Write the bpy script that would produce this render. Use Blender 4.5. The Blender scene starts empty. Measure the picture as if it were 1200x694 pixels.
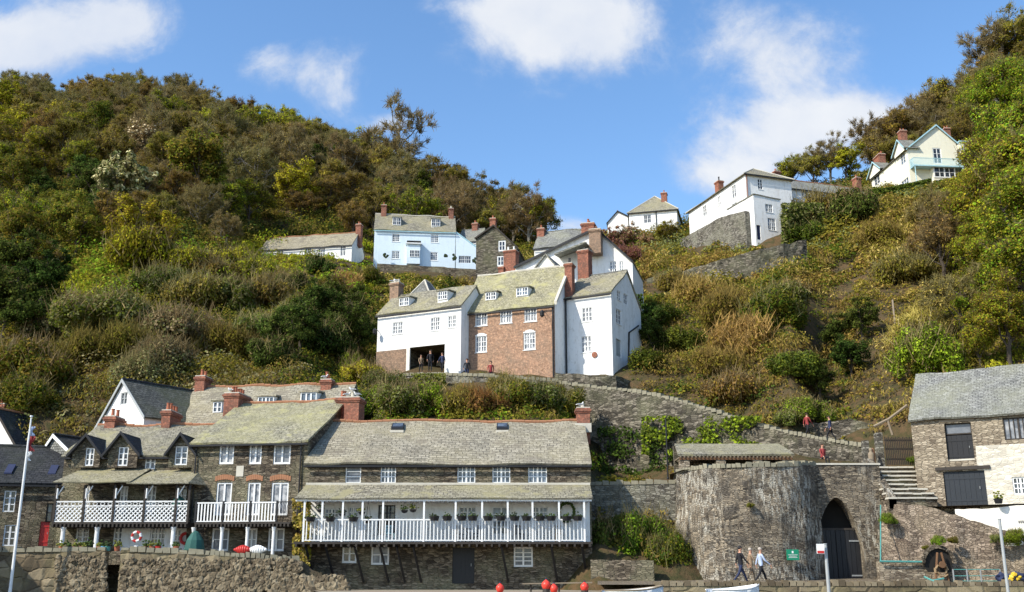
import bpy, bmesh, math, random
import numpy as np
from mathutils import Vector, Matrix, noise
from mathutils.bvhtree import BVHTree
random.seed(7); RS = np.random.RandomState(11)
scene = bpy.context.scene
COL = scene.collection
# ------------------------------------------------------------------ camera model
FPX = 1200.0; CX, CY = 600.0, 347.0
TH = math.atan(323.0 / FPX); CT, ST = math.cos(TH), math.sin(TH)
def ray(px, py):
    u = CY - py
    return Vector((px - CX, FPX * CT - u * ST, FPX * ST + u * CT))
def pt(px, py, Y):
    d = ray(px, py); return d * (Y / d.y)
def ptz(px, py, z):
    d = ray(px, py); return d * (z / d.z)
def zat(py, Y):
    d = ray(600, py); return d.z / d.y * Y
def xat(px, Y, z=0.0):
    # x of the vertical plane depth Y seen at column px at height z
    t = z / Y
    # d.z/d.y = t -> solve u
    u = (t * FPX * CT - FPX * ST) / (CT + t * ST)
    return (px - CX) / (FPX * CT - u * ST) * Y
def hitplane(px, py, P, n):
    d = ray(px, py); return d * (P.dot(n) / d.dot(n))
# ------------------------------------------------------------------ materials
class NT:
    def __init__(s, name):
        s.m = bpy.data.materials.new(name); s.m.use_nodes = True
        s.t = s.m.node_tree; s.t.nodes.clear()
        s.out = s.n('ShaderNodeOutputMaterial')
    def n(s, typ, **kw):
        nd = s.t.nodes.new(typ)
        for k, v in kw.items():
            if k.startswith('_'): continue
            setattr(nd, k, v)
        return nd
    def l(s, a, b): s.t.links.new(a, b)
    def uv(s, sc=(1, 1, 1), rot=0):
        tc = s.n('ShaderNodeUVMap'); mp = s.n('ShaderNodeMapping')
        mp.inputs['Scale'].default_value = sc; mp.inputs['Rotation'].default_value = (0, 0, rot)
        s.l(tc.outputs[0], mp.inputs[0]); return mp.outputs[0]
    def pos(s):
        g = s.n('ShaderNodeNewGeometry'); return g.outputs['Position']
    def noise(s, vec, sc, det=4, rough=.6, dist=0):
        n = s.n('ShaderNodeTexNoise'); n.inputs['Scale'].default_value = sc
        n.inputs['Detail'].default_value = det; n.inputs['Roughness'].default_value = rough
        n.inputs['Distortion'].default_value = dist
        if vec is not None: s.l(vec, n.inputs['Vector'])
        return n.outputs[0]
    def ramp(s, fac, stops):
        r = s.n('ShaderNodeValToRGB'); e = r.color_ramp.elements
        while len(e) < len(stops): e.new(.5)
        for i, (p, c) in enumerate(stops):
            e[i].position = p; e[i].color = (c[0], c[1], c[2], 1) if not isinstance(c, (int, float)) else (c, c, c, 1)
        s.l(fac, r.inputs[0]); return r.outputs[0]
    def mix(s, fac, a, b, mode='MIX'):
        m = s.n('ShaderNodeMix', data_type='RGBA', blend_type=mode)
        for sock, v in ((m.inputs[0], fac), (m.inputs[6], a), (m.inputs[7], b)):
            if isinstance(v, (int, float)): sock.default_value = v
            elif isinstance(v, tuple): sock.default_value = (*v, 1)
            else: s.l(v, sock)
        return m.outputs[2]
    def math(s, op, a, b=0.0, c=0.0):
        m = s.n('ShaderNodeMath', operation=op)
        for i, v in enumerate((a, b, c)):
            if isinstance(v, (int, float)): m.inputs[i].default_value = v
            else: s.l(v, m.inputs[i])
        return m.outputs[0]
    def bsdf(s, color, rough=.8, bump=None, bs=.5, bd=.02, spec=.3, metal=0):
        b = s.n('ShaderNodeBsdfPrincipled')
        if isinstance(color, tuple): b.inputs['Base Color'].default_value = (*color, 1)
        else: s.l(color, b.inputs['Base Color'])
        if isinstance(rough, (int, float)): b.inputs['Roughness'].default_value = rough
        else: s.l(rough, b.inputs['Roughness'])
        b.inputs['Specular IOR Level'].default_value = spec; b.inputs['Metallic'].default_value = metal
        if bump is not None:
            bp = s.n('ShaderNodeBump'); bp.inputs['Strength'].default_value = bs; bp.inputs['Distance'].default_value = bd
            s.l(bump, bp.inputs['Height']); s.l(bp.outputs[0], b.inputs['Normal'])
        s.l(b.outputs[0], s.out.inputs[0]); return s.m
def simple(name, c, rough=.6, var=.25, spec=.3, metal=0):
    t = NT(name); p = t.pos()
    n = t.noise(p, 1.7, 5, .65); n2 = t.noise(p, 14, 3)
    f = t.math('ADD', t.math('MULTIPLY', n, .65), t.math('MULTIPLY', n2, .35))
    col = t.mix(f, tuple(x * (1 - var * 1.6) for x in c), tuple(min(1, x * (1 + var)) for x in c))
    return t.bsdf(col, rough, n2, .2, .01, spec, metal)
def stone(name, dark, mid, light, sc=(3.2, 7.5), bump=.9, stain=None, lich=(.30, .29, .18), white=None, mortar=.45, warp=.12):
    t = NT(name); uv = t.uv()
    w = t.n('ShaderNodeVectorMath', operation='MULTIPLY_ADD')
    nz = t.n('ShaderNodeTexNoise'); nz.inputs['Scale'].default_value = 1.6; nz.inputs['Detail'].default_value = 3; t.l(uv, nz.inputs['Vector'])
    t.l(nz.outputs[1], w.inputs[0]); w.inputs[1].default_value = (warp * 2, warp, 0); t.l(uv, w.inputs[2])
    mp = t.n('ShaderNodeMapping'); mp.inputs['Scale'].default_value = (sc[0], sc[1], 1); t.l(w.outputs[0], mp.inputs[0])
    v = t.n('ShaderNodeTexVoronoi'); v.voronoi_dimensions = '2D'; v.inputs['Scale'].default_value = 1; v.inputs['Randomness'].default_value = .85; t.l(mp.outputs[0], v.inputs['Vector'])
    e = t.n('ShaderNodeTexVoronoi', feature='DISTANCE_TO_EDGE'); e.voronoi_dimensions = '2D'; e.inputs['Scale'].default_value = 1; e.inputs['Randomness'].default_value = .85; t.l(mp.outputs[0], e.inputs['Vector'])
    sx = t.n('ShaderNodeSeparateColor'); t.l(v.outputs['Color'], sx.inputs[0])
    c = t.ramp(sx.outputs[0], [(0, dark), (.45, mid), (.8, light), (1, tuple(x * 1.25 for x in light))])
    n1 = t.noise(t.pos(), .45, 5, .62); n2 = t.noise(t.pos(), 9, 4, .7)
    c = t.mix(t.math('MULTIPLY', n2, .55), c, tuple(x * .5 for x in dark))
    edge = t.ramp(e.outputs['Distance'], [(0, 0), (.13, 1)])
    c = t.mix(edge, t.mix(.5, c, tuple(x * mortar for x in mid)), c)
    c = t.mix(t.ramp(n1, [(.45, 0), (.68, .55)]), c, lich)
    if stain: c = t.mix(t.ramp(t.noise(t.pos(), .9, 5, .7), [(.5, 0), (.6, .8)]), c, stain)
    if white:
        m3 = t.n('ShaderNodeMapping'); m3.inputs['Scale'].default_value = (2.8, .8, 1); t.l(uv, m3.inputs[0])
        c = t.mix(t.math('MULTIPLY', t.ramp(t.noise(m3.outputs[0], 1.5, 9, .8), [(.49, 0), (.56, .9)]), t.ramp(t.noise(t.pos(), .28, 3, .5), [(.38, .1), (.52, 1)])), c, white)
    h = t.math('ADD', t.math('MULTIPLY', edge, .7), t.math('MULTIPLY', sx.outputs[1], .5))
    h = t.math('ADD', h, t.math('MULTIPLY', n2, .35))
    return t.bsdf(c, .9, h, bump, .07, .2)
def slate(name, dark, light, lich, amt=.5, row=.22, wid=.3, patch=None, red=None):
    t = NT(name); uv = t.uv()
    b = t.n('ShaderNodeTexBrick'); t.l(uv, b.inputs['Vector'])
    b.inputs['Scale'].default_value = 1; b.inputs['Brick Width'].default_value = wid; b.inputs['Row Height'].default_value = row
    b.inputs['Mortar Size'].default_value = .022; b.inputs['Mortar Smooth'].default_value = .3; b.inputs['Bias'].default_value = 0
    b.inputs['Color1'].default_value = (*dark, 1); b.inputs['Color2'].default_value = (*light, 1); b.inputs['Mortar'].default_value = (*[x * .35 for x in dark], 1)
    n1 = t.noise(t.pos(), .35, 6, .62); n2 = t.noise(t.pos(), 3.5, 5, .7); n3 = t.noise(t.pos(), 16, 3, .7)
    c = t.mix(t.ramp(n1, [(.5 - amt * .25, 0), (.7, .85)]), b.outputs[0], lich)
    c = t.mix(t.ramp(n2, [(.5, 0), (.66, .6)]), c, tuple(x * 1.25 for x in light))
    c = t.mix(t.ramp(n3, [(.53, 0), (.64, .8)]), c, tuple(x * .3 for x in dark))
    if patch: c = t.mix(t.ramp(t.noise(t.pos(), .8, 5, .7), [(.54, 0), (.62, .85)]), c, patch)
    if red: c = t.mix(t.ramp(t.noise(t.pos(), 1.9, 6, .75), [(.6, 0), (.66, .9)]), c, red)
    # each course of slates stands proud at its lower edge
    sp = t.n('ShaderNodeSeparateXYZ'); t.l(uv, sp.inputs[0])
    saw = t.math('SUBTRACT', 1.0, t.math('FRACT', t.math('DIVIDE', sp.outputs[1], row)))
    h = t.math('ADD', t.math('MULTIPLY', saw, .8), t.math('MULTIPLY', n2, .5))
    h = t.math('SUBTRACT', h, t.math('MULTIPLY', b.outputs[1], .5))
    return t.bsdf(c, .78, h, .8, .035, .25)
def brick(name, c1, c2, mort, bw=.23, rh=.075, dirt=(.10, .08, .06)):
    t = NT(name); uv = t.uv()
    b = t.n('ShaderNodeTexBrick'); t.l(uv, b.inputs['Vector'])
    b.inputs['Scale'].default_value = 1; b.inputs['Brick Width'].default_value = bw; b.inputs['Row Height'].default_value = rh
    b.inputs['Mortar Size'].default_value = .008; b.inputs['Bias'].default_value = 0
    b.inputs['Color1'].default_value = (*c1, 1); b.inputs['Color2'].default_value = (*c2, 1); b.inputs['Mortar'].default_value = (*mort, 1)
    n1 = t.noise(t.pos(), .8, 6, .7); n2 = t.noise(t.pos(), 6, 4, .7)
    c = t.mix(t.ramp(n1, [(.45, 0), (.7, .75)]), b.outputs[0], dirt)
    c = t.mix(t.ramp(n2, [(.52, 0), (.68, .65)]), c, tuple(min(1, x * 1.7) for x in c1))
    c = t.mix(t.ramp(n2, [(.3, .7), (.44, 0)]), c, tuple(x * .35 for x in c1))
    return t.bsdf(c, .85, t.math('ADD', n2, t.math('MULTIPLY', b.outputs[1], -.5)), .7, .03, .2)
def render_mat(name, c, dirt=(.42, .40, .34), amt=.5, line=True, worn=None):
    t = NT(name); p = t.pos(); uv = t.uv((1.8, .35, 1))
    n1 = t.noise(uv, 1.3, 7, .7); n2 = t.noise(p, 3.2, 6, .7); n3 = t.noise(p, 30, 3)
    n4 = t.noise(p, .5, 4, .6)
    c2 = t.mix(t.ramp(n1, [(.5, 0), (.8, amt)]), c, dirt)
    c2 = t.mix(t.ramp(n2, [(.55, 0), (.78, amt * .8)]), c2, tuple(x * .75 for x in dirt))
    c2 = t.mix(t.ramp(n4, [(.4, 0), (.7, .25)]), c2, tuple(x * .88 for x in c))
    if worn: c2 = t.mix(t.ramp(t.noise(p, 1.4, 8, .78), [(.53, 0), (.56, 1)]), c2, worn)
    return t.bsdf(c2, .85, t.math('ADD', n2, t.math('MULTIPLY', n3, .4)), .35, .03, .2)
def foliage(name, tint=(1, 1, 1), var=.35, trans=.35):
    t = NT(name); a = t.n('ShaderNodeAttribute', attribute_name='col')
    oi = t.n('ShaderNodeObjectInfo')
    hs = t.n('ShaderNodeHueSaturation'); t.l(t.mix(1, a.outputs[0], tint, 'MULTIPLY'), hs.inputs['Color'])
    t.l(t.math('ADD', .5 - .025, t.math('MULTIPLY', oi.outputs['Random'], .05)), hs.inputs['Hue'])
    r2 = t.math('FRACT', t.math('MULTIPLY', oi.outputs['Random'], 7.31))
    t.l(t.math('ADD', 1 - var * .6, t.math('MULTIPLY', r2, var * 1.2)), hs.inputs['Value'])
    hs.inputs['Saturation'].default_value = 1.0; d = t.n('ShaderNodeBsdfDiffuse'); tr = t.n('ShaderNodeBsdfTranslucent'); mx = t.n('ShaderNodeMixShader'); mx.inputs[0].default_value = trans
    t.l(hs.outputs[0], d.inputs[0]); t.l(hs.outputs[0], tr.inputs[0])
    t.l(d.outputs[0], mx.inputs[1]); t.l(tr.outputs[0], mx.inputs[2]); t.l(mx.outputs[0], t.out.inputs[0]); return t.m
M = {}
M['stone'] = stone('rubble_stone', (.055, .045, .035), (.13, .105, .075), (.25, .205, .15), (3.4, 10))
M['stone_grey'] = stone('grey_stone', (.075, .068, .058), (.17, .155, .125), (.32, .30, .25), (3.4, 9), lich=(.27, .27, .2))
M['stone_wall'] = stone('hillside_wall_stone', (.05, .045, .035), (.12, .105, .08), (.26, .23, .18), (2.8, 7.5), lich=(.19, .19, .11))
M['stone_light'] = stone('barn_stone', (.14, .11, .08), (.29, .235, .17), (.46, .39, .29), (3.4, 11), mortar=.6, lich=(.42, .36, .26))
M['stone_kiln'] = stone('kiln_stone', (.05, .043, .036), (.17, .14, .105), (.32, .265, .19), (3.4, 11), bump=1, white=(.50, .475, .40), stain=(.06, .054, .047), lich=(.34, .28, .20))
M['stone_sea'] = stone('sea_wall_stone', (.10, .078, .05), (.19, .15, .095), (.30, .245, .16), (1.1, 2.2), bump=.8, lich=(.26, .23, .12), warp=.2)
M['cobble'] = stone('cobble_face', (.12, .09, .07), (.24, .19, .14), (.36, .29, .22), (4.2, 9), mortar=.6, lich=(.30, .25, .17))
M['stone_paint'] = stone('painted_stone', (.50, .46, .38), (.66, .62, .52), (.78, .74, .62), (3.2, 10), bump=.5, mortar=.8, lich=(.72, .66, .52), warp=.1)
M['slate'] = slate('slate_roof', (.14, .132, .10), (.27, .255, .19), (.30, .28, .17), .4)
M['slate_green'] = slate('lichened_slate', (.18, .165, .125), (.34, .315, .24), (.31, .285, .17), .4, row=.24, patch=(.29, .265, .15))
M['slate_pale'] = slate('pale_slate', (.20, .18, .135), (.38, .345, .265), (.35, .31, .195), .5, row=.26, wid=.42, patch=(.20, .175, .13))
M['slate_grey'] = slate('grey_slate', (.17, .17, .155), (.31, .31, .28), (.27, .27, .19), .3, row=.18)
M['slate_dark'] = slate('dark_slate', (.018, .02, .024), (.045, .046, .048), (.04, .045, .03), .2)
M['slate_moss'] = slate('mossy_dark_slate', (.06, .063, .055), (.125, .125, .11), (.09, .10, .05), .5)
M['slate_yellow'] = slate('yellow_lichen_slate', (.20, .185, .13), (.36, .335, .24), (.35, .325, .165), .6, row=.27, patch=(.37, .345, .165))
M['shingle'] = slate('grey_shingle', (.14, .14, .125), (.27, .27, .25), (.22, .22, .18), .3, row=.16, wid=.2)
M['brick'] = brick('house_brick', (.44, .255, .16), (.26, .14, .085), (.34, .28, .22), dirt=(.24, .18, .13))
M['brick_red'] = brick('chimney_brick', (.34, .125, .075), (.21, .07, .045), (.24, .17, .13), dirt=(.11, .07, .055))
M['brick_brown'] = brick('brown_brick', (.32, .20, .13), (.20, .13, .09), (.28, .24, .19), dirt=(.16, .13, .10))
M['white'] = render_mat('white_render', (.80, .80, .78), (.44, .41, .34), .8)
M['white_old'] = render_mat('weathered_whitewash', (.80, .77, .69), (.48, .43, .34), .7)
M['whitewash_stone'] = M['stone_paint']
M['cream'] = render_mat('cream_render', (.80, .77, .62), (.5, .48, .36), .35)
M['blue_wall'] = render_mat('pale_blue_render', (.65, .76, .84), (.45, .52, .56), .5)
M['blue_trim'] = simple('sky_blue_paint', (.40, .63, .70), .5, .15)
M['blue_door'] = simple('bright_blue_paint', (.15, .42, .72), .5, .15)
M['white_paint'] = simple('white_gloss_paint', (.78, .79, .78), .4, .12)
M['grey_paint'] = simple('grey_paint', (.36, .38, .38), .5, .2)
M['black'] = simple('black_paint', (.018, .018, .02), .45, .3)
M['timber'] = simple('dark_timber', (.045, .038, .032), .75, .4)
M['timber_brown'] = simple('brown_timber', (.17, .09, .045), .75, .4)
M['timber_pale'] = simple('weathered_timber', (.25, .20, .14), .8, .3)
M['terracotta'] = simple('terracotta', (.38, .13, .07), .75, .35)
M['ridge'] = simple('ridge_terracotta', (.36, .17, .09), .8, .4)
M['lead'] = simple('lead_flashing', (.30, .32, .34), .6, .3)
M['pale_cap'] = simple('mortar_cap', (.55, .52, .44), .85, .3)
M['metal'] = simple('galvanised_steel', (.32, .33, .33), .45, .15, .5, .3)
M['coping'] = simple('coping_stone', (.27, .25, .18), .9, .5)
M['concrete'] = simple('quay_concrete', (.30, .255, .19), .9, .35)
M['red'] = simple('red_paint', (.50, .035, .03), .4, .2)
M['buoy'] = simple('orange_red_plastic', (.75, .06, .04), .35, .2)
M['green'] = simple('green_paint', (.01, .22, .12), .5, .15)
M['slate_door'] = simple('dark_slate_paint', (.022, .027, .034), .5, .25)
M['dark_teal'] = simple('dark_green_cover', (.025, .10, .085), .7, .3)
M['teal'] = simple('teal_paint', (.09, .30, .27), .6, .25)
M['plum'] = simple('terrace_pot_clay', (.30, .12, .07), .8, .3)
M['yellow'] = simple('yellow_plastic', (.62, .42, .03), .5, .2)
M['navy'] = simple('navy_cloth', (.03, .04, .09), .85, .3)
M['blue_cloth'] = simple('pale_blue_cloth', (.42, .50, .66), .85, .2)
M['tan_cloth'] = simple('tan_cloth', (.28, .20, .13), .85, .3)
M['red_cloth'] = simple('red_cloth', (.28, .045, .045), .85, .25)
M['pink_cloth'] = simple('pink_cloth', (.6, .25, .25), .85, .25)
M['black_cloth'] = simple('black_cloth', (.02, .02, .024), .9, .3)
M['skin'] = simple('skin', (.50, .27, .18), .6, .1)
M['hair'] = simple('dark_hair', (.04, .025, .015), .8, .3)
M['hair_grey'] = simple('grey_hair', (.45, .40, .34), .8, .3)
M['feather'] = simple('white_feathers', (.80, .80, .78), .8, .1)
M['wing'] = simple('grey_feathers', (.30, .32, .35), .8, .1)
M['rope'] = simple('rope', (.30, .21, .12), .95, .3)
M['bark'] = simple('bark', (.085, .068, .052), .95, .5)
M['bark_pale'] = simple('pale_bark', (.22, .20, .165), .95, .4)
M['leaf'] = foliage('leaf')
M['scrub'] = foliage('scrub_leaf', var=0)
def glassm(name, c, r=.08):
    t = NT(name); n = t.noise(t.pos(), 2.3, 4); oi = t.n('ShaderNodeObjectInfo')
    f = t.math('MULTIPLY', t.ramp(n, [(.4, 0), (.62, 1)]), oi.outputs['Random'])
    return t.bsdf(t.mix(f, tuple(x * .35 for x in c), tuple(min(.6, x * 2.4) for x in c)), r, n, .2, .03, .6)
M['glass'] = glassm('window_glass', (.035, .045, .06))
M['curtain'] = glassm('curtained_glass', (.30, .33, .38), .3)
M['glass_mid'] = glassm('net_curtain_glass', (.13, .16, .20), .15)
M['shade_black'] = simple('painted_shade', (.02, .018, .016), .9, .2)  # near-black colour that paints the shade of deep openings
def ground_mat(name, a, b, c, sc=1.0):
    t = NT(name); p = t.pos(); n1 = t.noise(p, .12 * sc, 6, .65); n2 = t.noise(p, 1.3 * sc, 6, .7)
    col = t.mix(t.ramp(n1, [(.38, 0), (.62, 1)]), a, b); col = t.mix(t.ramp(n2, [(.4, 0), (.62, .9)]), col, c)
    return t.bsdf(col, .95, n2, 1, .25, .1)
M['hill'] = ground_mat('hillside_soil', (.085, .06, .032), (.125, .078, .04), (.045, .048, .02))
M['beach'] = ground_mat('pebble_beach', (.20, .17, .13), (.14, .12, .10), (.27, .24, .19), 3)
M['path'] = ground_mat('cobbled_path', (.22, .18, .13), (.16, .13, .10), (.26, .22, .16), 4)
# ------------------------------------------------------------------ objects and meshes
def sanitize(s): return s
def tag(o, label=None, cat=None, group=None, kind=None):
    if label: o['label'] = label
    if cat: o['category'] = cat
    if group: o['group'] = group
    if kind: o['kind'] = kind
    return o
def empty(name, loc, label=None, cat=None, group=None, rz=0):
    o = bpy.data.objects.new(name, None); COL.objects.link(o); o.location = loc; o.rotation_euler = (0, 0, rz)
    o.empty_display_size = .3
    return tag(o, label, cat, group)
def uvbox(me):
    n = len(me.loops)
    if n == 0: return
    uv = me.uv_layers.new(name='UVMap')
    co = np.empty(len(me.vertices) * 3); me.vertices.foreach_get('co', co); co = co.reshape(-1, 3)
    li = np.empty(n, int); me.loops.foreach_get('vertex_index', li)
    nm = np.empty(len(me.polygons) * 3); me.polygons.foreach_get('normal', nm); nm = nm.reshape(-1, 3)
    lt = np.empty(len(me.polygons), int); me.polygons.foreach_get('loop_total', lt)
    N = np.repeat(nm, lt, axis=0)
    t = np.stack([-N[:, 1], N[:, 0], np.zeros(n)], 1); ln = np.linalg.norm(t, axis=1)
    flat = ln < .12; t[flat] = (1, 0, 0); ln[flat] = 1; t /= ln[:, None]
    # snap direction so neighbouring nearly coplanar faces share a texture direction
    ang = np.round(np.arctan2(t[:, 1], t[:, 0]) / .035) * .035; t = np.stack([np.cos(ang), np.sin(ang), 0 * ang], 1)
    b = np.cross(N, t); bl = np.linalg.norm(b, axis=1); bl[bl < 1e-6] = 1; b /= bl[:, None]
    P = co[li]
    out = np.stack([(P * t).sum(1), (P * b).sum(1)], 1)
    uv.data.foreach_set('uv', out.ravel())
class MB:
    def __init__(s): s.v = []; s.f = []
    def poly(s, pts):
        i = len(s.v); s.v += [Vector(p) for p in pts]; s.f.append(list(range(i, i + len(pts))))
    def hexa(s, p):   # p: 8 points, bottom 4 ccw then top 4
        i = len(s.v); s.v += [Vector(q) for q in p]
        for f in ((3, 2, 1, 0), (4, 5, 6, 7), (0, 1, 5, 4), (1, 2, 6, 5), (2, 3, 7, 6), (3, 0, 4, 7)): s.f.append([i + k for k in f])
    def box(s, fr, u0, u1, v0, v1, w0, w1):
        s.hexa([fr.w(u, v, w) for w in (w0, w1) for (u, v) in ((u0, v0), (u1, v0), (u1, v1), (u0, v1))])
    def tube(s, a, b, r0, r1=None, n=6, caps=True):
        r1 = r0 if r1 is None else r1; a = Vector(a); b = Vector(b); d = (b - a)
        if d.length < 1e-6: return
        d.normalize(); x = d.orthogonal().normalized(); y = d.cross(x); i = len(s.v)
        for p, r in ((a, r0), (b, r1)):
            for k in range(n):
                an = 2 * math.pi * k / n; s.v.append(p + (x * math.cos(an) + y * math.sin(an)) * r)
        for k in range(n): s.f.append([i + k, i + (k + 1) % n, i + n + (k + 1) % n, i + n + k])
        if caps: s.f.append([i + k for k in range(n)][::-1]); s.f.append([i + n + k for k in range(n)])
    def lathe(s, base, prof, n=12, axis=None):
        i = len(s.v); base = Vector(base)
        ax = Vector((0, 0, 1)) if axis is None else Vector(axis).normalized(); x = ax.orthogonal().normalized(); y = ax.cross(x)
        for (r, z) in prof:
            for k in range(n):
                an = 2 * math.pi * k / n; s.v.append(base + ax * z + (x * math.cos(an) + y * math.sin(an)) * r)
        for j in range(len(prof) - 1):
            for k in range(n): s.f.append([i + j * n + k, i + j * n + (k + 1) % n, i + (j + 1) * n + (k + 1) % n, i + (j + 1) * n + k])
        s.f.append([i + k for k in range(n)][::-1]); s.f.append([i + (len(prof) - 1) * n + k for k in range(n)])
    def blob(s, c, r, seed=0, sub=1, sq=.25):
        bm = bmesh.new(); bmesh.ops.create_icosphere(bm, subdivisions=sub, radius=1); i = len(s.v)
        for v in bm.verts:
            q = v.co * (1 + sq * noise.noise(v.co * 1.7 + Vector((seed * 3.7, seed * 1.3, 0))))
            s.v.append(Vector(c) + Vector((q.x * r[0], q.y * r[1], q.z * r[2])))
        for f in bm.faces: s.f.append([i + v.index for v in f.verts])
        bm.free()
    def build(s, name, mat, parent=None, org=None, smooth=False):
        if org is None:
            org = Vector((0, 0, 0))
            if parent is not None:
                q = parent
                while q is not None: org = org + q.location; q = q.parent
        me = bpy.data.meshes.new(name)
        me.from_pydata([tuple(v - org) for v in s.v], [], s.f); me.update()
        uvbox(me)
        if smooth: me.polygons.foreach_set('use_smooth', [True] * len(me.polygons))
        me.materials.append(M[mat] if isinstance(mat, str) else mat)
        o = bpy.data.objects.new(name, me); COL.objects.link(o)
        if parent is not None: o.parent = parent
        return o
    def thing(s, name, mat, label, cat, group=None, kind=None, smooth=False):
        lo = Vector((sum(v.x for v in s.v) / len(s.v), sum(v.y for v in s.v) / len(s.v), min(v.z for v in s.v)))
        o = s.build(name, mat, None, lo, smooth); o.location = lo
        return tag(o, label, cat, group, kind)
class Fr:
    def __init__(s, O, a, n): s.O = Vector(O); s.a = Vector(a); s.n = Vector(n)
    def w(s, u, v, z): p = s.O + s.a * u + s.n * v; return Vector((p.x, p.y, z))
    def px(s, px, py, v=0):
        P = hitplane(px, py, s.O + s.n * v, s.n); return (P - s.O).dot(s.a), P.z
def clip(poly, a, b):   # keep the left side of a->b
    out = []; n = len(poly)
    for i in range(n):
        p, q = poly[i], poly[(i + 1) % n]
        sp = (b[0] - a[0]) * (p[1] - a[1]) - (b[1] - a[1]) * (p[0] - a[0])
        sq = (b[0] - a[0]) * (q[1] - a[1]) - (b[1] - a[1]) * (q[0] - a[0])
        if sp >= 0: out.append(p)
        if (sp >= 0) != (sq >= 0):
            t = sp / (sp - sq); out.append((p[0] + (q[0] - p[0]) * t, p[1] + (q[1] - p[1]) * t))
    return out
def panel(mb, fr, outline, holes=(), reveal=.14):
    us = sorted({p[0] for p in outline} | {h[i] for h in holes for i in (0, 1)})
    ws = sorted({p[1] for p in outline} | {h[i] for h in holes for i in (2, 3)})
    u0, u1 = min(p[0] for p in outline), max(p[0] for p in outline); w0, w1 = min(p[1] for p in outline), max(p[1] for p in outline)
    us = [u for u in us if u0 <= u <= u1]; ws = [w for w in ws if w0 <= w <= w1]
    for i in range(len(us) - 1):
        for j in range(len(ws) - 1):
            cu, cw = (us[i] + us[i + 1]) / 2, (ws[j] + ws[j + 1]) / 2
            if us[i + 1] - us[i] < 1e-4 or ws[j + 1] - ws[j] < 1e-4: continue
            if any(h[0] < cu < h[1] and h[2] < cw < h[3] for h in holes): continue
            pl = [(us[i], ws[j]), (us[i + 1], ws[j]), (us[i + 1], ws[j + 1]), (us[i], ws[j + 1])]
            for k in range(len(outline)):
                pl = clip(pl, outline[k], outline[(k + 1) % len(outline)])
                if len(pl) < 3: break
            if len(pl) >= 3: mb.poly([fr.w(u, 0, w) for (u, w) in pl])
    for (a, b, c, d) in holes:
        r = reveal
        mb.poly([fr.w(a, 0, c), fr.w(a, r, c), fr.w(b, r, c), fr.w(b, 0, c)])
        mb.poly([fr.w(a, 0, d), fr.w(b, 0, d), fr.w(b, r, d), fr.w(a, r, d)])
        mb.poly([fr.w(a, 0, c), fr.w(a, 0, d), fr.w(a, r, d), fr.w(a, r, c)])
        mb.poly([fr.w(b, 0, c), fr.w(b, r, c), fr.w(b, r, d), fr.w(b, 0, d)])
def slab(mb, p0, p1, p2, p3, t=.12, nu=10, nv=4, sag=.05):
    # p0,p1 eave ends; p2,p3 ridge ends above p1,p0
    p0, p1, p2, p3 = map(Vector, (p0, p1, p2, p3)); n = (p1 - p0).cross(p3 - p0).normalized()
    if n.z < 0: n = -n
    i = len(mb.v)
    for lay in (0, 1):
        for b in range(nv + 1):
            for a in range(nu + 1):
                f, g = a / nu, b / nv
                p = (p0 * (1 - f) + p1 * f) * (1 - g) + (p3 * (1 - f) + p2 * f) * g
                s_ = noise.noise(p * .45) * sag + noise.noise(p * 2.1) * sag * .4
                mb.v.append(p + n * (s_ - (t if lay else 0)))
    W = nu + 1; T = W * (nv + 1)
    for b in range(nv):
        for a in range(nu):
            q = i + b * W + a
            mb.f.append([q, q + 1, q + W + 1, q + W]); mb.f.append([q + T, q + T + W, q + T + W + 1, q + T + 1])
    for a in range(nu):
        q = i + a; mb.f.append([q, q + T, q + T + 1, q + 1]); q = i + nv * W + a; mb.f.append([q, q + 1, q + T + 1, q + T])
    for b in range(nv):
        q = i + b * W; mb.f.append([q, q + W, q + W + T, q + T]); q = i + b * W + nu; mb.f.append([q, q + T, q + T + W, q + W])
FOOT = []; WALLS = []
def window(fr, r, parent, nx=2, ny=3, fm='white_paint', gm='glass', dep=.09, ft=.06, sill=None, bars=.025, name='window', mull=None):
    u0, u1, w0, w1 = r; m = MB(); v0, v1 = dep - .05, dep + .02; e = .002
    m.box(fr, u0 + e, u0 + ft, v0, v1, w0 + e, w1 - e); m.box(fr, u1 - ft, u1 - e, v0, v1, w0 + e, w1 - e)
    m.box(fr, u0 + ft, u1 - ft, v0, v1, w0 + e, w0 + ft * 1.2); m.box(fr, u0 + ft, u1 - ft, v0, v1, w1 - ft, w1 - e)
    iu0, iu1, iw0, iw1 = u0 + ft, u1 - ft, w0 + ft * 1.2, w1 - ft
    if mull is None: mull = 2 if nx % 2 == 0 else nx
    for k in range(1, nx):
        big = (k * mull) % nx == 0
        b = bars * (2.0 if big else 1); c = iu0 + (iu1 - iu0) * k / nx
        m.box(fr, c - b, c + b, v0 + (.006 if big else .015), v1 - .006, iw0, iw1)
    for k in range(1, ny):
        c = iw0 + (iw1 - iw0) * k / ny; m.box(fr, iu0, iu1, v0 + .02, v1 - .012, c - bars, c + bars)
    if sill:
        m.box(fr, u0 - .06, u1 + .06, -.05, dep - .052, w0 - .055, w0 - .003)
    o = m.build(name, fm, parent)
    g = MB(); g.poly([fr.w(iu0 - .02, v1 + .004, iw0 - .02), fr.w(iu1 + .02, v1 + .004, iw0 - .02), fr.w(iu1 + .02, v1 + .004, iw1 + .02), fr.w(iu0 - .02, v1 + .004, iw1 + .02)])
    g.build('pane', gm, o)
    return o
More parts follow.
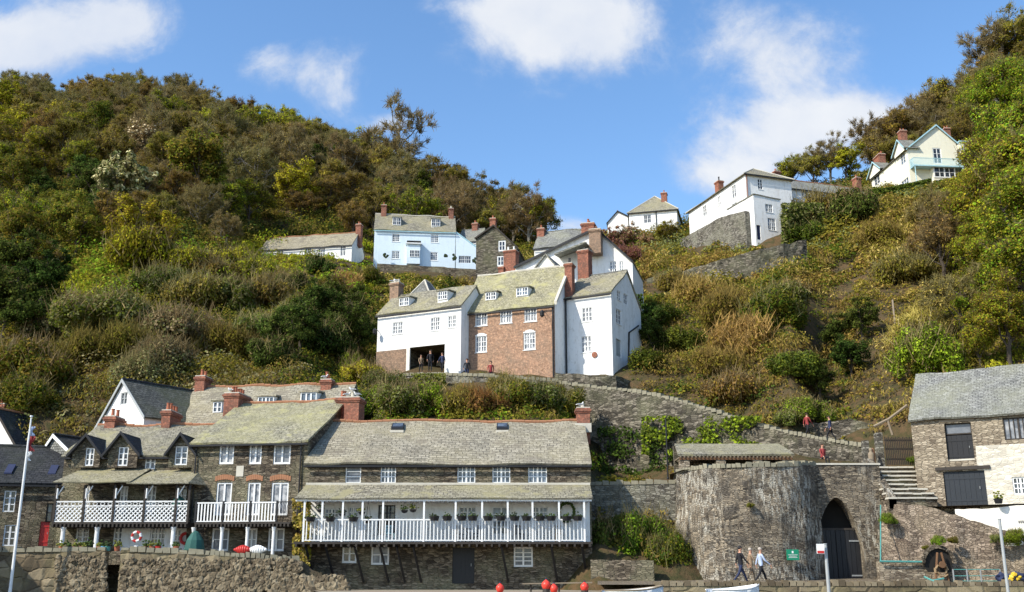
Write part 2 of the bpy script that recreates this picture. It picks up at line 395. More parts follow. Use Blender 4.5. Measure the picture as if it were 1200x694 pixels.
def door(fr, r, parent, mat='black', dep=.1, planks=5, pane=None, name='door'):
    u0, u1, w0, w1 = r; m = MB(); n = planks
    for k in range(n):
        a = u0 + (u1 - u0) * k / n; b = u0 + (u1 - u0) * (k + 1) / n
        m.box(fr, a + .004, b - .006, dep, dep + .05, w0 + .003, w1 - .003)
    m.box(fr, u0 + .003, u1 - .003, dep + .05, dep + .09, w0 + .003, w1 - .003)
    for c in (.18, .8): m.box(fr, u0 + .03, u1 - .03, dep - .02, dep - .001, w0 + (w1 - w0) * c - .05, w0 + (w1 - w0) * c + .05)
    o = m.build(name, mat, parent)
    h = MB(); h.tube(fr.w(u1 - .15 * (u1 - u0), dep - .05, w0 + (w1 - w0) * .48), fr.w(u1 - .15 * (u1 - u0), dep - .05, w0 + (w1 - w0) * .56), .02); h.build('handle', 'metal', o)
    return o
def pots(parent, fr, u0, u1, v, z, n, mat='terracotta', h=.45, r=.11):
    for k in range(n):
        c = fr.w(u0 + (u1 - u0) * (k + .5) / n, v, z); m = MB()
        hh = h * random.uniform(.85, 1.15)
        m.lathe(c, [(r * 1.15, 0), (r * 1.15, .06), (r, .09), (r * .85, hh * .85), (r * 1.08, hh * .88), (r * 1.05, hh), (r * .7, hh), (r * .65, hh - .08)], 10)
        m.build('chimney_pot', mat, parent)
def chimney(house, u0, u1, v0, v1, z0, z1, npots=2, mat='brick_red', pm='terracotta', ph=.45, cap='pale_cap', fr=None, pr=.11):
    fr = fr or house.F['front']; m = MB()
    m.box(fr, u0, u1, v0, v1, z0, z1 - .3); e = .05
    m.box(fr, u0 - e, u1 + e, v0 - e, v1 + e, z1 - .3, z1 - .2); m.box(fr, u0 - e * 2, u1 + e * 2, v0 - e * 2, v1 + e * 2, z1 - .2, z1 - .08)
    m.box(fr, u0 - e * .5, u1 + e * .5, v0 - e * .5, v1 + e * .5, z1 - .08, z1 - .001)
    o = m.build('chimney', mat, house.root)
    c = MB(); c.box(fr, u0 - .02, u1 + .02, v0 - .02, v1 + .02, z1, z1 + .06); c.build('chimney_cap', cap, o)
    if u1 - u0 >= v1 - v0: pots(o, fr, u0 + .03, u1 - .03, (v0 + v1) / 2, z1 + .06, npots, pm, ph, pr)
    else:
        f2 = Fr(fr.w((u0 + u1) / 2, v0, 0), fr.n, -fr.a); pots(o, f2, .03, v1 - v0 - .03, 0, z1 + .06, npots, pm, ph, pr)
    return o
class House:
    """A = front left corner, B = front right corner (x, y); D = depth away from the harbour; heights are world z."""
    def __init__(s, name, label, cat, A, B, D, z0, ze, wall='white', group=None):
        A = Vector((A[0], A[1], 0)); B = Vector((B[0], B[1], 0)); s.A, s.B, s.D, s.z0, s.ze = A, B, D, z0, ze
        s.L = (B - A).length; U = (B - A).normalized(); V = Vector((-U.y, U.x, 0)); s.U, s.V = U, V
        s.F = {'front': Fr(A, U, V), 'right': Fr(B, V, -U), 'left': Fr(A + V * D, -V, U), 'back': Fr(B + V * D, -U, -V)}
        s.len = {'front': s.L, 'back': s.L, 'left': D, 'right': D}
        s.outl = {}; s.holes = {k: [] for k in s.F}; s.wall = wall; s.todo = []
        c = (A + B) / 2 + V * D / 2; s.root = empty(name, (c.x, c.y, z0), label, cat, group)
        FOOT.append((A, U, V, s.L, D, ze))
    def rect(s, face, x0, y0, x1, y1):
        fr = s.F[face]; a = fr.px(x0, (y0 + y1) / 2)[0]; b = fr.px(x1, (y0 + y1) / 2)[0]
        c = fr.px((x0 + x1) / 2, y1)[1]; d = fr.px((x0 + x1) / 2, y0)[1]; return (min(a, b), max(a, b), c, d)
    def win(s, face, x0, y0, x1, y1, nx=2, ny=3, **kw):
        r = s.rect(face, x0, y0, x1, y1); s.holes[face].append(r); s.todo.append(('w', face, r, nx, ny, kw)); return r
    def dr(s, face, x0, y0, x1, y1, **kw):
        r = s.rect(face, x0, y0, x1, y1); s.holes[face].append(r); s.todo.append(('d', face, r, 0, 0, kw)); return r
    def roof_u(s, zr, mat='slate', vr=None, oh=.25, og=.12, zeb=None, ridge='ridge', t=.12, gl=True, skipback=False, gutter='black', sag=.06):
        """ridge along the facade"""
        vr = s.D / 2 if vr is None else vr; zeb = s.ze if zeb is None else zeb; f = s.F['front']; L, D, ze = s.L, s.D, s.ze
        m = MB(); k = (zr - ze) / vr; kb = (zr - zeb) / (D - vr)
        slab(m, f.w(-og, -oh, ze - k * oh + .1), f.w(L + og, -oh, ze - k * oh + .1), f.w(L + og, vr, zr + .1), f.w(-og, vr, zr + .1), t, 14, 4, sag)
        slab(m, f.w(L + og, D + oh, zeb - kb * oh + .1), f.w(-og, D + oh, zeb - kb * oh + .1), f.w(-og, vr, zr + .1), f.w(L + og, vr, zr + .1), t, 14, 4, sag)
        s.roof = m.build('roof', mat, s.root)
        if ridge:
            m = MB(); n = max(3, int(L / .45))
            for i in range(n):
                a = -og + (L + 2 * og) * i / n; b = -og + (L + 2 * og) * (i + .97) / n
                p = [f.w(a, vr, zr + .1), f.w(b, vr, zr + .1)]; dz = noise.noise(p[0] * .45) * sag
                m.tube(p[0] + Vector((0, 0, dz)), p[1] + Vector((0, 0, dz)), .11, .11, 6)
            m.build('ridge_tiles', ridge, s.roof)
        if gutter:
            m = MB(); z = ze - k * oh - .06
            m.box(f, -og, L + og, -oh - .1, -oh + .0, z - .05, z + .05); m.box(f, .1, L - .1, -.06, -.004, ze - .24, ze - .04)
            m.build('gutter', gutter, s.root)
        s.slope = lambda u, v: ze + k * v + .1
        g = lambda: [(0, s.z0), (D, s.z0), (D, zeb), (vr, zr), (0, ze)]
        s.outl['right'] = g(); s.outl['left'] = [(0, s.z0), (D, s.z0), (D, ze), (D - vr, zr), (0, zeb)]
        s.outl['front'] = [(0, s.z0), (L, s.z0), (L, ze), (0, ze)]; s.outl['back'] = [(0, s.z0), (L, s.z0), (L, zeb), (0, zeb)]
    def roof_v(s, zr, mat='slate', ur=None, oh=.2, og=.15, zeL=None, zeR=None, ridge='ridge', t=.12, barge='timber', sag=.05):
        """gable to the front, ridge running back"""
        ur = s.L / 2 if ur is None else ur; zl = s.ze if zeL is None else zeL; zR = s.ze if zeR is None else zeR
        f = s.F['front']; L, D = s.L, s.D; kl = (zr - zl) / ur; kr = (zr - zR) / (L - ur); m = MB()
        slab(m, f.w(-oh, D + og, zl - kl * oh + .1), f.w(-oh, -og, zl - kl * oh + .1), f.w(ur, -og, zr + .1), f.w(ur, D + og, zr + .1), t, 10, 4, sag)
        slab(m, f.w(L + oh, -og, zR - kr * oh + .1), f.w(L + oh, D + og, zR - kr * oh + .1), f.w(ur, D + og, zr + .1), f.w(ur, -og, zr + .1), t, 10, 4, sag)
        s.roof = m.build('roof', mat, s.root)
        if ridge:
            m = MB(); m.tube(f.w(ur, -og, zr + .1), f.w(ur, D + og, zr + .1), .1, .1, 6); m.build('ridge_tiles', ridge, s.roof)
        if barge:
            m = MB()
            for (ua, za, ub, zb) in ((-oh, zl - kl * oh, ur, zr), (L + oh, zR - kr * oh, ur, zr)):
                p = [f.w(ua, -og - .05, za - .12), f.w(ub, -og - .05, zb - .12), f.w(ub, -og - .005, zb - .12), f.w(ua, -og - .005, za - .12)]
                q = [x + Vector((0, 0, .24)) for x in p]; m.hexa(p + q)
            m.build('bargeboard', barge, s.root)
        s.outl['front'] = [(0, s.z0), (L, s.z0), (L, zR), (ur, zr), (0, zl)]
        s.outl['back'] = [(0, s.z0), (L, s.z0), (L, zl), (L - ur, zr), (0, zR)]
        s.outl['right'] = [(0, s.z0), (D, s.z0), (D, zR), (0, zR)]; s.outl['left'] = [(0, s.z0), (D, s.z0), (D, zl), (0, zl)]
    def roof_hip(s, zr, mat='slate', hu=None, hv=None, oh=.3, ridge='pale_cap', t=.1):
        f = s.F['front']; L, D, ze = s.L, s.D, s.ze; m = MB(); z = ze
        along_u = L >= D
        hd = min(L, D) / 2
        if along_u: r0, r1 = (hd, D / 2), (L - hd, D / 2)
        else: r0, r1 = (L / 2, hd), (L / 2, D - hd)
        k = (zr - ze) / hd; zo = ze - k * oh + .08
        c = [(-oh, -oh), (L + oh, -oh), (L + oh, D + oh), (-oh, D + oh)]
        C4 = [f.w(a, b, zo) for a, b in c]; R0, R1 = f.w(*r0, zr + .08), f.w(*r1, zr + .08)
        if along_u: quads = [(C4[0], C4[1], R1, R0), (C4[1], C4[2], R1, R1), (C4[2], C4[3], R0, R1), (C4[3], C4[0], R0, R0)]
        else: quads = [(C4[0], C4[1], R0, R0), (C4[1], C4[2], R1, R0), (C4[2], C4[3], R1, R1), (C4[3], C4[0], R0, R1)]
        for q in quads: slab(m, *q, t, 8, 4, .03)
        s.roof = m.build('roof', mat, s.root)
        m = MB(); m.tube(R0, R1, .09)
        for i, c in enumerate(C4): m.tube(c + Vector((0, 0, .02)), (R0 if ((i in (0, 3)) if along_u else (i in (0, 1))) else R1), .08)
        m.build('ridge_tiles', ridge, s.roof)
        m = MB(); m.box(f, -oh, L + oh, -oh - .08, -oh, zo - .16, zo - .02); m.build('gutter', 'black', s.root)
        for k_, n_ in s.len.items(): s.outl[k_] = [(0, s.z0), (n_, s.z0), (n_, ze), (0, ze)]
    def finish(s, mats=None, reveal=.14):
        mats = mats or {}
        groups = {}
        for k, o in s.outl.items(): groups.setdefault(mats.get(k, s.wall), []).append(k)
        for mt, ks in groups.items():
            m = MB()
            for k in ks: panel(m, s.F[k], s.outl[k], s.holes[k], reveal)
            s.wallobj = m.build('wall', mt, s.root)
        for (t, face, r, nx, ny, kw) in s.todo:
            if t == 'w': window(s.F[face], r, s.root, nx, ny, **kw)
            else: door(s.F[face], r, s.root, **kw)
    def chim(s, x0, x1, yt, v, dv, zb, n=2, face='front', **kw):
        """stack seen between columns x0..x1 with its top at row yt, standing v behind the facade"""
        fr = s.F['front']; a, zt = fr.px(x0, yt, v); b, _ = fr.px(x1, yt, v); return chimney(s, a, b, v, v + dv, zb, zt, n, **kw)
def dormer(h, x0, y0, x1, y1, v, mat='slate', wallm='white', nx=4, ny=2, drop=.0, gl='glass_mid'):
    """flat-topped box dormer on the front roof slope; face seen at the pixel rectangle on a plane v behind the facade"""
    f0 = h.F['front']; f = Fr(f0.O + f0.n * v, f0.a, f0.n)
    a, _ = f.px(x0, (y0 + y1) / 2); b, _ = f.px(x1, (y0 + y1) / 2); zt = f.px((x0 + x1) / 2, y0)[1]; zb = f.px((x0 + x1) / 2, y1)[1]
    m = MB(); cheek = 1.6
    m.hexa([f.w(a, .005, zb - .3), f.w(b, .005, zb - .3), f.w(b, cheek, zb - .3), f.w(a, cheek, zb - .3), f.w(a, .005, zt), f.w(b, .005, zt), f.w(b, cheek, zt + .1), f.w(a, cheek, zt + .1)])
    # front opening is drawn by the window frame standing proud of the cheeks
    d = m.build('dormer', wallm, h.root)
    m = MB(); m.hexa([f.w(a - .12, -.15, zt + .004), f.w(b + .12, -.15, zt + .004), f.w(b + .12, cheek + .3, zt + .2), f.w(a - .12, cheek + .3, zt + .2), f.w(a - .12, -.15, zt + .1), f.w(b + .12, -.15, zt + .1), f.w(b + .12, cheek + .3, zt + .3), f.w(a - .12, cheek + .3, zt + .3)])
    m.build('dormer_roof', mat, d)
    window(Fr(f.O - f.n * .12, f.a, f.n), (a + .04, b - .04, zb + .02, zt - .02), d, nx, ny, gm=gl)
    return d
def polywall(name, label, pts, th=.5, mat='stone_wall', coping=None, cat='wall', sub=6, rough=.05, batter=0, copm='coping', kind=None):
    """pts: (px, top row, bottom row, Y).  Real wall of thickness th standing at those distances"""
    P = []
    for i in range(len(pts) - 1):
        a, b = pts[i], pts[i + 1]
        for k in range(sub):
            f = k / sub; P.append([a[j] + (b[j] - a[j]) * f for j in range(4)])
    P.append(list(pts[-1])); T = []; B = []
    for (px, yt, yb, Y) in P:
        t = pt(px, yt, Y); zb = zat(yb, Y); T.append(t); B.append(Vector((t.x, t.y, min(zb, t.z - .1))))
    nrm = []
    for i in range(len(T)):
        d = T[min(i + 1, len(T) - 1)] - T[max(i - 1, 0)]; n = Vector((-d.y, d.x, 0)).normalized(); nrm.append(n)
    m = MB(); rows = 5; W = rows + 1; i0 = len(m.v)
    for i in range(len(T)):
        for r in range(W):
            f = r / rows; p = B[i].lerp(T[i], f) - nrm[i] * batter * (1 - f) * (T[i].z - B[i].z)
            off = noise.noise(p * 1.3) * rough * 1.6 if 0 < r else 0
            p = p + nrm[i] * off; m.v.append(p)
            if r == rows: m.v[-1] = m.v[-1] + Vector((0, 0, noise.noise(p * 2.3) * rough))
    for i in range(len(T) - 1):
        for r in range(rows):
            q = i0 + i * W + r; m.f.append([q, q + W, q + W + 1, q + 1])
    nb = len(m.v)
    for i in range(len(T)): m.v.append(m.v[i0 + i * W + rows] + nrm[i] * th); m.v.append(B[i] + nrm[i] * th)
    for i in range(len(T) - 1):
        a = i0 + i * W + rows; b = nb + i * 2
        m.f.append([a, a + W, b + 2, b]); m.f.append([b, b + 2, b + 3, b + 1])
    for (i, s_) in ((0, 1), (len(T) - 1, -1)):
        a = i0 + i * W; f = [a + r for r in range(W)] + [nb + i * 2, nb + i * 2 + 1]; m.f.append(f if s_ > 0 else f[::-1])
    lo = sum((b for b in B), Vector()) / len(B)
    root = m.build(name, mat, None, lo); root.location = lo; tag(root, label, cat, kind=kind); WALLS.append(pts)
    if coping:
        c = MB(); acc = 0
        for i in range(len(T) - 1):
            a, b = T[i], T[i + 1]; L = (b - a).length; n = max(1, int(L / coping)); fr = Fr((a.x, a.y, 0), ((b - a) * Vector((1, 1, 0))).normalized() if False else Vector((b.x - a.x, b.y - a.y, 0)).normalized(), nrm[i]); Lh = math.hypot(b.x - a.x, b.y - a.y)
            for k in range(n):
                u0 = Lh * k / n + random.uniform(.0, .02); u1 = Lh * (k + 1) / n - random.uniform(.02, .05); z = a.z + (b.z - a.z) * (k + .5) / n
                h = random.uniform(.14, .27); tl = random.uniform(-.05, .05)
                c.hexa([fr.w(u0, -.04, z - .05), fr.w(u1, -.04, z - .05), fr.w(u1, th + .03, z - .05), fr.w(u0, th + .03, z - .05), fr.w(u0 + tl, -.03, z + h), fr.w(u1 + tl, -.03, z + h * .9), fr.w(u1 + tl, th, z + h * .9), fr.w(u0 + tl, th, z + h)])
        o = c.build('coping', copm, root)
    return root
# ------------------------------------------------------------------ terrain
COLS = {
 0:    [(500,68),(440,78),(400,92),(340,112),(280,134),(200,165),(150,200),(122,228)],
 50:   [(500,69),(440,80),(400,94),(345,114),(290,134),(210,165),(155,198),(122,228)],
 110:  [(500,70),(440,77),(395,84),(345,97),(300,120),(275,137),(220,160),(160,195),(122,228)],
 200:  [(470,72),(440,77),(380,92),(312,112),(295,130),(230,155),(160,195),(128,226)],
 260:  [(455,74),(430,79),(370,95),(312,118),(297,140),(235,160),(170,195),(145,220)],
 300:  [(455,74),(430,80),(370,97),(314,130),(300,150),(240,168),(190,192),(158,216)],
 345:  [(455,74),(430,78),(385,88),(345,108),(316,131),(300,150),(245,168),(200,190),(170,214)],
 400:  [(470,73),(440,84),(400,98),(350,116),(322,135),(303,148),(250,168),(210,192),(188,212)],
 450:  [(495,66),(462,77),(446,84),(436,95),(380,108),(335,130),(314,148),(300,160),(255,178),(222,205)],
 540:  [(495,66),(462,77),(446,84),(433,96),(380,112),(335,134),(318,149),(305,160),(280,178),(250,200)],
 600:  [(495,66),(465,77),(448,82),(432,96),(380,112),(340,132),(322,149),(300,166),(288,182),(275,200)],
 650:  [(495,66),(465,77),(450,81),(435,96),(380,112),(345,126),(325,145),(305,160),(295,175),(288,195)],
 700:  [(640,58),(566,66),(560,78.5),(452,82.5),(430,93),(380,104),(335,120),(310,140),(290,158),(281,175)],
 745:  [(655,58),(566,66),(560,77.0),(459,81),(425,88),(375,100),(325,118),(294,140),(277,158),(272,175)],
 800:  [(655,58),(566,64),(545,74.5),(474,78.5),(425,86),(362,100),(318,118),(288,136),(272,158),(270,175)],
 870:  [(655,62),(548,62),(540,71.8),(498,75.5),(440,80),(370,95),(330,110),(294,121),(282,130),(262,160),(255,175)],
 925:  [(655,62),(560,63.5),(532,69),(505,71),(450,74.5),(400,81),(340,97),(294,117),(252,133),(235,145),(226,172)],
 975:  [(655,62),(560,63.5),(532,69),(502,73),(470,80),(440,88),(400,93),(350,98),(300,110),(258,130),(230,145),(217,172)],
 1010: [(655,62),(562,64),(530,68),(500,70),(450,76),(390,84),(330,97),(270,116),(236,134),(226,146),(212,172)],
 1070: [(620,61),(565,63.5),(520,66.5),(480,68),(430,74),(360,86),(290,102),(238,126),(220,138),(214,150),(182,180)],
 1130: [(640,57),(600,60),(545,63),(520,62),(445,68),(400,76),(330,90),(265,107),(222,126),(205,140),(190,152),(152,178)],
 1200: [(640,57),(600,59),(545,63),(520,62),(432,68),(370,76),(300,87),(225,102),(165,118),(120,132),(100,145),(88,160)],
 1400: [(640,57),(600,59),(545,63),(520,62),(400,68),(300,78),(200,92),(120,108),(70,125),(40,145)],
}
KP = sorted(COLS)
YG = list(np.arange(52, 100, 1.5)) + list(np.arange(100, 236, 3.0)) + [240, 260, 300, 380, 520]
def colprof(px):
    P = [pt(px, a, b) for a, b in COLS[px]]; ys = [p.y for p in P]; zs = [p.z for p in P]
    ys = [48, ys[0] - 2.5] + ys; zs = [-3.6, min(zs[0] - 2.0, -1.2 if px > 690 else 0)] + zs
    z = np.interp(YG, ys, zs)
    last = P[-1]
    for i, Y in enumerate(YG):
        if Y > last.y: z[i] = last.z - (Y - last.y) * .06
    return z
PX = np.arange(-1300, 2500, 14.0); Z = np.array([colprof(k) for k in KP])
TZ = np.array([[np.interp(px, KP, Z[:, j]) for j in range(len(YG))] for px in PX])
tv = []; 
for i, px in enumerate(PX):
    pxx = px
    for j, Y in enumerate(YG):
        z = TZ[i, j]
        if px < 0: z = z + 0.0
        if px > 1400: z = z + (px - 1400) * .01 * min(1, (Y - 50) / 60)
        x = xat(pxx, Y, z)
        if Y > 64:
            a = min(1, (Y - 64) / 25); z += a * (noise.noise(Vector((x * .09, Y * .09, 0))) * 1.6 + noise.noise(Vector((x * .3, Y * .3, 5))) * .6)
        tv.append((x, Y, z))
nJ = len(YG)
tf = [(i * nJ + j, (i + 1) * nJ + j, (i + 1) * nJ + j + 1, i * nJ + j + 1) for i in range(len(PX) - 1) for j in range(nJ - 1)]
me = bpy.data.meshes.new('hillside'); me.from_pydata(tv, [], tf); me.update(); uvbox(me); me.materials.append(M['hill'])
me.polygons.foreach_set('use_smooth', [True] * len(me.polygons))
hill = bpy.data.objects.new('hillside', me); COL.objects.link(hill); tag(hill, 'steep overgrown hillside rising behind the harbour cottages', kind='structure')
BV = BVHTree.FromPolygons(tv, tf)
def ground(x, y):
    h = BV.ray_cast(Vector((x, y, 400)), Vector((0, 0, -1))); return h[0].z if h[0] else 0
def ghit(px, py):
    h = BV.ray_cast(Vector((0, 0, 0)), ray(px, py).normalized()); return h[0]
def sheet(name, pts, mat, label, div=1):
    m = MB(); m.poly(pts); o = m.build(name, mat); tag(o, label, kind='structure'); return o
sheet('beach', [(-600, -300, -3.2), (600, -300, -3.2), (600, 55, -3.2), (-600, 55, -3.2)], 'beach', 'pebble beach below the harbour wall')
# ------------------------------------------------------------------ foliage generators (numpy quads)
PAL = {
 'olive': [(.115, .105, .022), (.085, .08, .022), (.15, .13, .03)], 'lime': [(.20, .22, .018), (.155, .185, .018), (.25, .25, .03)],
 'green': [(.062, .088, .016), (.045, .07, .014), (.085, .11, .02)], 'dark': [(.022, .034, .012), (.03, .045, .015), (.018, .026, .01)],
 'brown': [(.125, .092, .042), (.098, .074, .036), (.155, .12, .056)], 'bracken': [(.155, .10, .042), (.12, .078, .033), (.20, .14, .06)],
 'grey': [(.15, .14, .105), (.115, .108, .08), (.20, .185, .14)], 'straw': [(.27, .215, .095), (.22, .17, .075), (.32, .26, .13)],
 'white': [(.48, .46, .42), (.38, .37, .32), (.2, .2, .12)], 'rose': [(.14, .055, .07), (.105, .045, .055), (.20, .11, .13)],
 'ivy': [(.035, .06, .018), (.05, .08, .02), (.07, .10, .03)], 'sage': [(.10, .12, .065), (.08, .10, .05), (.135, .15, .09)],
 'twig': [(.125, .108, .072), (.095, .084, .054), (.165, .148, .10)], 'gold': [(.35, .27, .02), (.28, .24, .02), (.20, .2, .02)],
 'vivid': [(.13, .21, .022), (.10, .175, .02), (.17, .25, .03)], 'pinkw': [(.55, .42, .42), (.42, .30, .30), (.22, .12, .10)],
}
def quads(C, Nrm, size, asp, rs, up=None):
    """C centres (n,3), Nrm approx normals, size (n,), asp length/width -> vertex array (4n,3)"""
    n = len(C); N = Nrm / (np.linalg.norm(Nrm, axis=1)[:, None] + 1e-9)
    r = rs.normal(size=(n, 3)); 
    if up is not None: r = up + r * .35
    T = r - (r * N).sum(1)[:, None] * N; T /= (np.linalg.norm(T, axis=1)[:, None] + 1e-9); B = np.cross(N, T)
    a = (size * asp * .5)[:, None]; b = (size * .5)[:, None]
    V = np.stack([C - T * a - B * b * .6, C + T * a * .2 - B * b, C + T * a, C - T * a * .1 + B * b], 1)
    return V.reshape(-1, 3)
def palcol(names, n, rs, weights=None, jitter=.18):
    cols = []
    for nm in names: cols += PAL[nm]
    cols = np.array(cols); 
    idx = rs.randint(0, len(cols), n); c = cols[idx] * 1.55 * (1 + rs.uniform(-jitter, jitter, (n, 1))); return np.clip(c * np.array([1.17, 1.07, .71]), 0, 1)
def leafmesh(name, V, Cq, mat='leaf', sm=False):
    n = len(V) // 4; me = bpy.data.meshes.new(name)
    me.vertices.add(4 * n); me.vertices.foreach_set('co', V.astype(np.float32).ravel())
    me.loops.add(4 * n); me.loops.foreach_set('vertex_index', np.arange(4 * n, dtype=np.int32))
    me.polygons.add(n); me.polygons.foreach_set('loop_start', np.arange(0, 4 * n, 4, dtype=np.int32)); me.polygons.foreach_set('loop_total', np.full(n, 4, np.int32))
    me.update(calc_edges=True)
    ca = me.color_attributes.new('col', 'FLOAT_COLOR', 'POINT')
    c4 = np.ones((4 * n, 4), np.float32); c4[:, :3] = np.repeat(Cq, 4, axis=0); ca.data.foreach_set('color', c4.ravel())
    me.materials.append(M[mat]); return me
def obj_from(me, name, parent=None):
    o = bpy.data.objects.new(name, me); COL.objects.link(o)
    if parent: o.parent = parent
    return o
def tree_meshes(seed, H, R, kind, pal, leaves=3600, ls=.30, bark='bark', low=.2, flat=1.0, twigs=1500, clus=1.0, tpal='twig'):
    """one tapered trunk with limbs and a crown spread through the crown's volume"""
    rd = random.Random(seed); rs = np.random.RandomState(seed); m = MB(); tips = []; dirs = []
    cz = H * (low + (1 - low) / 2); rz = H * (1 - low) / 2
    def path(a, b, r0, r1, segs, wob, n=5, bend=0):
        p = Vector(a); pr = r0; L = (Vector(b) - Vector(a)).length; pts = [p]
        for k in range(1, segs + 1):
            f = k / segs; q = Vector(a).lerp(Vector(b), f)
            if k < segs: q += Vector((rd.uniform(-1, 1), rd.uniform(-1, 1), rd.uniform(-.5, .5) + bend)) * wob * L
            r = r0 + (r1 - r0) * f; m.tube(p, q, pr, r, n, False); p, pr = q, r; pts.append(q)
        return pts
    lean = Vector((rd.uniform(-.06, .06), rd.uniform(-.06, .06), 0)) * H; tr = H * .021 + .04
    top = Vector((0, 0, H * .74)) + lean; tp = path((0, 0, -.5), top, tr * 1.25, tr * .3, 6, .03, 7)
    nl = rd.randint(8, 11)
    for i in range(nl):
        f = .28 + .7 * i / nl; k = min(5, int(f * 6)); base = tp[k].lerp(tp[k + 1], f * 6 - k)
        an = i * 2.4 + rd.uniform(-.5, .5); el = rd.uniform(-.25, .75) if i < nl - 2 else rd.uniform(.5, 1)
        rr = rd.uniform(.62, .95); sq = math.sqrt(max(.05, 1 - el * el))
        end = Vector((math.cos(an) * R * rr * sq, math.sin(an) * R * rr * sq, cz + rz * el * rr * flat)) + lean * .7
        if kind == 'cone': fz = i / nl; end = Vector((math.cos(an) * R * (1 - fz * .85), math.sin(an) * R * (1 - fz * .85), H * (low + (1 - low) * fz) - .3))
        lp = path(base, end, tr * (.55 - .25 * f), tr * .12, 4, .07, 5, .04)
        for j in range(rd.randint(5, 7)):
            b = lp[rd.randint(1, 3)].lerp(lp[-1], rd.random() * .6); d = Vector((rd.gauss(0, 1), rd.gauss(0, 1), rd.gauss(.35, .7))); d.normalize()
            e = b + d * R * rd.uniform(.2, .42)
            sp = path(b, e, tr * .16, tr * .05, 2, .08, 4)
            tips.append(e); dirs.append(d)
            for q in range(3):
                d2 = (d + Vector((rd.gauss(0, .6), rd.gauss(0, .6), rd.gauss(.15, .6)))).normalized(); e2 = sp[1].lerp(e, rd.random()) + d2 * R * rd.uniform(.1, .24)
                m.tube(sp[1].lerp(e, rd.random()), e2, tr * .05, tr * .02, 3, False); tips.append(e2); dirs.append(d2)
        tips.append(end); dirs.append((end - base).normalized())
    T = np.array([tuple(t) for t in tips]); D = np.array([tuple(d) for d in dirs]); V = []; Cc = []
    ctr = np.array([lean.x, lean.y, cz])
    if leaves:
        dens = rs.gamma(1.3, 1, len(T)); dens[rs.rand(len(T)) < .18] *= .15; idx = rs.choice(len(T), leaves, p=dens / dens.sum())
        cr = R * .13 * clus * (0.7 + rs.rand(len(T)) * .8)
        off = rs.normal(size=(leaves, 3)); off /= np.linalg.norm(off, axis=1)[:, None]; off *= rs.rand(leaves, 1) ** .45
        C = T[idx] + off * cr[idx][:, None] * np.array([1.15, 1.15, .75])
        out = off + (T[idx] - ctr) / R * .8 + np.array([0, 0, .35]); sz = ls * rs.uniform(.6, 1.35, leaves)
        V.append(quads(C, out + rs.normal(size=(leaves, 3)) * .55, sz, 1.3, rs))
        tint = rs.uniform(.78, 1.2, len(T)); Cc.append(palcol(pal, leaves, rs) * tint[idx][:, None])
    if twigs:
        idx = rs.randint(0, len(T), twigs); d = D[idx] + rs.normal(size=(twigs, 3)) * .65 + np.array([0, 0, .25]); d /= np.linalg.norm(d, axis=1)[:, None]
        ln = R * rs.uniform(.08, .24, twigs); C = T[idx] + d * ln[:, None] * .35 + rs.normal(size=(twigs, 3)) * R * .03
        nn = rs.normal(size=(twigs, 3)); n2 = np.cross(d, nn); n2 /= np.linalg.norm(n2, axis=1)[:, None]; B = np.cross(n2, d)
        w = rs.uniform(.018, .045, twigs)[:, None]; a = (ln * .5)[:, None]
        V.append(np.stack([C - d * a - B * w, C - d * a + B * w, C + d * a + B * w * .4, C + d * a - B * w * .4], 1).reshape(-1, 3)); Cc.append(palcol([tpal], twigs, rs))
    crown = leafmesh('crown', np.concatenate(V), np.concatenate(Cc))
    tmp = m.build('trunk', bark); tm = tmp.data; bpy.data.objects.remove(tmp)
    return tm, crown
PROTO = {}
def proto(key, **kw):
    PROTO[key] = [tree_meshes(**{**kw, 'seed': kw['seed'] + 50 * i}) for i in range(kw.pop('n', 2) if 'n' in kw else 2)]
def mkproto(key, n, seed, H, R, kind, pal, **kw): PROTO[key] = [tree_meshes(seed + 37 * i, H, R, kind, pal, **kw) for i in range(n)]
mkproto('bare', 3, 1, 11, 5, 'round', ['twig', 'olive', 'brown'], leaves=3600, ls=.17, twigs=6500, bark='bark_pale')
mkproto('barest', 2, 9, 12, 4.6, 'round', ['twig'], leaves=500, ls=.15, twigs=5200, bark='bark_pale')
mkproto('olive', 3, 20, 10.5, 5, 'round', ['olive', 'olive', 'brown'], leaves=9500, ls=.2, twigs=3000)
mkproto('bud', 2, 30, 10.5, 5, 'round', ['olive', 'lime', 'green'], leaves=10000, ls=.2, twigs=2000)
mkproto('lime', 2, 40, 9, 4.4, 'round', ['lime', 'lime', 'olive'], leaves=12000, ls=.2, twigs=1200)
mkproto('green', 2, 50, 10, 4.6, 'round', ['green', 'olive'], leaves=11000, ls=.22, twigs=900, clus=1.3)
mkproto('dark', 2, 60, 10, 4.2, 'round', ['dark', 'ivy'], leaves=10000, ls=.24, twigs=500, clus=1.35)
mkproto('cone', 1, 70, 12, 3.4, 'cone', ['dark', 'green'], leaves=5500, ls=.3, twigs=200, low=.12, clus=1.3)
mkproto('blossom', 1, 80, 7, 3.2, 'round', ['white', 'twig'], leaves=2200, ls=.2, twigs=2200)
mkproto('silver', 1, 85, 7.5, 3.4, 'round', ['grey', 'sage', 'white'], leaves=4500, ls=.3, twigs=500)
mkproto('pinkblossom', 1, 88, 5, 2.4, 'round', ['pinkw', 'rose'], leaves=1500, ls=.17, twigs=1800, low=.2)
mkproto('rosetree', 1, 90, 5, 2.6, 'round', ['rose', 'rose', 'brown'], leaves=3000, ls=.2, twigs=1200, low=.15)
mkproto('near', 3, 100, 13, 5.4, 'round', ['lime', 'olive', 'vivid', 'olive', 'green'], leaves=30000, ls=.17, twigs=3000, clus=1.5, low=.0)
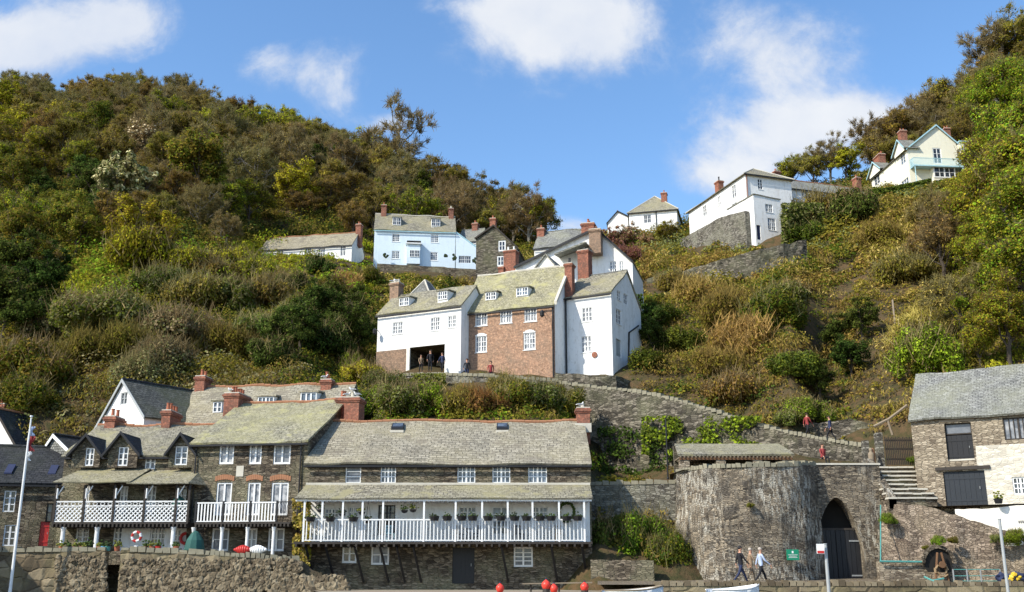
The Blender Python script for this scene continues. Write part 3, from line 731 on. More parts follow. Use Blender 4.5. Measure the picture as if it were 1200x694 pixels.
mkproto('nearbrown', 1, 120, 10, 5, 'round', ['straw', 'brown', 'olive'], leaves=4500, ls=.18, twigs=6000, low=.1)
NT_ = [0]
def place_tree(key, x, y, s, label, group=None, name='tree', z=None, rz=None, sz=1.0, i=None, cat='tree'):
    v = PROTO[key][(NT_[0] if i is None else i) % len(PROTO[key])]; NT_[0] += 1
    z = ground(x, y) - .2 if z is None else z
    r = empty(name, (x, y, z), label, cat, group, random.uniform(0, 6.28) if rz is None else rz); r.scale = (s, s, s * sz)
    obj_from(v[0], 'trunk', r); obj_from(v[1], 'crown', r)
    return r
# shrub meshes ---------------------------------------------------------------
def shrub_mesh(seed, R, Hh, pal, n=2500, ls=.22, asp=1.4, spike=0, twigs=500, tpal='twig'):
    rs = np.random.RandomState(seed); k = 34; n = int(n * 2.6); ls *= .56; twigs = int(twigs * 1.5)
    a = rs.uniform(0, 6.28, k); rr = np.sqrt(rs.rand(k)) * R * .8; zz = (rs.rand(k) ** .6) * Hh * .8 * np.sqrt(np.clip(1 - (rr / R) ** 2, .1, 1))
    T = np.stack([np.cos(a) * rr, np.sin(a) * rr, zz + .1 * Hh], 1); cr = R * rs.uniform(.18, .38, k)
    idx = rs.choice(k, n, p=cr / cr.sum()); off = rs.normal(size=(n, 3)); off /= np.linalg.norm(off, axis=1)[:, None]; off *= rs.rand(n, 1) ** .35
    C = T[idx] + off * cr[idx][:, None]; C[:, 2] = np.abs(C[:, 2]) - .1
    out = off + np.array([0, 0, .4]) + rs.normal(size=(n, 3)) * .5
    up = np.array([[0, 0, 1.0]]) if spike else None
    V = [quads(C, out, ls * rs.uniform(.6, 1.3, n), asp, rs, up)]; tint = rs.uniform(.7, 1.25, k); Cc = [palcol(pal, n, rs) * tint[idx][:, None]]
    if twigs:
        i2 = rs.randint(0, k, twigs); d = np.stack([rs.normal(0, .5, twigs), rs.normal(0, .5, twigs), rs.uniform(.5, 1.3, twigs)], 1); d /= np.linalg.norm(d, axis=1)[:, None]
        ln = R * rs.uniform(.2, .55, twigs); Cn = T[i2] + rs.normal(size=(twigs, 3)) * cr[i2][:, None] * .5 + d * .2
        nn = np.cross(d, rs.normal(size=(twigs, 3))); nn /= np.linalg.norm(nn, axis=1)[:, None]; B = np.cross(nn, d); w = rs.uniform(.012, .03, twigs)[:, None]; h = (ln * .5)[:, None]
        V.append(np.stack([Cn - d * h - B * w, Cn - d * h + B * w, Cn + d * h + B * w * .3, Cn + d * h - B * w * .3], 1).reshape(-1, 3)); Cc.append(palcol([tpal], twigs, rs))
    V = np.concatenate(V); V[:, 2] = np.maximum(V[:, 2], -.4)
    return leafmesh('foliage', V, np.concatenate(Cc))
SH = {
 'lime': [shrub_mesh(1, 2, 2.4, ['lime', 'olive'], 4200, .17, 2.2, 1, 500)], 'green': [shrub_mesh(2, 2, 2.1, ['green', 'olive'], 3600, .2), shrub_mesh(12, 2, 2.0, ['green', 'sage'], 3600, .2)],
 'ivy': [shrub_mesh(3, 2, 1.7, ['ivy', 'green'], 3600, .19, twigs=100)], 'sage': [shrub_mesh(4, 2, 2.0, ['sage', 'green'], 3600, .18)],
 'brown': [shrub_mesh(5, 2, 1.8, ['brown', 'olive', 'olive'], 3400, .15, 2.5, 1, 1500, 'brown'), shrub_mesh(15, 2, 1.8, ['brown', 'olive', 'straw', 'olive'], 3200, .15, 2.5, 1, 1500, 'straw')],
 'straw': [shrub_mesh(6, 2, 1.7, ['straw', 'brown', 'olive'], 3000, .13, 4, 1, 2200, 'straw')], 'bracken': [shrub_mesh(7, 2, 1.3, ['bracken', 'brown', 'olive'], 3800, .18, 1.8, 0, 600, 'bracken')],
 'grey': [shrub_mesh(8, 2, 2.0, ['grey', 'sage'], 3400, .18, twigs=900)], 'olive': [shrub_mesh(9, 2, 2.0, ['olive', 'brown'], 3600, .18, 1.8, 1, 900), shrub_mesh(19, 2, 2.2, ['olive', 'green'], 3600, .18, 1.6, 0, 500)],
 'vivid': [shrub_mesh(10, 2, 2.3, ['vivid', 'green'], 6500, .15, 1.4), shrub_mesh(27, 2, 2.1, ['vivid', 'green', 'ivy'], 6500, .15, 1.4)], 'gold': [shrub_mesh(11, 2, 2.6, ['gold', 'olive'], 2600, .22)],
 'rose': [shrub_mesh(13, 2, 2.2, ['rose', 'brown'], 3000, .16, 1.5, 0, 1200, 'rose')], 'dark': [shrub_mesh(14, 2, 2.2, ['dark', 'ivy'], 3800, .22)],
}
def put_shrub(kind, px, py, w, label, group='', s_h=1.0, up=0.0, name='shrub', P=None, cat='shrub'):
    """shrub rooted on the hillside where the pixel's ray meets it; w = width in metres"""
    P = ghit(px, py) if P is None else Vector(P)
    if P is None: return
    v = SH[kind]; o = obj_from(v[int(px * 7 + py) % len(v)], name); s = w / 4.2
    o.location = P + Vector((0, 0, up - .15)); o.scale = (s, s, s * s_h); o.rotation_euler = (0, 0, random.uniform(0, 6.28)); tag(o, label, cat, group or None); return o
# ------------------------------------------------------------------ helpers for cottages
def P2(px, py, Y): p = pt(px, py, Y); return (p.x, p.y)
def mk(name, label, A, B, D, zb, mat, group=None, cat='house', Bx=None):
    """A=(px,py,Y) left eave; B=(px,Y)"""
    a = pt(*A); ze = a.z; bx = xat(B[0], B[1], ze)
    return House(name, label, cat, (a.x, a.y), (bx, B[1]), D, zb, ze, mat, group)
def gablet(h, face, xa, xc, xb, yap, yeave, ybot, wr=None, wallm='stone', roofm='slate_dark', back=2.6, v=-.42, nx=2, ny=3, fm='white_paint', gm='glass_mid', barge='black'):
    f0 = h.F[face]; f = Fr(f0.O + f0.n * v, f0.a, f0.n)
    a = f.px(xa, yeave)[0]; b = f.px(xb, yeave)[0]; a, b = min(a, b), max(a, b); c, zt = f.px(xc, yap); zl = f.px(xc, yeave)[1]; z0 = f.px(xc, ybot)[1]
    holes = []
    if wr:
        u = sorted((f.px(wr[0], wr[1])[0], f.px(wr[2], wr[1])[0])); holes = [(u[0], u[1], f.px(xc, wr[3])[1], f.px(xc, wr[1])[1])]
    m = MB(); ins = .22 * (b - a) / 2
    panel(m, f, [(a + ins, z0), (b - ins, z0), (b - ins, zl + (zt - zl) * .22), (c, zt - .02), (a + ins, zl + (zt - zl) * .22)], holes, .1)
    g = m.build('gablet', wallm, h.root)
    m = MB(); o = .28
    for (u, s) in ((a, 1), (b, -1)):
        slab(m, *( (f.w(u, back, zl), f.w(u, -o, zl), f.w(c, -o, zt), f.w(c, back, zt)) if s > 0 else (f.w(u, -o, zl), f.w(u, back, zl), f.w(c, back, zt), f.w(c, -o, zt))), .08, 4, 3, .02)
    m.build('gablet_roof', roofm, g)
    m = MB()
    for u in (a, b):
        p = [f.w(u, -o - .05, zl - .14), f.w(c, -o - .05, zt - .14), f.w(c, -o - .005, zt - .14), f.w(u, -o - .005, zl - .14)]; m.hexa(p + [x + Vector((0, 0, .2)) for x in p])
    m.build('bargeboard', barge, g)
    for r in holes: window(f, r, g, nx, ny, gm=gm, fm=fm)
    return g
def pickets(m, f, u0, u1, v, z0, z1, step=.2, w=.05):
    n = max(2, int((u1 - u0) / step))
    for k in range(n):
        c = u0 + (u1 - u0) * (k + .5) / n; m.box(f, c - w / 2, c + w / 2, v - .015, v + .015, z0, z1)
    m.box(f, u0, u1, v - .04, v + .04, z1, z1 + .07); m.box(f, u0, u1, v - .03, v + .03, z0 - .05, z0 - .001)
def lattice(m, f, u0, u1, v, z0, z1, step=.28, w=.045):
    h = z1 - z0
    def bar(a, za, b, zb, dv):
        d = math.hypot(b - a, zb - za); ox, oz = -(zb - za) / d * w / 2, (b - a) / d * w / 2
        m.hexa([f.w(a - ox, v + dv, za - oz), f.w(b - ox, v + dv, zb - oz), f.w(b - ox, v + dv + .02, zb - oz), f.w(a - ox, v + dv + .02, za - oz),
                f.w(a + ox, v + dv, za + oz), f.w(b + ox, v + dv, zb + oz), f.w(b + ox, v + dv + .02, zb + oz), f.w(a + ox, v + dv + .02, za + oz)])
    k = -h
    while k < (u1 - u0):
        a, b = max(0, k), min(u1 - u0, k + h)
        if b > a: bar(u0 + a, z0 + (a - k), u0 + b, z0 + (b - k), 0); bar(u0 + a, z1 - (a - k), u0 + b, z1 - (b - k), .022)
        k += step
GULLS = []
# ================================================================== long cottage with white verandah (G)
YG0 = 58.0
G = mk('balcony_cottage', 'long stone cottage with white picket balcony and wide pale slate roof', (358, 543, YG0), (692, YG0), 10, -1.4, 'stone')
f = G.F['front']; zfl = zat(635, YG0 - 1.5); zraf = zat(584, YG0 - 1.6); zraw = zat(568, YG0)
for (x0, x1, gm, nx) in ((405, 423, 'curtain', 1), (446, 464, 'glass_mid', 4), (536, 557, 'glass_mid', 4), (577, 598, 'glass_mid', 4), (619, 641, 'glass_mid', 4)):
    G.win('front', x0, 545, x1, 566.5, nx, 3, gm=gm, mull=2)
# windows and doors opening on the balcony, measured on the wall plane
for (x0, x1, y0, y1, k) in ((380, 397, 596, 612, 'w'), (408, 420, 594, 612, 'w'), (443, 463, 592, 627, 'd'), (538, 558, 594, 612, 'w'), (577, 598, 594, 627, 'g'), (622, 642, 594, 612, 'w')):
    r = G.rect('front', x0, y0, x1, y1); G.holes['front'].append(r)
    G.todo.append(('w', 'front', r, 4 if k == 'w' else 2, 3 if k == 'w' else 4, dict(gm='glass_mid' if k != 'd' else 'glass', fm='black' if k == 'd' else 'white_paint', name='window' if k == 'w' else 'glazed_door')))
G.win('front', 401, 638, 418, 660, 2, 2, gm='glass', ft=.1); G.win('front', 435, 639, 456, 662, 2, 2, gm='curtain', ft=.09, mull=1); G.win('front', 602, 641, 624.5, 664.5, 2, 4, gm='glass_mid', ft=.09)
G.dr('front', 530, 642, 556, 684, mat='black')
vr = 5.0; G.roof_u(f.px(540, 495.5, vr)[1], 'slate_pale', vr=vr, og=.05, oh=.22, zeb=8.0, sag=.14)
G.finish()
# whitewashed band behind the balcony
m = MB(); hs = [h for h in G.holes['front'] if zfl < (h[2] + h[3]) / 2 < zraf]
panel(m, Fr(f.O - f.n * .015, f.a, f.n), [(.1, zfl - .05), (G.L - .1, zfl - .05), (G.L - .1, zraw), (.1, zraw)], hs, .02); m.build('whitewashed_wall', 'white', G.root)
m = MB(); slab(m, f.w(-.15, -1.75, zraf), f.w(G.L - .05, -1.75, zraf), f.w(G.L - .05, -.01, zraw), f.w(.1, -.01, zraw), .07, 24, 3, .05); vro = m.build('verandah_roof', 'slate_green', G.root)
m = MB(); m.box(f, .1, G.L - .05, -.08, -.004, zraw - .02, zraw + .1); m.build('flashing', 'pale_cap', vro)
m = MB(); m.box(f, -.1, G.L - .1, -1.62, -1.5, zraf - .16, zraf - .05)
vpx = [357, 378, 402, 425, 449, 497, 534, 565, 595, 624, 655, 684.5]
vu = [Fr(f.O - f.n * 1.5, f.a, f.n).px(x, 600)[0] for x in vpx]
for u in vu: m.box(f, u - .05, u + .05, -1.61, -1.51, zfl, zraf - .16)
for k in range(60):
    u = .1 + (G.L - .3) * k / 59; m.box(f, u - .03, u + .03, -1.5, -.02, zraf - .14, zraf - .07)
m.build('verandah_post', 'white_paint', G.root)
m = MB()
for a, b in zip(vu[:-1], vu[1:]): pickets(m, f, a + .05, b - .05, -1.56, zfl + .1, zfl + 1.12, .19, .055)
m.build('balustrade', 'white_paint', G.root)
m = MB(); m.box(f, -.1, G.L - .1, -1.62, -.002, zfl - .12, zfl)
for k in range(40): u = .05 + (G.L - .3) * k / 39; m.box(f, u - .05, u + .05, -1.68, -.01, zfl - .26, zfl - .122)
m.build('balcony_floor', 'timber', G.root)
for x in (364, 387, 420, 449, 468, 487, 588, 645, 680):
    u = f.px(x, 640)[0]; m = MB(); m.tube(f.w(u, -1.45, zfl - .26), f.w(u + .35, -.05, zfl - 2.1), .07, .07, 5); m.build('balcony_brace', 'black', G.root)
for (x0, x1, y0, y1) in ((459, 473, 500, 509), (582, 595, 502, 512)):
    fr = Fr(f.O + f.n * 4.0, f.a, f.n); a, z1 = fr.px(x0, y0); b, _ = fr.px(x1, y0); k = (f.px(540, 495.5, vr)[1] - G.ze) / vr
    v0 = 3.7; m = MB(); z = G.ze + k * v0 + .1
    m.hexa([f.w(a, v0, z), f.w(b, v0, z), f.w(b, v0 + .75, z + k * .75), f.w(a, v0 + .75, z + k * .75), f.w(a, v0, z + .2), f.w(b, v0, z + .2), f.w(b, v0 + .75, z + k * .75 + .14), f.w(a, v0 + .75, z + k * .75 + .14)])
    sk = m.build('skylight', 'black', G.root)
    m = MB(); m.poly([f.w(a + .06, v0 + .06, z + .225), f.w(b - .06, v0 + .06, z + .225), f.w(b - .06, v0 + .66, z + k * .6 + .2), f.w(a + .06, v0 + .66, z + k * .6 + .2)]); m.build('pane', 'glass_mid', sk)
    m = MB(); m.box(f, a - .05, b + .05, v0 - .2, v0 - .01, z - .12, z + .03); m.build('flashing', 'pale_cap', sk)
gc = G.chim(676, 691, 478, 4.6, .9, 7.5, 1, pm='pale_cap', ph=.3)
m = MB(); a, b = f.px(674, 500, 4.4)[0], f.px(693, 500, 4.4)[0]; m.box(f, a, b, 4.35, 4.59, 8.2, 8.75); m.build('flashing', 'pale_cap', gc)
# flower troughs and hanging baskets on the balcony
ff = Fr(f.O - f.n * 1.58, f.a, f.n)
def basket(px, py, hang):
    c = pt(px, py, YG0 - 1.35 if hang else YG0 - 1.72); r = empty('hanging_basket' if hang else 'flower_trough', (c.x, c.y, c.z - .15), None, 'basket' if hang else 'planter', 'hanging baskets under the verandah roof' if hang else 'black flower troughs along the balcony rail')
    m = MB(); w = .2 if hang else .26; s_ = 1.35
    if hang: m.lathe((c.x, c.y, c.z - .16), [(.05, 0), (.14, .04), (.19, .14), (.2, .16)], 8)
    else: m.lathe((c.x, c.y, c.z - .15), [(.2, 0), (.27, .2), (.29, .23), (.26, .24)], 8)
    m.build('pot', 'black', r)
    m = MB()
    if hang:
        for k in range(3): an = k * 2.1; m.tube((c.x + .18 * math.cos(an), c.y + .18 * math.sin(an), c.z), (c.x, c.y, zraf - .1), .008, .008, 3)
        m.build('chain', 'black', r)
    m = MB(); rs = random.Random(int(px))
    for k in range(26): m.blob((c.x + rs.gauss(0, .12), c.y + rs.gauss(0, .1), c.z + .05 + abs(rs.gauss(0, .09))), (.05, .05, .04), k, 1, .6)
    m.build('plant', BMAT[(int(px) % 2) * 2 if not hang else int(px) % 3], r); return r
def leafy(name, c): t = NT(name); n = t.noise(t.pos(), 9, 3); return t.bsdf(t.mix(n, tuple(x * .5 for x in c), tuple(x * 1.5 for x in c)), .8, n, .6, .05, .2)
BMAT = [leafy('basket_foliage', (.05, .08, .02)), leafy('basket_foliage_yellow', (.16, .17, .03)), leafy('basket_foliage_dark', (.03, .045, .015))]
M['pl1'], M['pl2'], M['pl3'] = BMAT
hb = [(375, 597), (401, 602), (424, 600), (474, 598), (484, 597), (431, 610)]
HL = ['hanging basket of trailing plants nearest the left end of the white balcony', 'hanging basket second from the left end of the balcony', 'hanging basket in front of the grey balcony window', 'left one of two close hanging baskets beside the dark glazed door', 'right one of two close hanging baskets beside the dark glazed door', 'low hanging basket close above the balcony rail']
for (x, y), l in zip(hb, HL): basket(x, y, True)['label'] = l
tx = [364, 387, 414, 509, 524, 541, 554, 572, 587, 603, 617, 633, 646, 664, 677]
for i, x in enumerate(tx): basket(x, 607 if i > 2 else 608, False)['label'] = ('black flower trough on the balcony rail, at the left end' if i < 3 else 'black flower trough with dark plants on the right part of the balcony rail')
# wreath and bistro furniture on the balcony
c = pt(664, 600, YG0 - .25); m = MB()
for k in range(22):
    an = k / 22 * 6.283; m.blob((c.x + .42 * math.cos(an), c.y - .05, c.z + .5 * math.sin(an)), (.11, .07, .11), k, 1, .6)
m.thing('wreath', 'pl1', 'large green leaf wreath hanging on the white balcony wall', 'wreath')
def bistro(px, label, grp):
    c = pt(px, 628, YG0 - .8); c.z = zfl; r = empty('bistro_table', c, label, 'table', grp); m = MB(); m.lathe(c + Vector((0, 0, .68)), [(.28, 0), (.3, .015), (.28, .03)], 12); m.build('tabletop', 'black', r)
    for k in range(3): m = MB(); an = k * 2.09; m.tube(c + Vector((.24 * math.cos(an), .24 * math.sin(an), 0)), c + Vector((-.1 * math.cos(an), -.1 * math.sin(an), .68)), .015); m.build('leg', 'black', r)
def chair(px, rz, label, mat='black'):
    c = pt(px, 628, YG0 - .75); c.z = zfl; r = empty('garden_chair', c, label, 'chair', 'garden chairs on the balcony'); fr = Fr(c, (math.cos(rz), math.sin(rz), 0), (-math.sin(rz), math.cos(rz), 0)); m = MB(); z = c.z
    m.box(fr, -.2, .2, -.2, .2, z + .42, z + .45); m.build('seat', mat, r); m = MB()
    for k in range(5): m.box(fr, -.18 + .09 * k - .02, -.18 + .09 * k + .02, .19, .215, z + .46, z + .84)
    m.box(fr, -.21, .21, .185, .22, z + .841, z + .9); m.build('backrest', mat, r)
    for a in (-.19, .19):
        for b in (-.19, .19): m = MB(); m.tube(fr.w(a, b, z), fr.w(a, b, z + .42), .018); m.build('leg', mat, r)
bistro(548, 'small round black table on the balcony between two chairs', None); chair(540, 1.2, 'black slatted chair left of the round balcony table'); chair(557, -1.2, 'black slatted chair right of the round balcony table')
chair(608, .5, 'black slatted chair beside the right balcony door'); chair(655, 0, 'pale wooden chair at the right end of the balcony', 'timber_pale'); chair(457, .3, 'pale blue chair beside the dark glazed balcony door', 'blue_trim')
# ================================================================== stone cottage with pickets (E)
E = mk('terrace_cottage', 'stone cottage with brick arches, yellow lichened roof and white picket balcony', (227, 518.7, 59.6), (361, 58.6), 13, .1, 'stone')
f = E.F['front']
for (x0, x1) in ((257, 274), (292, 306.5), (320.5, 340.5)): E.win('front', x0, 520.5, x1, 544, 2, 1, gm='curtain', ft=.09)
for (x0, x1) in ((253, 271), (289.5, 304.5), (317.5, 337.5)):
    r = E.rect('front', x0, 565.5, x1, 604); E.holes['front'].append(r); E.todo.append(('w', 'front', r, 2, 1, dict(gm='curtain', ft=.09, name='glazed_door')))
    m = MB(); n = 9; ww = r[1] - r[0]
    for k in range(n):   # segmental brick arch over each door
        a0 = r[0] - .12 + (ww + .24) * k / n; a1 = r[0] - .12 + (ww + .24) * (k + .92) / n; c = 4 * (k + .5) / n * (1 - (k + .5) / n); m.box(f, a0, a1, -.035, -.004, r[3] + .05 + .12 * c, r[3] + .33 + .12 * c)
    m.build('brick_arch', 'ridge', E.root)
for (x0, x1) in ((248, 268), (288, 301), (314, 333)): E.win('front', x0, 619, x1, 646, 2, 2, gm='curtain', ft=.1)
E.roof_u(f.px(330, 473, 6.5)[1], 'slate_yellow', vr=6.5, og=.12, oh=.35, sag=.17)
E.finish()
a = E.rect('front', 277, 546, 285.5, 558.5); m = MB(); m.box(f, a[0], a[1], -.03, -.004, a[2], a[3]); m.build('plaque', 'pale_cap', E.root)
bv = 1.5; fb = Fr(f.O - f.n * bv, f.a, f.n); zf = fb.px(280, 612)[1]; u0, u1 = fb.px(229, 600)[0], fb.px(324, 600)[0]; u2 = fb.px(341, 600)[0]
m = MB(); m.box(f, u0, u2, -bv, -.004, zf - .1, zf)
for k in range(26): u = u0 + .1 + (u2 - u0 - .2) * k / 25; m.box(f, u - .05, u + .05, -bv - .08, -.01, zf - .25, zf - .102)
m.build('balcony_floor', 'timber', E.root)
m = MB(); pb = [fb.px(x, 600)[0] for x in (229, 261, 293, 324)]
for a, b in zip(pb[:-1], pb[1:]): pickets(m, f, a + .05, b - .05, -bv + .06, zf + .08, zf + 1.02, .17, .075)
m.build('balustrade', 'white_paint', E.root)
m = MB()
for u in pb: m.box(f, u - .05, u + .05, -bv, -bv + .1, zf, zf + 1.15)
m.build('balcony_post', 'black', E.root)
m = MB()
for k in range(9):
    u = u1 + .08 + (u2 - u1) * k / 9
    for j in range(6):
        t0, t1 = j / 6, (j + 1) / 6; bl = lambda t: -bv - .22 * math.sin(t * 3.14) + .06
        m.tube(f.w(u, bl(t0), zf + .05 + t0), f.w(u, bl(t1), zf + .05 + t1), .014, .014, 4)
m.box(f, u1, u2 + .05, -bv + .02, -bv + .08, zf + 1.05, zf + 1.1)
m.build('iron_railing', 'black', E.root)
TZ0 = .35   # terrace level
for x in (224.5, 258, 288, 319):
    u = fb.px(x, 640)[0]; m = MB(); m.lathe(f.w(u, -bv + .12, TZ0), [(.13, 0), (.13, .15), (.095, .2), (.09, zf - TZ0 - .5), (.14, zf - TZ0 - .3), (.14, zf - TZ0 - .26)], 10); m.build('column', 'white_paint', E.root)
m = MB(); m.tube(f.w(.25, -.1, zf), f.w(.25, -.1, E.ze - .1), .05); m.tube(f.w(E.L - .35, -.1, .5), f.w(E.L - .35, -.1, E.ze - .1), .05); m.build('drainpipe', 'black', E.root)
ce = E.chim(263, 280, 461, 5.6, 2.0, 7.8, 5)
E.chim(394, 406, 466, 5.8, .9, 8, 2); E.chim(404, 421, 466, 4.6, 1.2, 8, 4, pm='pale_cap', ph=.35)
# ================================================================== terrace with gablets and lattice balcony (D)
Dh = mk('gabled_cottages', 'pair of stone cottages with dark pointed gablets and white lattice balcony', (76, 534, 60.3), (228, 60.0), 8.5, .1, 'stone')
f = Dh.F['front']; Dh.win('front', 170, 534.5, 182, 550, 2, 2, gm='curtain')
for (x0, x1, y0, y1, k) in ((97, 104, 569, 600, 'w'), (140, 149, 570, 602, 'c'), (172, 182, 570, 600, 'c'), (205, 218, 570, 600, 'w')):
    r = Dh.rect('front', x0, y0, x1, y1); Dh.holes['front'].append(r); Dh.todo.append(('w', 'front', r, 2, 3, dict(gm='glass_mid' if k == 'w' else 'curtain', name='glazed_door')))
for (x0, x1, y0, y1, nx) in ((89, 104, 618, 636, 2), (133, 144, 616, 640, 2), (176, 194, 617, 640, 4), (202, 213, 620, 642, 2)): Dh.win('front', x0, y0, x1, y1, nx, 3, gm='glass_mid', ft=.08)
Dh.roof_u(f.px(200, 500, 4.2)[1], 'slate_green', vr=4.2, og=.1, oh=.25, gutter='black', sag=.15); Dh.finish()
gablet(Dh, 'front', 80, 103.5, 122, 509.5, 535, 548, (101, 525, 111, 546)); gablet(Dh, 'front', 122, 144, 166, 507, 534, 548, (139.5, 524, 151, 546)); gablet(Dh, 'front', 194, 213.5, 232, 508, 534, 548, (206, 523, 220.5, 545))
a, b = f.px(143, 620)[0], f.px(227, 620)[0]; bvD = 1.7; fb = Fr(f.O - f.n * bvD, f.a, f.n); zf = fb.px(150, 612)[1]
m = MB(); panel(m, Fr(f.O - f.n * .02, f.a, f.n), [(a, .1), (b, .1), (b, zf - .1), (a, zf - .1)], [h for h in Dh.holes['front'] if h[3] < zf + .1 and a < (h[0] + h[1]) / 2 < b], .03); m.build('whitewashed_wall', 'white', Dh.root)
u0, u1, um = fb.px(62, 600)[0], fb.px(221, 600)[0], fb.px(151, 600)[0]
m = MB(); m.box(f, u0, u1, -bvD, -.004, zf - .1, zf)
for k in range(34): u = u0 + .1 + (u1 - u0 - .2) * k / 33; m.box(f, u - .05, u + .05, -bvD - .1, -.01, zf - .27, zf - .102)
m.build('balcony_floor', 'timber', Dh.root)
vp = [fb.px(x, 600)[0] for x in (63, 97, 132, 168, 205, 220)]; m = MB()
for a, b in zip(vp[:-1], vp[1:]):
    lattice(m, f, a + .05, b - .05, -bvD + .05, zf + .08, zf + .86, .25, .062); n = max(1, int((b - a) / .34))
    m.box(f, a + .05, b - .05, -bvD + .03, -bvD + .09, zf + .86, zf + .92); m.box(f, a + .05, b - .05, -bvD + .03, -bvD + .09, zf + 1.1, zf + 1.17); m.box(f, a + .05, b - .05, -bvD + .03, -bvD + .09, zf + .02, zf + .08)
    for k in range(n):   # ring of pierced ovals along the top rail
        c = a + (b - a) * (k + .5) / n
        for j in range(8):
            q0, q1 = j / 8 * 6.283, (j + 1) / 8 * 6.283; m.tube(f.w(c + .13 * math.cos(q0), -bvD + .06, zf + 1.01 + .08 * math.sin(q0)), f.w(c + .13 * math.cos(q1), -bvD + .06, zf + 1.01 + .08 * math.sin(q1)), .02, .02, 4, False)
m.build('balustrade', 'white_paint', Dh.root)
zr = fb.px(140, 566)[1]
for u in vp: m = MB(); m.box(f, u - .06, u + .06, -bvD, -bvD + .12, zf, zr - .1); m.build('balcony_post', 'timber', Dh.root)
for u in vp[:-1]:
    m = MB(); m.tube(f.w(u + .05, -bvD + .06, zr - .75), f.w(u + .4, -bvD + .06, zr - .15), .04, .04, 5); m.tube(f.w(u + .1, -bvD - .02, zf + 1.3), f.w(u + .1, -bvD - .02, zr - .3), .05, .05, 6); m.build('post_bracket', 'white_paint', Dh.root)
zw = f.px(140, 550)[1]
for (x0, x1, dz) in ((u0 - .1, um, .04), (um - .2, u1 - .05, -.04)):
    m = MB(); slab(m, f.w(x0, -bvD - .25, zr + dz), f.w(x1, -bvD - .25, zr + dz), f.w(x1 + (.35 if dz > 0 else 0), -.01, zw + dz), f.w(x0 + .75, -.01, zw + dz), .06, 10, 3, .05); m.build('verandah_roof', 'slate_green', Dh.root)
m = MB(); slab(m, f.w(u1 - .05, -bvD - .25, zr - .04), f.w(u1 + .55, -.4, zr - .04), f.w(u1 - .05, -.01, zw - .04), f.w(u1 - .05, -.01, zw - .03), .06, 4, 3, .02); m.build('verandah_hip', 'slate_green', Dh.root)
for x in (71, 111, 201):
    u = fb.px(x, 640)[0]; m = MB(); m.lathe(f.w(u, -bvD + .12, TZ0), [(.16, 0), (.16, .15), (.13, .2), (.12, zf - TZ0 - .5), (.17, zf - TZ0 - .3), (.17, zf - TZ0 - .26)], 10); m.build('column', 'white_paint', Dh.root)
Dh.chim(190, 200, 481, 3.6, 1.9, 7, 4); Dh.chim(123, 135, 488, 3.7, 1.5, 7, 2)
# ================================================================== back row: big slate roof with rooflights (F), white gable (C), shingled gable (B), dark inn (A)
Fh = mk('back_cottage', 'white cottage behind the terrace with broad pale slate roof and dormers', (196, 497, 68), (392, 66.5), 8, 6.5, 'white')
Fh.roof_u(Fh.F['front'].px(300, 454, 4)[1], 'slate_pale', vr=4, og=.2, sag=.15); Fh.finish()
Fh.chim(229, 240, 441, 3.4, 1.2, 10, 2); Fh.chim(376, 388, 445, 3.4, .8, 10, 2)
dormer(Fh, 249.5, 471, 261, 484, 1.0, nx=2, ny=2); dormer(Fh, 302, 465, 322, 474, 2.0, nx=4, ny=1, mat='slate_pale'); dormer(Fh, 352, 460, 372, 473, 2.0, nx=3, ny=1, mat='slate_pale')
mid = pt(146, 446, 67); U = Vector((.82, -.574, 0)).normalized(); cA = mid - U * 2.6; cB = mid + U * 2.5
Ch = House('white_gabled_cottage', 'small white gabled cottage with dark mossy slate roof at the foot of the cliff', 'house', (cA.x, cA.y), (cB.x, cB.y), 5.6, 6.0, 9.3, 'white')
Ch.win('front', 141.5, 460, 149, 474, 2, 2, fm='grey_paint', gm='curtain')
Ch.roof_v(mid.z, 'slate_moss', zeR=9.75, zeL=9.1, og=.15, oh=.25, ridge='slate_dark', barge='grey_paint'); Ch.finish()
Bh = mk('shingled_cottage', 'small grey shingle-hung gable between the dark inn and the terrace', (49, 533, 63.5), (84, 62.5), 6, 1.0, 'shingle')
Bh.roof_v(Bh.F['front'].px(63, 511)[1], 'slate_dark', ur=Bh.F['front'].px(63, 520)[0], og=.12, ridge='slate_dark', barge='white_paint'); Bh.finish()
Ah = mk('harbour_inn', 'dark slate-roofed inn in deep shade at the left edge', (-130, 562, 58.5), (72, 60.5), 9, -1.4, 'stone')
f = Ah.F['front']; Ah.win('front', 54, 590, 68, 612, 2, 2, fm='timber'); Ah.dr('front', 46, 611, 57, 640, mat='red'); Ah.win('front', 4, 575, 18, 600, 2, 3); Ah.win('front', 4, 615, 18, 640, 2, 3)
Ah.roof_u(f.px(20, 525, 3.2)[1], 'slate_dark', vr=3.2, og=.1, ridge='slate_dark'); Ah.finish()
for x0, x1 in ((6, 15), (57, 66)):
    k = (f.px(20, 525, 3.2)[1] - Ah.ze) / 3.2; a, b = f.px(x0, 555, .8)[0], f.px(x1, 555, .8)[0]; z = Ah.ze + k * .5 + .12
    m = MB(); m.hexa([f.w(a, .5, z), f.w(b, .5, z), f.w(b, 1.3, z + k * .8), f.w(a, 1.3, z + k * .8), f.w(a, .5, z + .08), f.w(b, .5, z + .08), f.w(b, 1.3, z + k * .8 + .08), f.w(a, 1.3, z + k * .8 + .08)]); m.build('skylight', 'navy', Ah.root)
Ai = House('inn_wing', 'tall wing of the dark inn beyond the left edge', 'house', (-40.0, 43), (-31.6, 48), 9, -1.5, 6.2, 'stone'); Ai.roof_u(8.3, 'slate_dark'); Ai.finish()
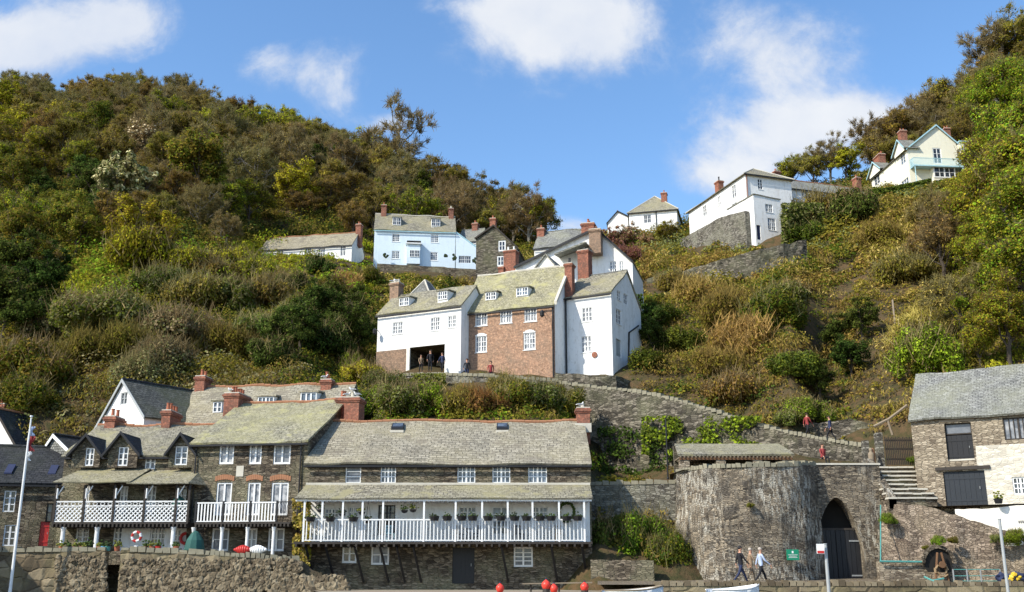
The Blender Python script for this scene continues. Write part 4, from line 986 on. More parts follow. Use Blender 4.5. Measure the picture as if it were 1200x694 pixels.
Wg = House('white_cottage', 'white gable end with red chimney at the far left above the dark roof', 'house', (pt(-40, 525, 68).x, 68), (pt(22, 525, 67).x, 67), 6, 3, zat(528, 68), 'white'); Wg.roof_v(Wg.F['front'].px(-4, 480)[1], 'slate_dark', ur=Wg.F['front'].px(-4, 480)[0]); Wg.finish()
Wg.chim(-6, 5, 474, 2.0, .8, 9, 2)
# terrace ground, sea walls
def gz(px, z, Y): return (xat(px, Y, z), Y, z)
sheet('terrace', [gz(-400, TZ0, 55.6), gz(352, TZ0, 55.6), gz(362, TZ0, 62.5), gz(-400, TZ0, 62.5)], 'path', 'paved terrace in front of the left cottages')
polywall('sea_wall', 'rough stone sea wall under the left cottages, left of the dark steps', [(-400, 648, 740, 55.5), (20, 646, 740, 55.5), (124, 645, 740, 55.5)], .6, 'stone_sea', .35, rough=.12, sub=10, cat='wall')
polywall('sea_wall', 'rough stone sea wall under the picket balcony, right of the dark steps', [(142, 645, 740, 55.5), (240, 649, 740, 55.5), (300, 653, 740, 55.6), (352, 657, 740, 56.0)], .6, 'stone_sea', .35, rough=.12, sub=10)
polywall('step_wall', 'shadowed back wall of the recess between two sea walls', [(118, 646, 740, 57.6), (148, 646, 740, 57.6)], .3, 'stone', None)
def boulders(label, px0, px1, py0, py1, Y, n, seed, smin=.14, smax=.34, mat='stone_sea'):
    m = MB(); rd = random.Random(seed)
    for k in range(n):
        px = px0 + (px1 - px0) * rd.random(); f_ = rd.random(); py = py0 + (py1 - py0) * f_; r = rd.uniform(smin, smax) * (.7 + .5 * f_)
        c = pt(px, py, Y + rd.uniform(-.02, .1) - .12 * f_); m.blob(c, (r, r * .6, r * rd.uniform(.7, 1.35)), k * 1.7, 2, .9)
    o = m.build('boulders', mat); tag(o, label, kind='stuff'); return o
t = NT('sea_boulder'); g_ = t.n('ShaderNodeNewGeometry'); n_ = t.noise(g_.outputs['Position'], 6, 5, .7)
M['boulder'] = t.bsdf(t.mix(t.math('MULTIPLY', n_, .7), t.ramp(g_.outputs['Random Per Island'], [(0, (.08, .062, .04)), (.35, (.17, .135, .085)), (.7, (.26, .21, .135)), (1, (.33, .28, .19))]), (.10, .08, .055)), .9, n_, .6, .03, .2)
boulders('rounded boulders packed along the foot of the left sea wall', 66, 123, 652, 696, 55.45, 420, 1, .08, .19, 'boulder'); boulders('rounded boulders packed along the foot of the right sea wall', 143, 352, 656, 698, 55.45, 1400, 2, .08, .19, 'boulder')
boulders('loose boulders below the long balcony cottage', 352, 405, 676, 700, 55.3, 110, 3, .15, .3, 'boulder')
polywall('garden_wall', 'rough low wall climbing to the long balcony cottage', [(350, 657, 740, 56.2), (372, 672, 740, 56.3), (400, 688, 740, 56.3)], .5, 'stone_sea', None, rough=.15)
sheet('ledge', [gz(380, -.95, 49.5), gz(700, -.95, 49.5), gz(712, -.95, 58), gz(360, -.95, 58)], 'concrete', 'ledge in front of the balcony cottage')
# ================================================================== middle: arch house (M1), brick house (M2), white house (M3) and those behind
MH = {}
h = mk('arch_cottage', 'white cottage over an open archway with brown stone base', (443, 369, 88), (540.6, 84.4), 5.2, 13.5, 'white')
for r in ((460, 377.5, 472, 391.5), (504.5, 372, 515.5, 387.5), (525, 370, 534.5, 384)): h.win('front', *r, 4, 3, gm='curtain', sill=1)
arch = h.rect('front', 476.5, 405.5, 521, 440); h.holes['front'].append(arch)
f = h.F['front']; h.roof_u(f.px(557, 335, 2.6)[1], 'slate_green', vr=2.6, og=.12, oh=.2, ridge=None, sag=.15)
h.holes['back'].append((h.L - f.px(509, 425)[0] - .6, h.L - f.px(499, 425)[0] - .2, arch[2], arch[3] - .5)); h.finish()
m = MB(); a, b, c, d = arch
m.poly([f.w(a, .14, c), f.w(a, .14, d), f.w(a, 5.2, d - .2), f.w(a, 5.2, c)]); m.poly([f.w(b, .14, c), f.w(b, 5.2, c), f.w(b, 5.2, d - .2), f.w(b, .14, d)]); m.poly([f.w(a, .14, d), f.w(b, .14, d), f.w(b, 5.2, d - .2), f.w(a, 5.2, d - .2)]); m.build('archway', 'stone', h.root)  # dark stone lining puts the passage's shade into its colour
m = MB(); u1 = f.px(476, 425)[0]; zt = f.px(455, 411)[1]; m.box(f, -.03, u1, -.03, -.003, h.z0, zt); m.build('base_wall', 'brick_brown', h.root)
m = MB(); m.box(f, u1 + .02, f.px(480, 425)[0], -.05, .1, h.z0, arch[3] + .02); m.build('pier', 'white_old', h.root)
dormer(h, 468, 349, 480, 359, .6, nx=4, ny=2); dormer(h, 513, 341.5, 525, 351.5, .6, nx=4, ny=2)
h.chim(457, 467, 332, 2.3, .9, 21, 2, mat='brick_brown', pm='pale_cap', ph=.35)
m = MB(); c = f.px(443, 388); m.tube(f.w(.1, 0, c[1]), f.w(.1, -.6, c[1] + .1), .03); m.lathe(f.w(.1, -.6, c[1] - .45), [(.08, 0), (.16, .1), (.18, .4), (.05, .55)], 8); m.build('wall_lamp', 'black', h.root)
archH = h
Q = mk('brown_roof_cottage', 'small brown hipped roof just behind the arch cottage', (481, 346, 92), (503, 91.3), 3, 20, 'stone'); Q.roof_hip(zat(332.5, 93.5), 'shingle'); Q.finish()
h = mk('brick_cottage', 'red brick cottage with lichened slate roof and arched lower windows', (538, 367, 86), (650, 82.8), 8, 13.0, 'brick')
for r in ((557, 366, 571, 382), (586, 363.5, 600, 379), (614.5, 360.5, 629, 377)): h.win('front', *r, 4, 2, gm='curtain', sill=1, ft=.08)
for r in ((557, 394, 570.5, 413), (613.5, 390, 627.5, 410)): h.win('front', *r, 4, 3, gm='curtain', sill=1, ft=.08)
f = h.F['front']; h.roof_u(f.px(667, 313, 4.0)[1], 'slate_yellow', vr=4.0, og=.0, oh=.22, ridge='pale_cap', sag=.19); h.finish({'right': 'white'})
for r in h.holes['front'][3:]:
    m = MB(); n = 7
    for k in range(n):
        a0 = r[0] + (r[1] - r[0]) * k / n; a1 = r[0] + (r[1] - r[0]) * (k + 1) / n; c = 4 * (k + .5) / n * (1 - (k + .5) / n); m.box(f, a0, a1, -.03, -.004, r[3], r[3] + .06 + .2 * c)
    m.build('arched_head', 'white_paint', h.root)
dormer(h, 569, 342.5, 582, 352, .9, nx=4, ny=2); dormer(h, 605, 337, 619.5, 347, 1.0, nx=4, ny=2)
# white parapet up the right verge
m = MB(); L = h.L; k = (f.px(667, 313, 4.0)[1] - h.ze) / 4
m.hexa([f.w(L - .02, -.1, h.ze - .1), f.w(L + .22, -.1, h.ze - .1), f.w(L + .22, 4, h.ze + 4 * k - .1), f.w(L - .02, 4, h.ze + 4 * k - .1), f.w(L - .02, -.1, h.ze + .22), f.w(L + .22, -.1, h.ze + .22), f.w(L + .22, 4, h.ze + 4 * k + .3), f.w(L - .02, 4, h.ze + 4 * k + .3)]); m.build('parapet', 'pale_cap', h.root)
ch2 = h.chim(661.5, 670, 309, 2.6, .8, 22.5, 1, pm='black', ph=.5)
m = MB(); m.tube(f.w(L - .15, -.12, 13), f.w(L - .15, -.12, h.ze - .1), .06); m.build('drainpipe', 'black', h.root)
m = MB(); c = f.px(640, 370); m.tube(f.w(c[0], 0, c[1] - .3), f.w(c[0], -1.0, c[1] + .25), .025); m.tube(f.w(c[0], 0, c[1] + .2), f.w(c[0], -1.0, c[1] + .25), .025); m.lathe(f.w(c[0], -1.0, c[1] - .35), [(.08, 0), (.17, .1), (.2, .4), (.05, .6)], 8); m.build('wall_lamp', 'black', h.root)
m = MB(); a0 = f.px(615, 318, 4.3)[0]; a1 = f.px(662, 314, 4.3)[0]; ac, zt = f.px(640, 299, 4.3); zb = h.ze + 3.4
m.hexa([f.w(a0, 4.3, zb), f.w(a1, 4.3, zb), f.w(a1, 8.5, zb), f.w(a0, 8.5, zb), f.w(ac - .02, 4.3, zt), f.w(ac + .02, 4.3, zt), f.w(ac + .02, 8.5, zt), f.w(ac - .02, 8.5, zt)]); rg = m.build('rear_gable', 'white_old', h.root)
m = MB(); slab(m, f.w(a0 - .15, 8.5, zb), f.w(a0 - .15, 4.1, zb), f.w(ac, 4.1, zt + .12), f.w(ac, 8.5, zt + .12), .1, 4, 3, .02); slab(m, f.w(a1 + .15, 4.1, zb), f.w(a1 + .15, 8.5, zb), f.w(ac, 8.5, zt + .12), f.w(ac, 4.1, zt + .12), .1, 4, 3, .02); m.build('rear_roof', 'slate_grey', rg)
brickH = h
h = mk('white_gable_cottage', 'tall white cottage adjoining the brick cottage, its gable end turned right', (662, 349, 85.2), (716, 83.2), 6.9, 12.5, 'white')
for r in ((682, 360.5, 694, 377), (681, 394, 693, 413)): h.win('front', *r, 3, 3, gm='curtain', sill=1)
for r in ((722, 363, 728, 380), (723, 341, 727.5, 352)): h.win('right', *r, 2, 3, gm='curtain', sill=1)
h.win('right', 731, 345, 735.5, 357, 2, 2, gm='glass_mid'); h.dr('right', 722, 398, 728, 418, mat='grey_paint')
f = h.F['front']; h.roof_u(f.px(734, 319, 3.67)[1], 'slate_green', vr=3.67, og=.12, oh=.2, ridge='slate_grey', sag=.15); h.finish()
m = MB(); m.tube(f.w(.12, -.1, 13), f.w(.12, -.1, h.ze - .1), .06); m.build('drainpipe', 'black', h.root)
fr = h.F['right']; m = MB(); q = [fr.px(747, 382), fr.px(736, 390), fr.px(735, 412)]; m.tube(fr.w(q[0][0], -.1, q[0][1]), fr.w(q[1][0], -.1, q[1][1]), .07); m.tube(fr.w(q[1][0], -.1, q[1][1]), fr.w(q[2][0], -.1, q[2][1] - 1), .07); m.build('waste_pipe', 'black', h.root)
h.chim(676.5, 689, 294, 3.3, .9, 23, 1, pm='black', ph=.25)
m = MB(); c = f.px(697, 416); m.lathe(f.w(c[0], -.03, c[1]), [(.25, 0), (.25, .06)], 14, axis=h.V * -1); m.build('wall_plaque', 'brick_red', h.root)
whiteH = h
h = mk('rear_white_cottage', 'large white house with dark sloping eaves behind the brick cottage', (604, 314, 96), (741, 93), 7, 18, 'white')
f = h.F['front']; uu, zz = f.px(699, 268.5); zR = f.px(741, 307)[1]
h.win('front', 679.5, 284, 688.5, 292, 2, 2, gm='glass_mid'); h.win('front', 714.5, 306, 722.5, 319, 3, 3, gm='glass_mid'); h.win('front', 726, 306, 730.5, 319, 2, 3, gm='glass_mid'); h.roof_v(zz, 'slate_grey', ur=uu, zeR=zR, og=.3, oh=.1, barge='black'); h.finish()
h.chim(690, 703.5, 269, -1.2, 1.1, zat(293, 91.8), 1, mat='brick_brown', ph=.2); h.chim(681, 696, 262, .8, 1.3, 25, 2)
m = MB(); slab(m, f.w(f.px(655, 305)[0], -2.2, f.px(655, 305)[1]), f.w(f.px(691, 296)[0], -2.2, f.px(691, 291)[1]), f.w(f.px(691, 288)[0], -.01, f.px(691, 288)[1]), f.w(f.px(655, 300)[0], -.01, f.px(655, 301)[1]), .15, 6, 3, .02); m.build('porch_roof', 'slate_grey', h.root)
h = mk('hilltop_cottage', 'slate-roofed white cottage with red chimney at the left, behind the dark eaves', (626, 291, 122), (692, 120), 6, 25, 'white'); h.roof_u(zat(274, 125), 'slate_grey', ridge='slate_grey', sag=.15); h.finish(); h.chim(629, 637.5, 268, 2.2, 1.0, 31, 1)
h = mk('dark_gabled_cottage', 'dark stone house with steep gable and tall white framed windows', (558, 279, 135), (606, 134), 10, 36, 'stone_wall')
f = h.F['front']; uu, zz = f.px(578.5, 264.5); h.win('front', 584, 282, 592.5, 294.5, 2, 2, ft=.16); h.win('front', 582.5, 300, 591, 312, 2, 2, ft=.16); h.roof_v(zz, 'slate_grey', ur=uu, zeR=f.px(608, 290)[1], og=.2); h.finish(); h.chim(574, 580.5, 256, .3, 1, 40, 2)
r_ = House('brick_outbuilding', 'small brick outbuilding with twin white chimney cowls in front of the dark gable', 'outbuilding', P2(586, 320, 118), (xat(612, 117, 35), 117), 4, 32, zat(322, 118), 'brick_brown'); r_.roof_u(zat(316, 120), 'slate_grey', ridge=None); r_.finish(); r_.chim(590, 604, 294, .3, 1.2, 34, 2, pm='white_paint', ph=.5); r_.chim(584, 590, 313, .1, 1.0, 32, 1, mat='brick_red', ph=.2)
# ================================================================== upper left: blue house (M7), long white cottage (M8)
h = mk('blue_house', 'pale blue house with two dormers and sky blue trim', (439, 268.5, 150), (533.7, 151.3), 7, 42, 'blue_wall')
for r in ((459.5, 274, 468.5, 283.5), (505, 275, 514, 284.5), (459, 294, 468.5, 303.5), (504, 295.5, 513, 305.5)): h.win('front', *r, 4, 4, gm='glass_mid', sill=1, ft=.1)
f = h.F['front']; zr = f.px(488, 253.5, 3.5)[1]; h.roof_u(zr, 'slate_green', vr=3.5, og=.1, oh=.25, ridge='pale_cap', gutter='blue_trim', sag=.17); h.finish()
dormer(h, 460, 255, 470, 264, .9, nx=4, ny=2, gl='glass'); dormer(h, 505.5, 256.5, 516, 265.5, .9, nx=4, ny=2, gl='glass')
a, zt = f.px(475.5, 288); b, _ = f.px(494, 288); zb = f.px(485, 311)[1]; m = MB(); m.box(f, a + .2, b - .2, -.9, -.004, zb, zt); bay = m.build('bay', 'blue_wall', h.root)
m = MB(); m.box(f, a, b, -1.15, -.004, zt + .001, zt + .18); m.build('bay_roof', 'white_paint', bay); m = MB(); m.box(f, a + .15, b - .1, -1.1, -.004, zt + .181, zt + .5); m.build('bay_top', 'slate_dark', bay)
fb = Fr(f.O - f.n * 1.02, f.a, f.n); window(fb, (*sorted((fb.px(480, 297)[0], fb.px(491.5, 297)[0])), fb.px(485, 301)[1], fb.px(485, 293)[1]), bay, 6, 2, gm='glass_mid')
m = MB(); o1 = [f.px(534, 318), f.px(588, 324), f.px(588.7, 313), f.px(534, 273)]; wr = h.rect('front', 537.5, 300, 552, 308.5); panel(m, f, o1, [wr], .14); panel(m, Fr(f.O + f.n * .35, f.a, f.n), o1, [], .1); wing = m.build('wing_wall', 'blue_wall', h.root); window(f, wr, wing, 6, 2, gm='glass_mid')
m = MB(); s0, s1 = f.px(534, 272), f.px(589, 312); m.tube(f.w(s0[0], .1, s0[1]), f.w(s1[0], .1, s1[1]), .14, .14, 6); m.build('wing_coping', 'blue_trim', wing)
m = MB(); q = h.rect('front', 560.5, 304, 572, 314.5); m.box(f, q[0], q[1], -.06, -.004, q[2] - .6, q[3]); m.build('garden_door', 'blue_door', wing)
h.chim(447, 453, 240, 3.0, 1.1, 52, 2); h.chim(526, 531.5, 244, 3.0, 1.1, 52, 2, pm='pale_cap')
k_ = House('tiled_annexe', 'low tiled annexe with dormer and red chimney between blue house and dark gable', 'house', P2(536, 285, 153), (xat(562, 152, 50), 152), 5, 42, zat(284, 153), 'white'); k_.roof_u(zat(271, 155.5), 'slate_grey', ridge='slate_grey'); k_.finish(); k_.chim(553, 559.5, 262, 2.2, 1, 48, 2)
for i, (x, y) in enumerate(((451, 299), (522.5, 300), (533, 302.5), (556, 305), (580, 313), (585, 316))):
    c = pt(x, y, 149.4); m = MB()
    for k in range(7): m.blob(c + Vector((random.gauss(0, .16), 0, random.gauss(0, .2))), (.22, .18, .22), k, 1, .5)
    m.thing('hanging_basket', 'pl3', ['dark hanging basket left of the lower left window of the blue house', 'dark hanging basket between lower right window and wing of the blue house', 'dark hanging basket just left of the wide wing window', 'dark hanging basket just right of the wide wing window', 'left one of two dark baskets by the end of the blue wing', 'right one of two dark baskets by the end of the blue wing'][i], 'basket', 'round dark baskets on the blue house wall')
h = mk('long_white_cottage', 'long low white cottage with pale slate roof left of the blue house', (305, 293.4, 150), (412.5, 147), 5.4, 42, 'white')
for r in ((326, 293.5, 332, 300), (357.5, 291, 364.5, 299), (373, 291.5, 381, 300), (399, 288, 405, 300)): h.win('front', *r, 3, 2, gm='glass_mid')
f = h.F['front']; h.roof_u(f.px(420, 273, 2.7)[1], 'slate_pale', vr=2.7, og=.1, oh=.25, sag=.17); h.finish(); h.chim(417, 423, 263, 2.2, .9, 48, 2)
# ================================================================== upper right
h = mk('hip_roof_cottage', 'white house with pyramid roof and tall chimney on the skyline above the pink shrubs', (737, 249, 160), (793, 158), 8, 44, 'white')
h.win('front', 754, 251.5, 763.5, 262, 4, 2, gm='glass', ft=.13); f = h.F['front']; m = MB(); u = f.px(769, 255)[0]; m.tube(f.w(u, -.1, 46), f.w(u, -.1, h.ze), .07); h.roof_hip(zat(233.5, 164), 'slate_green'); h.finish(); m.build('drainpipe', 'black', h.root); h.chim(774.5, 781, 226, 2.0, 1, 52, 1, mat='brick_red')
h = mk('small_white_gable', 'small white gable with dark eaves left of the pyramid-roofed house', (712, 261, 161), (736, 160.5), 6, 44, 'white'); h.roof_v(zat(248.5, 161), 'slate_dark', zeR=zat(255, 161), barge='black'); h.finish()
Ap = pt(873, 203, 125); U = Vector((6.4, 2.1, 0)).normalized()
h = House('cliff_house', 'tall white hipped house above the stone retaining wall', 'house', (Ap.x, Ap.y), (Ap.x + U.x * 6.9, Ap.y + U.y * 6.9), 15.6, 38, Ap.z, 'white')
h.win('front', 888, 210, 893.5, 222, 2, 3, gm='glass', sill=1)
for r in ((857.5, 217, 862.5, 232), (841, 230, 844.5, 241), (823.5, 241, 828, 253), (857.5, 238, 863.5, 248)): h.win('left', *r, 2, 3, gm='curtain', sill=1)
h.roof_hip(zat(195, 128.3), 'slate_green', oh=.35); h.finish()
f = h.F['front']; lf = h.F['left']; m = MB(); m.tube(f.w(.15, -.1, 39), f.w(.15, -.1, h.ze - .1), .06); m.build('drainpipe', 'brick_red', h.root)
a = f.px(906, 205, 3)[0]; chimney(h, a, a + .9, 2.6, 3.6, h.ze + .8, zat(195.5, 128), 1)
c = hitplane(843, 222, lf.O + lf.n * .7, lf.n); v_ = (Vector((c.x, c.y, 0)) - h.A).dot(h.V); chimney(h, .3, 1.1, v_ - .5, v_ + .5, h.ze - .5, c.z + 1.1, 1, pm='black', ph=.7)
Bw = House('cliff_house_wing', 'narrow white lean-to wing with brick edge in front of the tall hipped house', 'house', P2(884.5, 260, 122.6), P2(915.6, 260, 124.0), 6, 36, zat(228, 122.6), 'white')
Bw.win('front', 897, 239.5, 905.5, 249, 4, 2, gm='glass_mid', sill=1); Bw.win('front', 900, 256, 909, 270, 4, 3, gm='glass_mid', sill=1); Bw.dr('front', 887, 264, 891.5, 281, mat='navy')
f = Bw.F['front']; Bw.roof_v(Bw.ze + .02, 'slate_grey', ur=.1, zeL=Bw.ze, zeR=f.px(915.6, 234.5)[1], og=.1, oh=.12, barge=None, ridge=None); Bw.finish({'right': 'brick_brown'})
h = House('long_slate_cottage', 'long low slate-roofed cottage between the tall white house and cream house', 'house', P2(927, 219.6, 129), (37.5 + .95 * 12.5, 129 + .31 * 12.5), 5, 42, zat(220, 129), 'white')
h.win('front', 939.5, 223.5, 946, 234, 3, 3, gm='glass', ft=.1); h.roof_u(zat(210.5, 131.5), 'slate_grey', ridge='ridge', oh=.3); h.finish(); f = h.F['front']; u = f.px(1002, 205, 2)[0]; chimney(h, u, u + .75, 1.8, 2.8, h.ze + .5, zat(203, 133), 1)
# cream house
Ap = pt(1063, 174, 140); U = Vector((12, 1.0, 0)).normalized(); h = House('cream_house', 'cream house with pale blue balcony and red chimneys high on the right', 'house', (Ap.x, Ap.y), (Ap.x + U.x * 7.6, Ap.y + U.y * 7.6), 12.5, 50, Ap.z, 'cream')
f = h.F['front']; uu, zt = f.px(1096, 147.5)
h.win('front', 1093.5, 173.5, 1103.5, 192, 2, 3, fm='white_paint', gm='glass', ft=.14, name='balcony_door')
for r in ((1055, 180, 1061, 193), (1024, 205, 1031, 217)): h.win('left', *r, 2, 3, gm='glass_mid', fm='white_paint')
h.win('left', 1056, 210, 1065, 218, 3, 2, gm='glass_mid')
h.roof_v(zt, 'slate_grey', ur=uu, zeL=Ap.z, zeR=f.px(1125, 168)[1], og=.25, oh=.3, barge='blue_trim', ridge='slate_grey'); h.finish()
gablet(h, 'left', 1046, 1053, 1062, 164, 180, 182, None, 'cream', 'slate_grey', 2.2, barge='blue_trim'); gablet(h, 'left', 1017, 1024, 1034, 190, 205, 206, None, 'cream', 'slate_grey', 2.2, barge='blue_trim')
fb = Fr(f.O - f.n * 1.3, f.a, f.n); zf = fb.px(1100, 194)[1]; u0, u1 = fb.px(1071, 190)[0], fb.px(1130, 190)[0]
m = MB(); m.box(f, u0, u1, -1.3, -.004, zf - .15, zf); bal = m.build('balcony', 'blue_trim', h.root); m = MB(); pickets(m, f, u0, u1, -1.25, zf + .06, zf + 1.1, .16, .05)
fl = Fr(f.w(u0, 0, 0) * Vector((1, 1, 0)) if False else Vector((f.w(u0, 0, 0).x, f.w(u0, 0, 0).y, 0)), -f.n, f.a); pickets(m, fl, .05, 1.25, 0, zf + .06, zf + 1.1, .16, .05); m.build('balustrade', 'blue_trim', bal)
m = MB()
for u in (u0 + .15, u1 - .3): m.tube(f.w(u, -1.2, zf - .15), f.w(u, -1.2, zf - 3.2), .06)
m.build('balcony_post', 'blue_trim', bal)
r = h.rect('front', 1091, 198.5, 1116, 211); m = MB(); m.box(f, r[0] - .1, r[1] + .1, -.8, -.004, r[2] - 1, r[3] + .2); b_ = m.build('bay', 'cream', h.root); window(Fr(f.O - f.n * .93, f.a, f.n), (r[0], r[1], r[2], r[3]), b_, 4, 2, ft=.14, bars=.05)
m = MB(); r = (*sorted((f.px(1127, 180)[0], f.px(1137, 180)[0])), f.px(1130, 200)[1], f.px(1130, 166)[1]); m.box(f, r[0], r[1] + .6, .3, 3.5, r[2] - 4, r[3]); sb = m.build('side_bay', 'cream', h.root); window(Fr(f.O + f.n * .17, f.a, f.n), (r[0] + .1, r[1], r[3] - 1.9, r[3] - .5), sb, 3, 2, ft=.12)
m = MB(); m.box(f, r[0] - .1, r[1] + .7, .1, 3.6, r[3] + .001, r[3] + .2); m.build('side_bay_roof', 'blue_trim', sb)
def chl(xa, ya, vin, dw, dd, n, **kw):
    lf = h.F['left']; c = hitplane(xa, ya, lf.O + lf.n * vin, lf.n); v_ = (Vector((c.x, c.y, 0)) - h.A).dot(h.V); chimney(h, vin, vin + dw, v_, v_ + dd, h.ze - .3, c.z, n, **kw)
chl(1030, 180, .5, 1.0, 2.2, 4); chl(1055, 152.5, 1.6, 1.0, 1.0, 2); u = f.px(1107, 152, 4)[0]; chimney(h, u, u + .9, 4.0, 4.9, zt - 1.6, f.px(1110, 150, 4)[1], 2)
M['hedge'] = leafy('hedge', (.03, .05, .015))
# ================================================================== barn
Ap = pt(1067, 492, 58); U = Vector((.86, -.5, 0)).normalized(); LB = 11
h = House('barn', 'stone and whitewashed barn with grey slate roof at the right edge', 'barn', (Ap.x, Ap.y), (Ap.x + U.x * LB, Ap.y + U.y * LB), 8.6, 2.4, Ap.z, 'stone_light')
f = h.F['front']
r = h.rect('front', 1108.5, 495.5, 1140, 540); h.holes['front'].append(r); door(f, (r[0], r[1], r[2], r[2] + (r[3] - r[2]) * .68), h.root, 'black', .16); window(f, (r[0], r[1], r[2] + (r[3] - r[2]) * .7, r[3]), h.root, 1, 1, fm='timber', gm='curtain', dep=.2)
m = MB(); m.box(f, r[0], r[1], .14, .3, r[2] + .01, r[2] + (r[3] - r[2]) * .05); m.build('threshold', 'pale_cap', h.root)
h.dr('front', 1107, 552, 1156, 594, mat='slate_door', planks=8); h.win('front', 1176, 489, 1212, 515, 6, 1, gm='curtain', fm='timber'); h.win('front', 1187, 559, 1206, 580, 4, 3, gm='glass', ft=.07)
h.roof_u(f.px(1110, 437.5, 4.3)[1], 'slate_grey', vr=4.3, og=.1, oh=.25, ridge=None, gutter=None, sag=.17); h.finish(reveal=.22)
# whitewashed lower right portion of the facade: a skim coat standing just proud
m = MB(); wu0 = f.px(1144, 560)[0]; wz1 = f.px(1160, 522)[1]; panel(m, Fr(f.O - f.n * .012, f.a, f.n), [(wu0, 2.4), (h.L, 2.4), (h.L, wz1), (wu0 + .15, wz1)], [x for x in h.holes['front']], .02); m.build('whitewash', 'whitewash_stone', h.root)
m = MB(); q = (f.px(1096, 549)[0], f.px(1160, 545)[0]); zq = f.px(1125, 549)[1]; m.box(f, q[0], q[1], -.12, -.014, zq - .08, zq + .1); m.build('lintel', 'timber', h.root)
m = MB(); zq = f.px(1125, 494)[1]; m.box(f, f.px(1100, 494)[0], f.px(1142, 494)[0], -.06, -.004, zq, zq + .14); m.build('lintel', 'timber_pale', h.root)
barn = h
# ================================================================== kiln tower, arch wall, quay
YQ0 = 52.6
def qz(Y): return -.62 + (Y - YQ0) * .04
sheet('quay', [(gz(700, 0, YQ0)[0], YQ0, qz(YQ0)), (70, YQ0, qz(YQ0)), (70, 60, qz(60)), (gz(700, 0, 60)[0], 60, qz(60))], 'path', 'stone quay in front of the kiln')
o = polywall('quay_wall', 'low quay edge of upright stones along the bottom right', [(768, 685.6, 760, YQ0), (1000, 685.6, 760, YQ0), (1500, 685.6, 760, YQ0)], .45, 'stone_sea', .28, rough=.05, sub=14, copm='boulder')
tower = polywall('lime_kiln', 'round-fronted old stone kiln streaked with white, left of the arched doors', [(790, 560, 684, 62.5), (793, 555, 684, 60.5), (803, 551.5, 684, 59), (820, 549, 684, 57.7), (845, 547.5, 684, 56.8), (875, 546.5, 684, 56.4), (910, 546, 684, 56.5), (935, 545.5, 684, 57), (956, 545, 684, 58.3)], .8, 'stone_kiln', .3, cat='kiln', sub=5, rough=.09, batter=.03)
m = MB()   # raking buttress
A1 = pt(797, 566, 60.2); A2 = pt(812, 566, 58.7); zb = qz(57) - .1
d_ = Vector((A2.x - A1.x, A2.y - A1.y, 0)).normalized(); n_ = Vector((-d_.y, d_.x, 0)); fr = Fr((A1.x, A1.y, 0), d_, n_); w = (Vector((A2.x, A2.y, 0)) - Vector((A1.x, A1.y, 0))).length
top = zat(578, 59); m.hexa([fr.w(-.1, -1.15, zb), fr.w(w, -1.15, zb), fr.w(w, .4, zb), fr.w(-.1, .4, zb), fr.w(.1, -.06, top), fr.w(w, -.06, top), fr.w(w, .4, top + .1), fr.w(.1, .4, top + .1)]); m.build('buttress', 'stone_kiln', tower)
# flat wall with pointed arch
YA = 58.3; L0 = pt(956, 545, YA); R0 = pt(1030, 543, YA); fr = Fr((L0.x, YA, 0), (1, 0, 0), (0, 1, 0)); Wd = R0.x - L0.x; ztop = L0.z; z0 = qz(YA) - .2
ua, ub = fr.px(957.5, 660)[0], fr.px(1014, 660)[0]; uc, zap = fr.px(982.5, 583); uc = (ua + ub) / 2; zsp = fr.px(985, 640)[1]
def arch_z(u):
    R = (ub - ua) * 1.12; t = (ub - u) if u < uc else (u - ua)
    h0 = math.sqrt(max(0, R * R - (R - (ub - ua) + (ub - ua) - 0) ** 2)) if False else 0
    hw = (ub - ua) / 2; s_ = min(1, abs(u - uc) / hw); return zsp + (zap - zsp) * (1 - s_ ** 1.7) ** .8
m = MB(); th = 1.0; N = 28
def colm(u0, u1, za, zb):
    m.poly([fr.w(u0, 0, za), fr.w(u1, 0, zb), fr.w(u1, 0, ztop), fr.w(u0, 0, ztop)])
n1 = 8
for k in range(n1): a = .02 + (ua - .02) * k / n1; b = .02 + (ua - .02) * (k + 1) / n1; colm(a, b, z0, z0)
for k in range(N):
    a = ua + (ub - ua) * k / N; b = ua + (ub - ua) * (k + 1) / N; za, zb_ = arch_z(a), arch_z(b); colm(a, b, za, zb_); m.poly([fr.w(a, 0, za), fr.w(a, th, za), fr.w(b, th, zb_), fr.w(b, 0, zb_)])
colm(ub, Wd, z0, z0)
m.poly([fr.w(ua, 0, z0), fr.w(ua, th, z0), fr.w(ua, th, zsp), fr.w(ua, 0, zsp)]); m.poly([fr.w(ub, 0, z0), fr.w(ub, 0, zsp), fr.w(ub, th, zsp), fr.w(ub, th, z0)])
m.poly([fr.w(0, 0, ztop), fr.w(Wd, 0, ztop), fr.w(Wd, th, ztop), fr.w(0, th, ztop)]); m.poly([fr.w(Wd, 0, z0), fr.w(Wd, 4, z0), fr.w(Wd, 4, ztop), fr.w(Wd, 0, ztop)])
c0 = fr.w(Wd / 2, .5, z0); aw = m.build('arch_wall', 'stone_kiln', None, c0); aw.location = c0; tag(aw, 'flat stone wall with tall pointed archway closed by black doors', 'wall')
m = MB(); m.box(fr, -.1, Wd + .05, -.06, .5, ztop + .003, ztop + .1); m.build('coping', 'pale_cap', aw)
m = MB(); m.poly([fr.w(ua - .3, th + .3, z0), fr.w(ub + .3, th + .3, z0), fr.w(ub + .3, th + .3, zap + .2), fr.w(ua - .3, th + .3, zap + .2)]); m.build('arch_shade', 'shade_black', aw)  # flat near-black sheet paints the darkness behind the arch
zd = fr.px(985, 621)[1]
